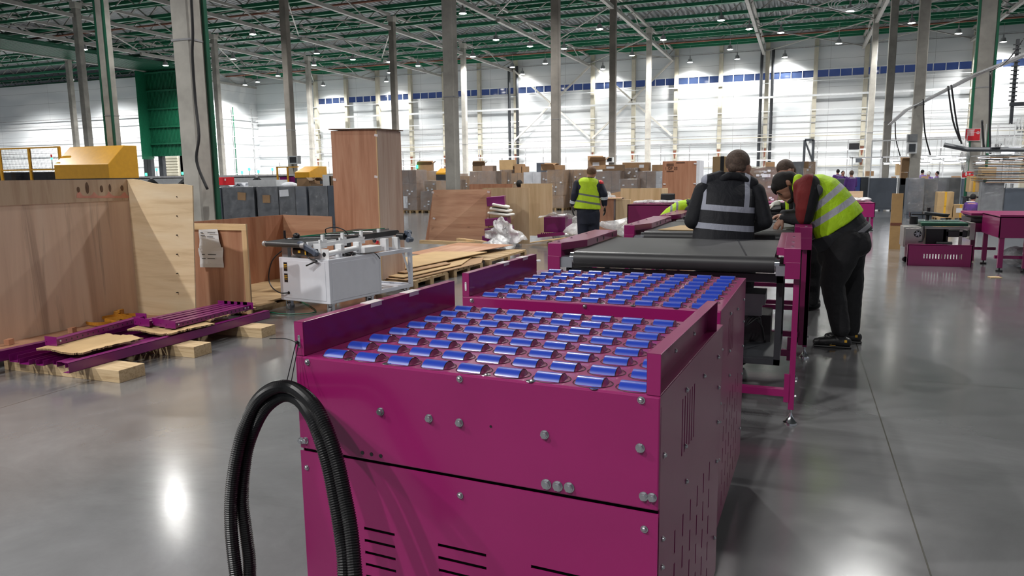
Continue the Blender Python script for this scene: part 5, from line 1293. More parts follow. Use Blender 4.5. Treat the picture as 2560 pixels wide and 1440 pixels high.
# grey sorting line behind the bins (low long hoppers) with green lamps
o = empty('sorting_line', (-30,34,0), 'long grey sorting line with hoppers behind the grey bins', 'conveyor line')
b = MB()
for i in range(9):
    x = -44+i*2.6; b.prism([(x,1.75),(x+2.5,1.75),(x+1.9,1.35),(x+.6,1.35)][::-1],'Y',34,35.2)
b.build('hoppers', GREYBOX, o); b = MB(); b.box(-46,-19,34.2,35.4,1.0,1.35); b.box(-46,-19,34,35.2,1.7,1.85); b.build('frame', GPIPE, o)
b = MB()
for i in range(13): b.box(-45+i*2.1,-44.8+i*2.1,34.3,35.2,0,1.0)
b.build('legs', DARKST, o)
for si_, (px_, py_) in enumerate(((362,437),(388,425),(453,434),(602,432),(620,424),(643,430),(678,424),(797,430),(1040,418))):
    p = at(px_, py_, Y=34.0); g = empty('signal_lamp', (p.x,34.1,p.z-.5), f'small green signal lamp, {ORD[si_]} from the left above the distant sorting line', 'signal lamp', 'green signal lamps over the sorting line')
    b = MB(); b.cyl((p.x,34.1,p.z-.5),(p.x,34.1,p.z-.05),.02,6); b.build('stem', GPIPE, g); b = MB(); b.cyl((p.x,34.1,p.z-.06),(p.x,34.1,p.z+.10),.06,10); b.build('green_light', LEDG, g)
# yellow guard machine at far left
def yguard(px0, Y, label, k=1.0, pxs=None, det=True):
    # main sloped hood
    p = lambda x, y: at(x, y, Y=Y)
    o = empty('yellow_machine_guard', (p(*pxs[0]).x, Y, 0), label, 'machine guard')
    (a, b_, c_, d_, e_) = pxs   # hood: left-bottom, left-top, right-top, right-bend, right-bottom
    A_, B_, C_, D_, E_ = (p(*q) for q in pxs)
    dy = .9*k
    b = MB()
    # cross-section (y,z): vertical lower front, sloped upper front
    zb, zm, zt = A_.z, D_.z, B_.z
    b.prism([(Y,zb),(Y,zm),(Y+dy*.9,zt),(Y+dy*1.6,zt),(Y+dy*1.6,zb)][::-1],'X',A_.x,E_.x)
    b.build('hood', YEL, o, bevel=.02)
    b = MB(); b.box(A_.x,E_.x,Y,Y+dy*1.6,0.0,zb); b.build('machine_base', DARKST, o)
    return o, A_, E_, zt, zb
o, a_, e_, zt, zb = yguard(0, 22.0, 'large yellow sloped machine guard with wire-mesh fence at the far left', 1.0, ((138,448),(134,366),(250,370),(270,410),(274,447)))
xL = at(12, 372, Y=22.6).x; xM = at(74, 368, Y=22.4).x
b = MB()
for x in (xL, xM, a_.x-.05): b.box(x-.04, x+.04, 22.3, 22.4, .6, zt)
for z in (zt-.04, zt-.95): b.box(xL, a_.x, 22.33, 22.38, z, z+.06)
b.build('guard_frame', YEL, o)
b = MB(); x = xL
while x < a_.x: b.box(x, x+.006, 22.35, 22.356, .7, zt); x += .075
z = .7
while z < zt: b.box(xL, a_.x, 22.35, 22.356, z, z+.006); z += .075
b.build('wire_mesh', DARKST, o)
b = MB(); b.box(xL-1.5, a_.x, 22.9, 24.2, .5, zt-1.0); b.box(xL+.2,xL+.5,22.6,22.9,.6,zt-1.0); b.build('covered_belt', BLACKP, o); b = MB(); b.prism([(xL+.1,.9),(xL+.9,1.55),(xM,1.5),(xM+.4,.9)][::-1],'Y',22.5,22.85); b.build('magenta_cover', MP, o)
b = MB(); b.box(xL-.2, xM+1.0, 25, 26.2, zt-1.05, zt-.75); b.build('grey_housing', GREYBOX, o)
p = at(129, 396, Y=22.1)
g = empty('stack_light', (p.x,22.1,p.z-.5), 'red and green stack light beside the large yellow guard', 'signal lamp')
b = MB(); b.cyl((p.x,22.1,p.z-.5),(p.x,22.1,p.z-.05),.015,6); b.build('stem', GPIPE, g); b = MB(); b.cyl((p.x,22.1,p.z-.05),(p.x,22.1,p.z+.03),.035,10); b.build('green_light', LEDG, g); b = MB(); b.cyl((p.x,22.1,p.z+.03),(p.x,22.1,p.z+.16),.032,10); b.build('red_light', REDS, g)
o, a_, e_, zt, zb = yguard(0, 30.0, 'small distant yellow machine guard behind the grey bins', 1.0, ((737,445),(734,416),(762,416),(772,430),(774,447)))
b = MB(); xl = at(685,418,Y=30.1).x; xm = at(711,418,Y=30.1).x
for x in (xl, xm): b.box(x-.04,x+.04,30.3,30.36,.5,zt)
b.box(xl,a_.x,30.3,30.36,zt-.05,zt); b.build('guard_frame', YEL, o); b = MB(); b.box(xl,a_.x,30.5,31.2,1.0,zt-.5); b.build('magenta_cover', MP, o)
o, a_, e_, zt, zb = yguard(0, 33.0, 'tiny yellow machine guard left of the broad column', .6, ((1090,437),(1088,421),(1100,421),(1110,431),(1112,437)))

# signs on columns
def sign(px0, px1, py0, py1, X, Y, label, kind):
    a = at(px0, py0, Y=Y); c = at(px1, py1, Y=Y); o = empty('fire_sign', ((a.x+c.x)/2, Y, c.z), label, 'sign')
    b = MB(); b.box(a.x, c.x, Y, Y+.01, c.z, a.z); b.build('board', WSIGN, o); b = MB(); m_ = (c.x-a.x)*.03; b.box(a.x+m_, c.x-m_, Y-.003, Y, c.z+m_, a.z-m_); b.build('red_field', REDS, o)
    w = c.x-a.x; h = a.z-c.z; b = MB()
    if kind == 'hose':
        for i in range(9): b.box(a.x+w*(.14+.05*i), a.x+w*(.165+.05*i), Y-.005, Y-.003, c.z+h*.42, c.z+h*.90)
        b.box(a.x+w*.12,a.x+w*.60,Y-.005,Y-.003,c.z+h*.86,c.z+h*.92); b.box(a.x+w*.12,a.x+w*.60,Y-.005,Y-.003,c.z+h*.64,c.z+h*.67); b.box(a.x+w*.12,a.x+w*.17,Y-.005,Y-.003,c.z+h*.12,c.z+h*.5)
        b.box(a.x+w*.60,a.x+w*.78,Y-.005,Y-.003,c.z+h*.64,c.z+h*.67); q = Vector((a.x+w*.83,0,c.z+h*.66)); rr = w*.09
        b.tube([(q.x+rr*math.cos(t*.524),Y-.004,q.z+rr*math.sin(t*.524)) for t in range(13)], .008, 4); b.box(q.x-rr,q.x+rr,Y-.005,Y-.003,q.z-.006,q.z+.006); b.box(q.x-.006,q.x+.006,Y-.005,Y-.003,q.z-rr,q.z+rr)
    else:
        b.box(a.x+w*.25,a.x+w*.7,Y-.005,Y-.003,c.z+h*.5,c.z+h*.58); b.box(a.x+w*.3,a.x+w*.42,Y-.005,Y-.003,c.z+h*.3,c.z+h*.8); b.box(a.x+w*.6,a.x+w*.72,Y-.005,Y-.003,c.z+h*.4,c.z+h*.7)
    b.build('symbol', WSIGN, o); return o
sign(2414,2450,322,352,0,29.45,'red fire hose sign high on the green striped column at right','hose')
sign(2405,2434,428,444,0,29.45,'red and white fire box low on the green striped column at right','x')
sign(293,307,379,400,0,23.7,'small red fire sign on the column with green side strips','x')
x0,x1,y0,y1,z0,z1 = box_at(546,568,443,463,11.95,.2); o = MB().box(max(x0,-11.30),x1,y0,y1,z0,z1).build('fire_cabinet', REDS, bevel=.01); tag(o, 'small red fire cabinet at the foot of the nearest concrete column', 'cabinet'); b = MB(); b.cbox(((x0+x1)/2+.06,y0-.003,(z0+z1)/2+.03),(.03,.004,.04)); b.build('white_mark', WSIGN, o)
# electrical boxes on columns
for (a, c_, t_, b_, Y, lb, m1, m2_) in ((2266,2291,357,384,35.8,'pale electrical box with dark window on the column left of the red sign',WPIPE,GBIN),(1517,1535,393,406,47.8,'small white and black box low on the dark column',WPIPE,BLACKP),(727,752,390,410,35.8,'grey electrical box with black door on the column left of the tall crate',GREYBOX,BLACKP),(2267,2292,336,356,35.8,'grey metal housing above the pale electrical box',GREYBOX,GREYBOX)):
    x0,x1,y0,y1,z0,z1 = box_at(a,c_,t_,b_,Y,.3); o = MB().box(x0,x1,Y-.3,Y,z0,z1).build('electrical_box', m1); tag(o, lb, 'electrical box')
    b = MB(); w = x1-x0; b.box(x0+w*.2,x1-w*.15,Y-.31,Y-.30,z0+(z1-z0)*.15,z1-(z1-z0)*.12); b.build('window', m2_, o)
# screens and frames on the far wall
for (a, c_, t_, b_, Y, lb, nm_, m_) in ((2123,2149,358,373,70.6,'black display panel hanging on the dark-piped wall post','hanging_display',BLACKP),(2140,2155,393,406,70.8,'grey panel below the black display panel','grey_wall_cabinet',GBIN)):
    x0,x1,y0,y1,z0,z1 = box_at(a,c_,t_,b_,Y,.2); tag(MB().box(x0,x1,Y,Y+.2,z0,z1).build(nm_, m_), lb, 'panel')
o = empty('folding_rack', (at(2022,380,Y=60).x,60,0), 'dark braced metal rack standing in front of the far wall', 'rack')
b = MB(); xa = at(2012,350,Y=60).x; xb = at(2034,350,Y=60).x; zt = at(2022,350,Y=60).z
b.bar((xa,60,0),(xa,60,zt),.18,.18); b.bar((xb,60,0),(xb,60,zt),.18,.18); b.bar((xa,60,zt),(xb,60,zt),.18,.18); b.bar((xa,60,zt),(xb,60,zt-1.6),.12,.12); b.bar((xa,60,zt-3.4),(xb,60,zt-1.6),.12,.12); b.build('frame', DARKST, o); b = MB(); b.box((xa+xb)/2,xb,60.05,60.1,zt-3,zt-.1); b.build('glass_sheet', WPIPE, o)
# white stair cage at the right
o = empty('white_railing', (at(2540,340,Y=40).x,40,0), 'white painted stair railing and cage at the right edge', 'railing')
b = MB()
for x_ in (2516,2539): q = at(x_,340,Y=40); b.bar((q.x,40,0),(q.x,40,q.z),.06,.06)
for i in range(5): q = at(2545+i*9,300,Y=40); b.bar((q.x,40,3.4),(q.x,40,at(2545,297-i*3,Y=40).z),.07,.07)
for y_ in (341,352,362): q = at(2516,y_,Y=40); r_ = at(2539,y_,Y=40); b.bar((q.x,40,q.z),(r_.x,40,r_.z),.04,.04)
for y_ in (299,330,350): q = at(2543,y_,Y=40); b.bar((q.x,40,q.z),(q.x+2,40,q.z),.05,.05)
b.build('rails', WPIPE, o)
b = MB(); q = at(2535,290,Y=39); b.bar((q.x-.1,39,3.6),(q.x-.1,39,7.2),.12,.12); b.bar((q.x-.2,39,4.45),(q.x+3,39,4.45),.16,.16)
for i in range(14): b.box(q.x-.28,q.x+.02,38.9,38.95,4.6+i*.18,4.65+i*.18)
tag(b.build('cable_ladder', DARKST), 'dark vertical cable ladder beside the white railing at right', 'cable tray')
# slanting cable tray between the right columns
o = empty('cable_tray', (3,30,6), 'long grey cable tray slanting up between the right-hand columns', 'cable tray')
b = MB(); P_ = [(2222,312,46),(2262,276,38),(2290,263,35.5),(2440,185,25.5),(2505,160,23),(2570,132,21)]
for (a, c_) in zip(P_, P_[1:]):
    p, q = at(a[0],a[1],Y=a[2]), at(c_[0],c_[1],Y=c_[2]); b.bar(p,q,.10,.05); b.bar(p+Vector((.12,0,.03)),q+Vector((.12,0,.03)),.04,.08)
b.build('tray', GPIPE, o)
cab = [((2238,305,44),(2240,350,44),(2252,395,44)),((2308,248,33),(2312,330,33),(2326,388,33)),((2370,215,28),(2382,300,28),(2400,352,28)),((2378,212,28),(2392,310,28),(2404,360,28)),((2476,178,24),(2474,300,24),(2476,385,24)),((2455,300,24),(2458,350,24),(2460,372,24)),((2560,95,22),(2520,150,22),(2478,178,22))]
for i, c_ in enumerate(cab):
    b = MB(); b.tube(smooth_path([at(x,y,Y=Y) for x,y,Y in c_],6),.028 if i != 6 else .014,6); tag(b.build('hanging_cable', BLACKP, smooth=True), ('dark cable dropping from the slanting tray, '+['farthest left','left of the grey electrical box','left of the green striped column','touching the green striped column','thick one right of the green striped column','short one right of the green striped column','rising to the roof at the right edge'][i]), 'cable')
b = MB(); b.tube([at(2360+3*i,362+.6*i,Y=23.0) for i in range(20)]+[at(2560,374,Y=23)],.06,8); tag(b.build('lamp_rail', GBIN), 'dark grey rail above the workbenches carrying the bench lamps', 'rail')
o = MB().box(*box_at(2480,2504,359,368,22.9,.1)).build('number_plate', WPIPE); tag(o, 'small grey number plate on the dark rail above the workbenches', 'plate')
p = at(2496,363.5,Y=22.88); text('857', .11, (p.x,22.885,p.z), (math.pi/2,0,0), INK, o, 'plate_number')
# bench lamps
BL = [(2290,2320,394),(2345,2380,394),(2395,2430,396),(2285,2310,403),(2330,2355,404),(2300,2325,411),(2360,2400,409),(2395,2420,405),(2225,2245,402),(2232,2255,409),(2250,2262,411),(2210,2225,411),(2520,2556,373),(2510,2540,384),(2450,2478,397),(2482,2510,401),(2445,2465,410),(2484,2500,407),(2530,2545,397),(2545,2560,401)]
BLO = sorted(range(len(BL)), key=lambda k_: BL[k_][0]+BL[k_][1]); BLN = {k_: ORD[r_] for r_, k_ in enumerate(BLO)}
for xa_, xb_, yy_ in ((3.0,8.5,38.25),(6.8,12,26.25)):
    g_ = empty('lamp_gantry', (xa_,yy_,0), 'white metal gantry carrying tube lamps over the '+('far benches' if yy_ > 30 else 'stacked sheets at right'), 'gantry'); b = MB(); b.bar((xa_,yy_,3.0),(xb_,yy_,3.0),.06,.06); b.bar((xa_,yy_,0),(xa_,yy_,3.0),.05,.05); b.bar((xb_,yy_,0),(xb_,yy_,3.0),.05,.05); b.build('bars', WPIPE, g_)
for i, (a, c_, y) in enumerate(BL):
    Y = 38 if a < 2440 else 26
    p, q = at(a,y,Y=Y), at(c_,y,Y=Y); o = empty('bench_lamp', ((p.x+q.x)/2,Y,p.z), f'white tube lamp, {BLN[i]} from the left over the distant workbenches', 'lamp', 'tube lamps over the workbenches')
    b = MB(); b.box(p.x,q.x,Y,Y+.5,p.z+.06,p.z+.10); b.cyl(((p.x+q.x)/2,Y+.25,p.z+.1),((p.x+q.x)/2,Y+.25,2.99),.008,5); b.build('lamp_body', WPIPE, o); b = MB(); b.box(p.x+.03,q.x-.03,Y+.03,Y+.47,p.z,p.z+.06); b.build('glowing_tube', LEDW, o)
# benches under the lamps
o = empty('workbench', (5,38,0), 'long cluttered workbench under the tube lamps', 'workbench')
b = MB(); b.box(2.2,9,39,40.4,1.0,1.05); b.build('top', PAPER, o)
b = MB()
for i in range(6): b.box(2.3+i*1.3,2.37+i*1.3,39.1,39.17,0,1.0); b.box(2.3+i*1.3,2.35+i*1.3,40.2,40.25,0,2.3)
b.box(2.2,9,40.2,40.25,2.25,2.32); b.build('frame', WPIPE, o)
for i in range(14):
    px_ = 2175+i*19; x0,x1,y0,y1,z0,z1 = box_at(px_, px_+10+5*(i%3), 430-4*(i%4), 441, 39.2, .4)
    tag(MB().box(x0,x1,39.2,39.6,1.05,max(1.12,1.05+.1+.07*(i%4))).build('bench_parcel', [PAPER,CARD2,WPIPE,CARD][i%4]), f'small parcel, {ORD[i]} from the left on the long cluttered workbench', 'parcel', 'parcels on the workbench')
# grey bins on the right
for (a, c_, t_, b_, Y, lb, m_, fl) in ((2175,2243,445,530,34,'large slate panel cart standing right of the long far table',GBIN2,False),(2028,2090,447,500,36,'grey bin left of the purple-clad workers',GBIN2,False),(2088,2116,447,500,34,'grey bin in front of the purple-clad workers',GBIN2,False),(2140,2152,443,500,36,'blue grey bin right of the purple-clad workers',mat('blue_plastic_bin',(.05,.08,.28),.4,var=.1),False),(2152,2172,443,500,36,'dark narrow bin right of the blue one',GBIN,False),(2272,2312,445,525,29,'tall dark grey bin left of the carton stack at right',GBIN2,True),(2250,2274,445,522,36,'narrow grey bin left of the tall dark one',GBIN,False),(2312,2345,447,520,29.4,'wrapped grey bin behind the taped cartons',GBIN,True),(2345,2375,444,505,31,'slate bin with a small white label above the taped cartons',GBIN2,True),(2375,2403,444,505,31,'dark grey bin right of the labelled slate bin',GBIN,True),(2455,2512,455,535,23,'scuffed light grey bin below the stacked sheets at right',mat('scuffed_grey_panel',(.17,.18,.19),.4,var=.3,vs=4),True),(2512,2580,470,540,23,'grey bin at the right edge below the stacked sheets',GBIN2,False),(2405,2430,446,500,33,'pale blue-grey cabinet behind the kneeling worker',mat('pale_blue_cabinet',(.22,.28,.36),.4,var=.1),False)):
    bin_(a,c_,t_,b_,Y,lb,m_,dep=.3 if Y == 23 else .8,film_=fl)
# stacked sheets at right
for i in range(16):
    x0,x1,y0,y1,z0,z1 = box_at(2470+random.randint(-8,12), 2585, 410, 460, 22.4, 1.2); z = 1.30+.047*i
    tag(MB().cbox(((x0+x1)/2,23.6,z),(x1-x0,1.3,.022),ry=random.uniform(-.012,.012),rz=random.uniform(-.04,.04)).build('stacked_sheet', [CARDG,DARKST,CARD,GREYBOX][i%4]), f'flattened sheet, {ORD[i]} from the bottom of the tall stack at the right edge', 'sheet', 'flattened sheets stacked at the right edge')
b = MB(); b.cbox((at(2520,400,Y=23.6).x,23.6,2.10),(.9,.9,.08),ry=.05); tag(b.build('film_bundle', FILM2, bevel=.03), 'pale film bundle on top of the tall stack of sheets', 'film')
# clear film hanging by the green column
crumple((at(2412,400,Y=23.2).x,23.2,2.0),(.10,.05,.35),'shiny torn film strip hanging beside the green striped column',12)
# desk with phone/printer beside kneeling worker
o = empty('desk', (5.6,28.4,0), 'dark desk with a printer behind the kneeling worker', 'desk'); b = MB(); b.box(5.1,6.4,28.3,29.0,.72,.76); b.box(5.15,5.2,28.3,29,.0,.72); b.box(6.3,6.35,28.3,29,0,.72); b.build('top_and_legs', BLACKP, o)
b = MB(); b.box(5.55,5.95,28.4,28.8,.76,.95); b.prism([(5.6,.95),(5.95,.95),(5.9,1.05)],'Y',28.4,28.8); tag(b.build('printer', WPIPE), 'small white printer on the dark desk', 'printer')
# white cable coil on the roof at upper right
b = MB()
for k in range(4):
    c_ = at(2110+k*7, 6+2*k, Z=12.0); b.tube([(c_.x+.9*math.cos(t*.4),c_.y+.2*math.sin(t*.4),c_.z+.45*math.sin(t*.4)) for t in range(17)],.04,6)
tag(b.build('cable_coil', WPIPE), 'loose white cable coil hanging from the roof trusses at upper right', 'cable')
# ================================================================ PEOPLE
def caps(b, pts, rs, n=14):
    pts = [Vector(p) for p in pts]
    for i, p in enumerate(pts): b.ell(p, (rs[i],)*3, n, 10)
    for i in range(len(pts)-1): b.cyl(pts[i], pts[i+1], rs[i], n, r2=rs[i+1])
def loft(b, secs, R, F, n=24):
    """closed lofted tube; secs = [(centre, half width along R, half depth along F)]"""
    V = []; Fc = []; R = Vector(R).normalized(); F = Vector(F).normalized()
    for c, w, d in secs:
        for k in range(n):
            t = 2*math.pi*k/n; V.append(Vector(c)+R*w*math.cos(t)+F*d*math.sin(t))
    m_ = len(secs)
    for j in range(m_-1):
        for k in range(n): Fc.append((j*n+k, j*n+(k+1)%n, (j+1)*n+(k+1)%n, (j+1)*n+k))
    Fc += [tuple(range(n-1,-1,-1)), tuple((m_-1)*n+k for k in range(n))]
    b.add(V, Fc)
def blob(b, name, m_, parent, voxel=.012, sm=6, ripple=0, rs=9):
    import bmesh
    me = bpy.data.meshes.new(name); me.from_pydata([tuple(q) for q in b.v], [], b.f); me.update()
    bm = bmesh.new(); bm.from_mesh(me); bmesh.ops.recalc_face_normals(bm, faces=bm.faces); bm.to_mesh(me); bm.free()
    o = bpy.data.objects.new(name, me); COL.objects.link(o)
    r = o.modifiers.new('r','REMESH'); r.mode = 'VOXEL'; r.voxel_size = voxel; r.use_smooth_shade = True
    s = o.modifiers.new('s','SMOOTH'); s.factor = .5; s.iterations = sm
    if ripple:
        tx = bpy.data.textures.new(name+'_fold', 'CLOUDS'); tx.noise_scale = .16; tx.noise_depth = 2
        d = o.modifiers.new('d','DISPLACE'); d.texture = tx; d.strength = ripple; d.mid_level = .5; d.texture_coords = 'LOCAL'
    dg = bpy.context.evaluated_depsgraph_get(); dg.update(); me2 = bpy.data.meshes.new_from_object(o.evaluated_get(dg))
    bpy.data.objects.remove(o); w = wo(parent)
    me2.transform(Matrix.Translation(-w)); me2.materials.clear()
    for q in (m_ if isinstance(m_, (list, tuple)) else [m_]): me2.materials.append(q)
    me2.polygons.foreach_set('use_smooth', [True]*len(me2.polygons))
    o = bpy.data.objects.new(name, me2); COL.objects.link(o); o.parent = parent; return o
def hand(b, wrist, d, up, s=1.0, curl=.6, side=1, r=.0085):
    """palm, four unequal bent fingers and a thumb from the palm's side; d points to the fingertips, up is the back of the hand"""
    wrist = Vector(wrist); d = Vector(d).normalized(); up = (Vector(up)-d*Vector(up).dot(d)).normalized(); lat = d.cross(up)*side
    for q, t in ((-.028,0),(-.01,0),(.01,0),(.028,0)):
        caps(b, [wrist+lat*q*.6*s, wrist+(d*.085+lat*q)*s], [.016*s, .013*s], 10)
    for i, (q, L) in enumerate(((.033,.068),(.011,.076),(-.011,.071),(-.032,.056))):
        p = wrist+(d*.088+lat*q)*s; dd = d.copy(); pts = [p]; 
        for k, f_ in enumerate((.45,.30,.25)):
            a = curl*(.55 if k == 0 else .75); dd = (dd*math.cos(a)-up*math.sin(a)); up2 = up*math.cos(a)+dd*0
            pts.append(pts[-1]+dd*L*f_*s)
        caps(b, pts, [r*s*1.1, r*s, r*s*.95, r*s*.8], 10)
    p = wrist+(d*.03+lat*.030)*s; q = p+(d*.030+lat*.028-up*.012)*s; t = q+(d*.032+lat*.004-up*.014)*s
    caps(b, [p, q, t], [.013*s, .0105*s, .009*s], 10)
def skin(name, c):
    m_ = mat(name, c, .5, var=.08, vs=14); b_ = m_.node_tree.nodes['Principled BSDF']; b_.inputs['Subsurface Weight'].default_value = .08; b_.inputs['Subsurface Radius'].default_value = (.02,.008,.005); return m_
SK1 = skin('light_skin', (.52,.27,.19)); SK2 = skin('olive_skin', (.36,.19,.125))
HAIR1 = mat('short_brown_hair', (.095,.062,.045), .7, var=.4, vs=60, bmp=.6, bs=220, bd=.004)
HAIR2 = mat('black_hair', (.006,.005,.005), .75, var=.4, vs=50, bmp=.6, bs=180, bd=.005)
def banded(name, base, stripe, bands, rough=.75, srough=.35, emi=0, fold=.35):
    """cloth with woven-on reflective bands; bands = list of condition lists [(axis, lo, hi), ...] in object space"""
    m_, nt, b = nm(name); tc = N(nt,'ShaderNodeTexCoord'); tot = None
    for conds in bands:
        f_ = None
        for ax, lo, hi in conds:
            vm = N(nt,'ShaderNodeVectorMath'); vm.operation = 'DOT_PRODUCT'; nt.links.new(tc.outputs['Object'], vm.inputs[0]); vm.inputs[1].default_value = tuple(ax)
            q = M2(nt,'MULTIPLY', M2(nt,'GREATER_THAN', vm.outputs['Value'], lo), M2(nt,'LESS_THAN', vm.outputs['Value'], hi))
            f_ = q if f_ is None else M2(nt,'MULTIPLY', f_, q)
        tot = f_ if tot is None else M2(nt,'MAXIMUM', tot, f_)
    v = coord(nt); n1 = noise(nt, v, 7, 4)
    base_c = ramp(nt, n1, [(.3, tuple(c*.85 for c in base)),(.7, tuple(min(1,c*1.12) for c in base))])
    nt.links.new(MIX(nt, tot, base_c, stripe) if tot is not None else base_c, b.inputs['Base Color'])
    b.inputs['Roughness'].default_value = rough
    bump(nt, b, noise(nt, coord(nt,(1,1,.6)), 9, 4, .6, .8), fold, .03); return m_
def root_at(p, label, name='person'): return empty(name, (p[0], p[1], 0), label, 'person')
NCLO = mat('black_work_cloth', (.011,.011,.014), .75, var=.3, vs=8, bmp=.5, bs=11, bd=.02)
GREYC = mat('dark_grey_work_trousers', (.012,.012,.014), .8, var=.3, vs=7, bmp=.6, bs=9, bd=.03)
SHOE = mat('black_safety_shoe', (.010,.010,.011), .45, var=.2)
CR = _r0.copy(); CF = Vector((-math.sin(YAW), math.cos(YAW), 0)); UP = Vector((0,0,1))

# ---- worker in the black vest, seen from behind between the two conveyors
D = 6.30; q = lambda x, y, o=0: ray_at(x, y, D+o)
r1 = q(1815, 600); R1 = root_at((r1.x, r1.y), 'man in a black reflective vest seen from behind, bent over the second conveyor')
def drop(p, z): return Vector((p.x, p.y, z))
hipL, hipR = q(1775,640,.0), q(1855,645,.0)
b = MB()
caps(b, [q(1838,470), q(1841,440,.02), q(1845,415,.05)], [.062,.060,.07])                     # neck
b.ell(q(1845,412,.05), (.098,.108,.118), 18, 12); b.ell(q(1850,426,.10), (.080,.08,.085), 16, 10)
caps(b, [q(1873,424,.03), q(1875,418,.04)], [.015,.014], 8); caps(b, [q(1871,431,.03), q(1873,423,.03)], [.011,.015], 8)
caps(b, [q(1880,440,.12),q(1868,436,.10)], [.012,.03])
loft(b, [(q(1815,600),.13,.10),(q(1815,520),.13,.09),(q(1822,470),.15,.08),(q(1826,455),.10,.06)], CR, CF)
for s_, h, sh, el, wr in ((-1,hipL,q(1768,470),q(1738,560,.0),q(1775,572,.28)),(1,hipR,q(1880,472),q(1908,562,.0),q(1868,572,.28))):
    caps(b, [h, drop(h+CF*.02,.50), drop(h-CF*.03,.09)], [.09,.055,.04]); sh2 = sh+UP*-.05+CF*.05-CR*s_*.02; caps(b, [sh2, el, wr], [.035,.035,.028]); hand(b, wr, (CF*.9-CR*s_*.4-UP*.25), UP, 1, .5, -s_)
    caps(b, [drop(h-CF*.05,.05), drop(h+CF*.16,.035)], [.04,.035])
blob(b, 'body', SK1, R1, .0065, 3)
b = MB()   # hair cap: crown and back
b.ell(q(1844,405,.045), (.104,.114,.108), 18, 12); caps(b, [q(1834,419,.0), q(1852,418,-.01)], [.050,.048])
blob(b, 'hair', HAIR1, R1, .007, 3)
b = MB()
loft(b, [(q(1812,640),.255,.15),(q(1812,600),.255,.15),(q(1812,560),.245,.145),(q(1815,520),.235,.14),(q(1818,485,.01),.235,.125),(q(1821,462,.02),.21,.10),(q(1826,447,.02),.13,.075),(q(1834,440,.02),.09,.07),(q(1837,432,.02),.088,.078),(q(1838,430,.02),.075,.06)], CR+UP*-.05, CF)
for s_, sh, el, wr in ((-1,q(1757,478,.03),q(1731,552,.0),q(1775,572,.24)),(1,q(1890,480,.03),q(1911,554,.0),q(1868,574,.22))):
    caps(b, [sh, sh.lerp(el,.5), el, wr], [.078,.076,.070,.050])
blob(b, 'jacket', mat('black_fleece_jacket',(.008,.009,.013),.8,var=.3,vs=9,bmp=.6,bs=9,bd=.02), R1, .010, 5)
b = MB(); caps(b, [q(1806,448,-.03),q(1822,440,-.05),q(1845,441,-.05),q(1866,452,-.01)], [.035,.036,.036,.032]); 
blob(b, 'collar', bpy.data.materials['black_fleece_jacket'], R1, .009, 3)
w = wo(R1); ax = (CR*.99+UP*.125).normalized()       # across the back, follows its tilt
up = (UP*.995+CR*.085).normalized()
def dv(a, x, y): return (q(x,y,-.12)-w).dot(a)
bands = [[(up, dv(up,1812,528.5), dv(up,1812,514.0))], [(up, dv(up,1808,575.5), dv(up,1808,560.5))],
         [((CR*.99-UP*.14).normalized(), dv((CR*.99-UP*.14).normalized(),1755.5,480), dv((CR*.99-UP*.14).normalized(),1771,480)), (up, dv(up,1812,520), 9)],
         [((CR*.99-UP*.16).normalized(), dv((CR*.99-UP*.16).normalized(),1865,480), dv((CR*.99-UP*.16).normalized(),1880,480)), (up, dv(up,1812,520), 9)]]
VB = banded('black_vest_with_silver_bands', (.012,.013,.018), (.40,.42,.50), bands, .7)
b = MB()
loft(b, [(q(1808,618),.262,.155),(q(1808,600),.264,.16),(q(1810,560),.254,.156),(q(1814,520),.245,.15),(q(1818,485,.01),.242,.134),(q(1822,462,.02),.205,.108),(q(1826,450,.025),.16,.085)], CR+UP*-.08, CF)
caps(b, [q(1768,452,.02),q(1800,444,.02)], [.055,.06]); caps(b, [q(1880,458,.02),q(1852,446,.02)], [.055,.06])
blob(b, 'reflective_vest', VB, R1, .009, 4)
b = MB()
for h in (hipL, hipR): caps(b, [h, drop(h+CF*.02,.50), drop(h-CF*.03,.10)], [.13,.095,.075])
loft(b, [(q(1815,660),.20,.14),(q(1815,600),.20,.135)], CR, CF); blob(b, 'trousers', GREYC, R1, .014, 4)
for h in (hipL, hipR): b = MB(); caps(b, [drop(h-CF*.07,.055), drop(h+CF*.05,.06), drop(h+CF*.19,.045)], [.05,.052,.043]); blob(b, 'shoe', SHOE, R1, .008, 3)

# ---- worker in the yellow vest with red and black sleeves, bending over the second conveyor
YB = 7.60; q = lambda x, y, o=0: at(x, y, Y=YB+o)
R2 = root_at((.42, YB), 'bearded man in a yellow vest with red sleeves, leaning on the second conveyor')
XA = Vector((1,0,0)); YA = Vector((0,1,0))
b = MB()
# head, tilted forward and down: axis from crown to jaw
hc = q(1962,463); 
HM = Matrix.Rotation(math.radians(-38), 3, 'Y')
b.ell(hc, (.098,.078,.112), 20, 14, M=HM)
b.ell(q(1966,478), (.070,.064,.085), 18, 12, M=HM)                              # face and jaw mass
caps(b, [q(1951,488,-.0),q(1956,495),q(1960,499)], [.016,.014,.013], 10)         # nose
caps(b, [q(1945,480,-.03),q(1950,484,.03)], [.018,.018], 10)                     # brow ridge
caps(b, [q(1964,499),q(1968,501)], [.016,.016], 10)                              # lips
caps(b, [q(1973,501),q(1985,492)], [.032,.036], 12)                              # chin, jaw
b.ell(q(1971,457,-.083), (.020,.012,.034), 12, 8, M=HM); caps(b, [q(1968,452,-.086),q(1974,454,-.09),q(1973,462,-.088)], [.008,.009,.007], 8)   # ear
caps(b, [q(1984,470),q(2004,462)], [.062,.072])                                  # neck
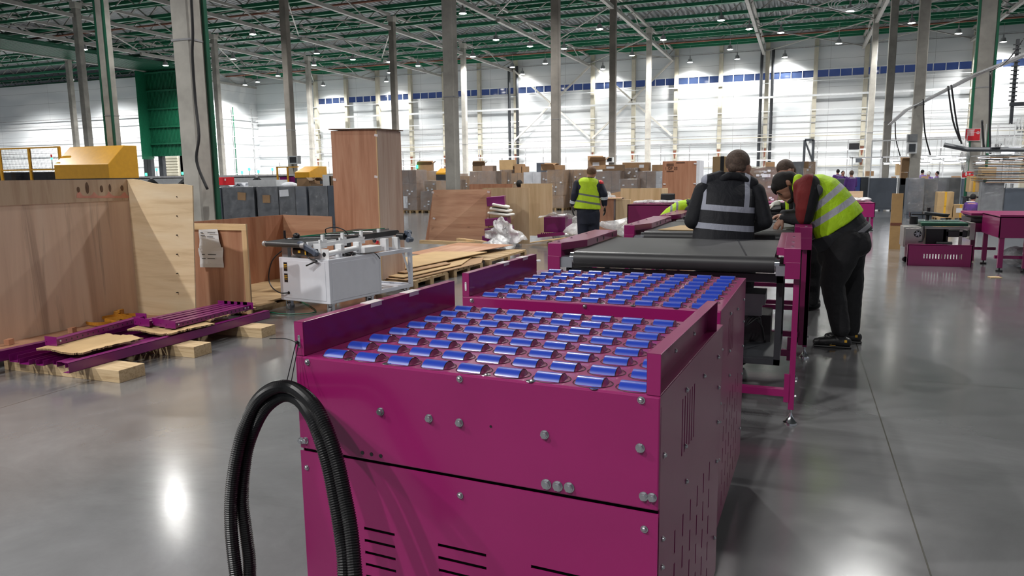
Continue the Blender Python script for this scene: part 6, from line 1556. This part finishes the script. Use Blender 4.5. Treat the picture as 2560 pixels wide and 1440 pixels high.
loft(b, [(q(2000,455),.08,.10),(q(2030,470),.10,.16),(q(2065,510),.13,.15),(q(2105,565),.14,.15),(q(2125,600),.13,.15)], (UP*.7+XA*.7), YA)
shN, elN, wrN = q(2022,462,-.21), q(2008,546,-.24), q(1960,545,-.16)
shF, elF, wrF = q(2010,465,.20), q(1998,540,.24), q(1960,535,.10)
caps(b, [shN, elN, wrN], [.052,.042,.028]); caps(b, [shF, elF, wrF], [.052,.042,.028])
hand(b, q(1958,545,-.17), (q(1946,562,-.17)-q(1960,545,-.17)), Vector((-.6,-.5,.5)), 1.06, .55, -1, .009)
hand(b, wrF, Vector((-.9,-.2,-.3)), UP, 1.0, .6, -1)
hN, hF = q(2118,612,-.12), q(2118,612,.14)
kN, aN = q(2080,708,-.13), q(2102,822,-.12); kF, aF = q(2132,715,.14), q(2128,822,.15)
caps(b, [hN,kN,aN], [.09,.058,.042]); caps(b, [hF,kF,aF], [.09,.058,.042])
caps(b, [drop(aN,.06), drop(aN-XA*.18,.04)], [.045,.035]); caps(b, [drop(aF,.06), drop(aF-XA*.16,.04)], [.045,.035])
blob(b, 'body', SK2, R2, .0062, 2)
b = MB()
b.ell(q(1958,456,.0), (.104,.089,.106), 20, 14, M=HM); b.ell(q(1966,450,.01), (.10,.088,.075), 18, 12, M=HM); b.ell(q(1940,466), (.048,.066,.060), 14, 10); caps(b, [q(1934,470,-.035),q(1937,479,-.03),q(1940,485,-.02)], [.026,.018,.008]); caps(b, [q(1934,470,.02),q(1937,480,.02),q(1941,486,.01)], [.026,.018,.008])
b.ell(q(1985,447,.01), (.06,.075,.05), 14, 10)
blob(b, 'hair', HAIR2, R2, .007, 3)
b = MB(); caps(b, [q(1975,468,-.072),q(1981,480,-.06),q(1984,492,-.035)], [.014,.020,.026], 10); caps(b, [q(1984,493,.0),q(1974,503,-.01),q(1969,503)], [.034,.026,.016], 10); blob(b, 'beard', HAIR2, R2, .006, 2)
b = MB(); caps(b, [q(1943,481,-.052),q(1949,484,-.055)], [.005,.006], 8); blob(b, 'eyebrow', HAIR2, R2, .003, 1)
b = MB(); caps(b, [q(1951,485,-.055),q(1955,487,-.055)], [.0045,.0045], 8); blob(b, 'closed_eyelid', HAIR2, R2, .003, 1)
# jacket (dark) then red sleeve half
b = MB()
sec = [((2002,458),.105,.13),((2022,464),.15,.20),((2045,482),.185,.215),((2066,510),.20,.215),((2084,540),.215,.21),((2100,568),.225,.21),((2110,590),.235,.20),((2108,606),.22,.19)]
loft(b, [(q(*c_),w_,d_) for c_, w_, d_ in sec], (UP*.62+XA*.78), YA)
loft(b, [(q(2104,600),.24,.19),(q(2112,625),.20,.185)], (XA*.95+UP*.3), YA)
caps(b, [q(1992,450,-.02),q(1990,470,-.02)], [.055,.06]); 
caps(b, [q(2005,548,-.24), q(1985,548,-.20), wrN], [.062,.056,.045]); caps(b, [q(2014,466,.18), elF, wrF], [.088,.07,.045])
blob(b, 'jacket', mat('charcoal_work_jacket',(.020,.021,.025),.8,var=.25,vs=8,bmp=.6,bs=9,bd=.025), R2, .010, 5)
axs = (q(2040,500)-q(2005,495)).normalized(); w = wo(R2)
RD = banded('red_and_black_sleeve_cloth', (.17,.012,.012), (.008,.008,.010), [[((axs), (q(2021,500,-.3)-w).dot(axs), 9)]], .8)
b = MB(); caps(b, [q(2022,462,-.20), q(2020,485,-.235), q(2014,520,-.25), q(2011,543,-.245)], [.100,.104,.092,.080])
caps(b, [q(2003,466,-.17),q(2004,500,-.20)], [.075,.07]); sl = blob(b, 'near_sleeve', RD, R2, .009, 4); sl['label'] = 'red sleeve with black rear half'
b = MB(); b.ell(q(2044,476,-.262), (.048,.028,.056), 14, 10); sp = blob(b, 'shoulder_patch', mat('grey_shoulder_patch',(.085,.085,.095),.8,var=.1), R2, .009, 3)
# vest, with two slanting silver bands square to the back line
a2 = (q(2150,560)-q(2020,450)).normalized()
# band direction runs from lower left to upper right: measure along the spine
n2 = (XA*.50-UP*.866).normalized()
def dn(x, y): return (q(x,y,-.25)-w).dot(n2)
def axis2(pa, pb):
    d_ = (q(*pb)-q(*pa)); d_.y = 0; d_.normalize(); return Vector((-d_.z, 0, d_.x))*-1
B1a, B1b = axis2((2050,512),(2092,478)), axis2((2035,560),(2124,502))
f1 = lambda a_, x, y: (q(x,y,-.22)-w).dot(a_)
HV = (.50,.80,.015)
bd = [[(B1a, min(f1(B1a,2048,502),f1(B1a,2052,519)), max(f1(B1a,2048,502),f1(B1a,2052,519)))], [(B1b, min(f1(B1b,2080,524),f1(B1b,2084,541)), max(f1(B1b,2080,524),f1(B1b,2084,541)))]]
VY = banded('yellow_vest_with_silver_bands', HV, (.50,.50,.56), bd, .7, fold=.5)
b = MB()
sv = [((2004,452),.090,.12),((2022,460),.150,.19),((2044,478),.195,.222),((2062,503),.218,.228),((2078,530),.232,.226),((2092,552),.243,.226),((2099,566),.248,.226)]
loft(b, [(q(*c_),w_,d_) for c_, w_, d_ in sv], (UP*.60+XA*.80), YA)
caps(b, [q(1996,448,-.05),q(1992,470,-.07),q(1993,492,-.06)], [.05,.045,.03])
blob(b, 'hi_vis_vest', VY, R2, .010, 4, ripple=.012)
b = MB()
caps(b, [q(2118,606,-.10), q(2100,650,-.125), q(2080,706,-.13), q(2090,760,-.125), aN], [.152,.148,.112,.098,.085]); caps(b, [q(2124,606,.11), q(2126,660,.13), kF, aF], [.160,.125,.095,.078])
caps(b, [q(2142,598,-.08),q(2146,612,-.1)], [.115,.115]); caps(b, [q(2142,598,.1),q(2146,612,.1)], [.115,.115])
caps(b, [q(2085,625,0),q(2078,640,0)], [.15,.13])
blob(b, 'trousers', GREYC, R2, .011, 5, ripple=.018)
b = MB()
loft(b, [(q(2088,574),.255,.205),(q(2106,590),.262,.208),(q(2112,603),.262,.206)], (UP*.46+XA*.88), YA)
BH = axis2((2107,612),(2173,568)); h0_, h1_ = f1(BH,2107,606), f1(BH,2107,619)
jb = blob(b, 'jacket_hem', banded('charcoal_hem_with_grey_band', (.020,.021,.025), (.20,.20,.22), [[(BH, min(h0_,h1_), max(h0_,h1_)),(XA, (q(2098,600)-w).x, 9)]], .8), R2, .010, 4)
b = MB(); 
for i in range(9): pass
pass
for a_, sg in ((aN,-.02),(aF,.0)):
    b = MB(); g_ = drop(a_, 0)
    caps(b, [g_+Vector((.05,0,.055)), g_+Vector((-.05,0,.06)), g_+Vector((-.17,0,.048)), g_+Vector((-.205,0,.045))], [.052,.056,.045,.036]); caps(b, [g_+Vector((0,0,.06)), g_+Vector((.0,0,.14))], [.05,.048]); sh = blob(b, 'shoe', SHOE, R2, .007, 3)
    b = MB(); b.box(g_.x-.235, g_.x+.10, g_.y-.045, g_.y+.045, .0, .022); b.build('sole', SHOE, sh, bevel=.01)
    b = MB(); b.cbox((g_.x+.045, g_.y-.056, .075),(.022,.004,.022)); b.cyl((g_.x-.04,g_.y-.052,.028),(g_.x-.09,g_.y-.052,.030),.004,6); b.build('yellow_mark', TAPEY, sh)
    b = MB()
    for k in range(3): b.tube(smooth_path([g_+Vector((-.08-.02*k,-.03,.10-.02*k)), g_+Vector((-.12-.02*k,-.02,.13-.02*k)), g_+Vector((-.10-.02*k,.02,.10-.02*k))],5),.004,5)
    b.build('laces', BLACKP, sh)

# ---- worker walking away in a yellow vest, navy clothes
D = 12.2; q = lambda x, y, o=0: ray_at(x, y, D+o)
r3 = q(1470,600); R3 = root_at((r3.x, r3.y), 'man in a yellow vest and navy work clothes walking away from the camera')
b = MB()
b.ell(q(1479,431), (.076,.090,.105), 16, 12); caps(b, [q(1477,440),q(1474,450)], [.058,.062]); caps(b, [q(1490,434,.02),q(1490,430,.02)], [.012,.013], 8)
loft(b, [(q(1470,530),.14,.10),(q(1470,490),.13,.09),(q(1471,455),.17,.08),(q(1472,447),.09,.06)], CR, CF)
hips = (q(1459,535), q(1483,535)); arms = ((q(1444,459,.02),q(1437,488,-.03),q(1433,510,.02)),(q(1499,461,.02),q(1510,486,-.02),q(1511,510,.04)))
for s_, h in zip((-1,1), hips): caps(b, [h, drop(h,.48), drop(h-CF*.02*s_,.08)], [.085,.055,.04]); caps(b, [drop(h,.05), drop(h+CF*.18,.04)], [.04,.033])
for s_, (sh, el, wr) in zip((-1,1), arms): caps(b, [sh, el, wr], [.05,.038,.028]); hand(b, wr, (-UP+CR*.1*s_), CR*s_, .95, .3, s_)
blob(b, 'body', SK1, R3, .009, 3)
b = MB(); b.ell(q(1479,428.5,-.008), (.080,.095,.095), 16, 12); blob(b, 'hair', mat('light_brown_hair',(.16,.085,.045),.7,var=.3,vs=60), R3, .009, 3)
b = MB()
loft(b, [(q(1470,545),.175,.12),(q(1470,520),.19,.13),(q(1470,490),.185,.125),(q(1471,465),.205,.11),(q(1471,455),.19,.09),(q(1472,447),.10,.07),(q(1474,442),.07,.07)], CR, CF)
for sh, el, wr in arms: caps(b, [sh, el, wr], [.066,.064,.050])
blob(b, 'jacket', NAVY, R3, .012, 4)
for (sh, el, wr), t0 in zip(arms, (.78,.35)):
    p = el.lerp(wr, t0); dd_ = (wr-el).normalized(); b = MB(); b.cyl(p-dd_*.022, p+dd_*.022, .063, 16); b.build('reflective_cuff', mat('white_reflective_cuff',(.6,.62,.68),.4,var=0) if 'white_reflective_cuff' not in bpy.data.materials else bpy.data.materials['white_reflective_cuff'], R3)
b = MB(); sh = arms[1][0]; b.ell(sh+CR*.012+UP*.01, (.060,.070,.062), 12, 8); blob(b, 'red_shoulder', REDS, R3, .010, 2)
w = wo(R3); u3 = (UP*.985+CR*.17).normalized(); g3 = lambda x, y: (q(x,y,-.1)-w).dot(u3)
V3 = banded('yellow_green_vest_with_grey_bands', (.56,.80,.02), (.17,.19,.17), [[(u3, g3(1470,490.5), g3(1470,486))], [(u3, g3(1468,508.5), g3(1468,503.5))]], .7, fold=.4)
b = MB()
loft(b, [(q(1468,522,0),.225,.15),(q(1468.5,510),.218,.145),(q(1470,488),.195,.132),(q(1471,468),.182,.122),(q(1471,455),.180,.108),(q(1472,448),.145,.088),(q(1472,444),.09,.07)], CR-UP*.06, CF)
blob(b, 'hi_vis_vest', V3, R3, .009, 3, ripple=.01)
b = MB(); loft(b, [(q(1470,560),.17,.125),(q(1470,532),.178,.13)], CR, CF)
for h in hips: caps(b, [h, drop(h,.48), drop(h,.10)], [.115,.09,.075])
blob(b, 'trousers', NAVY, R3, .013, 4)
for (sh, el, wr), s_ in zip(arms, (-1,1)): b = MB(); hand(b, wr-UP*.01, (-UP+CR*.1*s_), CR*s_, 1.08, .35, s_, .012); caps(b, [wr+UP*.03, wr], [.042,.04]); blob(b, 'work_glove', BLACKP, R3, .007, 2)
for h in hips: b = MB(); caps(b, [drop(h-CF*.06,.055), drop(h+CF*.05,.055), drop(h+CF*.17,.045)], [.05,.05,.04]); blob(b, 'shoe', SHOE, R3, .012, 2)

# ---- worker behind the bending man, dark hair, yellow vest, white glove
D = 8.9; q = lambda x, y, o=0: ray_at(x, y, D+o)
r4 = q(2005,600); R4 = root_at((r4.x, r4.y), 'dark-haired man bending behind the bearded man, white glove over the third conveyor')
b = MB()
b.ell(q(1964,423), (.098,.10,.115), 16, 12); b.ell(q(1960,436,-.02), (.07,.075,.08), 14, 10); caps(b, [q(1972,438),q(1986,450)], [.065,.075]); caps(b, [q(1975,430,-.10),q(1975,425,-.10)], [.012,.013], 8); caps(b, [q(1951,440,-.03),q(1949,444,-.03)], [.014,.014], 8)
loft(b, [(q(1988,458),.12,.10),(q(2000,500),.14,.10),(q(2010,560),.13,.10)], CR, CF)
caps(b, [q(1978,470,-.1),q(1972,520,-.12),q(1936,512,-.1)], [.05,.04,.03]); caps(b, [q(1995,470,.2),q(1985,520,.25),q(1960,530,.2)], [.05,.04,.03]); hand(b, q(1936,512,-.1), -CR*.9-UP*.2, UP, 1, .6, -1); hand(b, q(1960,530,.2), -CR*.9-UP*.2, UP, 1, .6, 1)
for o_ in (-.1,.1): h = q(2040,575,o_); caps(b, [h, drop(h,.48), drop(h,.08)], [.09,.055,.04]); caps(b, [drop(h,.05), drop(h-CR*.18,.04)], [.04,.034])
blob(b, 'body', SK1, R4, .009, 3)
b = MB(); b.ell(q(1963,419,-.0), (.104,.106,.102), 16, 12); caps(b, [q(1978,425,.02),q(1980,436,.02)], [.06,.05]); blob(b, 'hair', HAIR1, R4, .009, 3)
b = MB()
loft(b, [(q(1990,455),.13,.13),(q(1998,490),.17,.15),(q(2006,540),.17,.15),(q(2010,575),.17,.14)], CR, CF); caps(b, [q(1980,472,-.1),q(1975,520,-.12),q(1950,515,-.1)], [.075,.06,.045]); caps(b, [q(1995,470,.2),q(1985,520,.25),q(1960,530,.2)], [.075,.06,.045])
blob(b, 'jacket', NCLO, R4, .012, 4)
b = MB(); loft(b, [(q(1990,446),.10,.11),(q(1994,470),.165,.16),(q(2002,530),.175,.165)], CR, CF); blob(b, 'hi_vis_vest', mat('plain_yellow_vest',HV,.7,var=.12,bmp=.4,bs=9,bd=.02), R4, .012, 4)
b = MB(); caps(b, [q(1967,490,-.23),q(1968,528,-.23)], [.022,.020]); blob(b, 'vest_edge', bpy.data.materials['plain_yellow_vest'], R4, .010, 2)
b = MB(); hand(b, q(1938,511,-.1), -CR*.9-UP*.25, UP, 1.1, .5, -1, .013); caps(b, [q(1943,510,-.1),q(1936,512,-.1)], [.045,.04]); blob(b, 'white_glove', FOAM, R4, .008, 2)
b = MB()
for o_ in (-.1,.1): h = q(2040,575,o_); caps(b, [h, drop(h,.48), drop(h,.10)], [.12,.09,.075])
blob(b, 'trousers', GREYC, R4, .015, 3)
b = MB()
for o_ in (-.1,.1):
    h = q(2040,575,o_); b = MB(); caps(b, [drop(h+CR*.05,.055), drop(h-CR*.17,.045)], [.05,.04]); blob(b, 'shoe', SHOE, R4, .012, 2)

# ---- worker bent low in a yellow vest behind the black-vested man
D = 9.8; q = lambda x, y, o=0: ray_at(x, y, D+o)
r5 = q(1650,620); R5 = root_at((r5.x, r5.y), 'person bent low in a yellow vest, mostly hidden by the black-vested man', )
b = MB(); caps(b, [q(1660,565),q(1690,540),q(1720,525),q(1745,528)], [.13,.12,.11,.06]); b.ell(q(1762,532), (.09,.08,.10), 14, 10); caps(b, [q(1768,540),q(1770,545)], [.012,.012], 8)
for o_ in (-.1,.1): h = q(1650,575,o_); caps(b, [h, drop(h,.48), drop(h,.08)], [.09,.055,.04]); caps(b, [drop(h,.05), drop(h+CR*.18,.04)], [.04,.034]); caps(b, [q(1725,528,o_*2),q(1730,560,o_*2),q(1765,560,o_*2)], [.05,.04,.03]); hand(b, q(1765,560,o_*2), CR, UP, 1, .5)
blob(b, 'body', SK1, R5, .012, 2)
b = MB(); b.ell(q(1762,527), (.096,.088,.10), 14, 10); blob(b, 'hair', HAIR1, R5, .012, 2)
w = wo(R5); a5 = (CR*.93-UP*.2).normalized(); f5 = lambda x: (q(x,525,-.1)-w).dot(a5)
V5 = banded('yellow_vest_grey_vertical_bands', HV, (.25,.26,.27), [[(a5, f5(1676), f5(1681))],[(a5, f5(1689), f5(1694))]], .7)
b = MB(); caps(b, [q(1664,560),q(1680,540),q(1700,524),q(1722,518)], [.135,.125,.115,.11]); blob(b, 'hi_vis_vest', V5, R5, .011, 3, ripple=.012)
b = MB(); caps(b, [q(1722,520),q(1735,530)], [.12,.10]);
for o_ in (-.2,.2): caps(b, [q(1725,528,o_),q(1730,560,o_),q(1760,560,o_)], [.075,.06,.045])
blob(b, 'jacket', NCLO, R5, .012, 3)
b = MB()
for o_ in (-.1,.1): h = q(1650,575,o_); caps(b, [h, drop(h,.48), drop(h,.10)], [.125,.09,.075])
blob(b, 'trousers', NCLO, R5, .015, 2)

# ---- distant workers: simple dressed figures
PUR = mat('purple_work_uniform', (.085,.03,.19), .8, var=.15, vs=8, bmp=.3, bs=9, bd=.02); LIL = mat('bright_lit_purple_uniform', (.30,.19,.52), .8, var=.1, vs=8)  # lilac is the purple uniform with bright light put into its colour
DKT = mat('dark_trousers', (.02,.018,.03), .8, var=.1)
def figure(px_, ptop, D_, label, coat, hairm=HAIR2, face=1, bend=0, kneel=False, stripe=False, sc=1.0, cap=None):
    """standing (or kneeling) worker whose head top is at the pixel; face: unit direction the chest points to, in camera right/forward terms"""
    t = ray_at(px_, ptop, D_); H = t.z; g_ = Vector((t.x, t.y, 0)); R = root_at(g_, label)
    f_ = CF*math.cos(face)+CR*math.sin(face); l_ = CR*math.cos(face)-CF*math.sin(face)
    hd = Vector((t.x,t.y,H-.115)); hipz = .92 if not kneel else .40; hip = g_-f_*bend+UP*hipz; nk = hd-UP*.13-f_*.02*(1 if bend else 0); ch = nk.lerp(hip,.25)
    b = MB(); b.ell(hd, (.078,.088,.112), 14, 10); b.ell(hd+f_*.06-UP*.02, (.03,.03,.035), 8, 6); caps(b, [nk-UP*.03, hd], [.06,.055])
    for s_ in (-1,1): b.ell(hd+l_*s_*.08, (.014,.016,.024), 8, 6)
    loft(b, [(hip,.13,.10),(ch,.16,.09),(nk-UP*.02,.07,.06)], l_, f_)
    legs = []; ars = []
    for s_ in (-1,1):
        h = hip+l_*s_*.09
        if kneel: k = h+f_*.34+UP*(.02 if s_ > 0 else -.30)*1; k.z = .46 if s_ > 0 else .10; a = Vector((k.x,k.y,.09)) if s_ > 0 else h-f_*.15; a.z = .09
        else: k = Vector((h.x,h.y,.48))+f_*.02; a = Vector((h.x,h.y,.09))
        sh_ = nk-UP*.09+l_*s_*.17; el_ = sh_-UP*.26+l_*s_*.05+f_*.05; wr_ = el_+f_*.20-UP*.05-l_*s_*.04
        legs.append((h,k,a)); ars.append((sh_,el_,wr_)); caps(b, [h,k,a], [.08,.055,.04]); caps(b, [a-UP*.04, a+f_*.15-UP*.05], [.042,.035]); caps(b, [sh_,el_,wr_], [.048,.038,.028]); hand(b, wr_, f_-UP*.2, UP, 1, .5, s_, .011)
    blob(b, 'body', SK1, R, .016, 2)
    b = MB(); b.ell(hd+UP*.018-f_*.015, (.087,.095,.103), 14, 10); blob(b, 'hair', hairm, R, .016, 2)
    b = MB(); loft(b, [(hip-UP*.08,.18,.13),(hip.lerp(ch,.5),.17,.125),(ch,.20,.12),(nk-UP*.07,.17,.10),(nk-UP*.01,.075,.07)], l_, f_)
    for a in ars: caps(b, a, [.072,.060,.048])
    blob(b, 'uniform_jacket', coat, R, .018, 3)
    if stripe:
        b = MB(); p = ch+UP*.06; b.slab(p-l_*.12-f_*.128, p+l_*.12-f_*.128, p+l_*.12-f_*.128+UP*.025, p-l_*.12-f_*.128+UP*.025, .004); b.build('back_print', WSIGN, R)
    b = MB()
    for lg in legs: caps(b, lg, [.11,.085,.07])
    blob(b, 'trousers', DKT if coat is not PUR else mat('purple_trousers',(.05,.022,.11),.8,var=.1) if 'purple_trousers' not in bpy.data.materials else bpy.data.materials['purple_trousers'], R, .020, 2)
    for lg in legs: b = MB(); a = lg[2]; caps(b, [a-UP*.04, a+f_*.15-UP*.045], [.05,.04]); blob(b, 'shoe', SHOE, R, .018, 1)
    return R
figure(2095,423,36.6,'worker in purple with back turned, left of the group of three beyond the grey bins',PUR,face=0,stripe=True)
figure(2108,427,35.2,'worker in purple facing the camera, middle of the group of three beyond the grey bins',PUR,face=math.pi)
figure(2129,426,29.5,'worker in a purple uniform with a striped back, right of the group of three',PUR,HAIR1,face=0,stripe=True)
figure(2307,424,37.0,'worker in purple, lightened to lilac as if brightly lit, left of the three under the bench lamps',LIL,face=1.2)
figure(2322,428,35.6,'worker with a light hood, middle of the three under the bench lamps',LIL,FOAM,face=0)
figure(2343,428,37.4,'worker in purple, lightened to lilac as if brightly lit, right of the three under the bench lamps',LIL,face=-1.2)
figure(2434,484,22.6,'kneeling worker in a purple uniform beside the taped cartons at right',PUR,face=.9,kneel=True,bend=.12,stripe=True)
figure(1299,450,19.2,'person in dark clothes bending behind the pale plywood panel, only hair and sleeve visible',NAVY,HAIR2,face=.4,bend=.0)
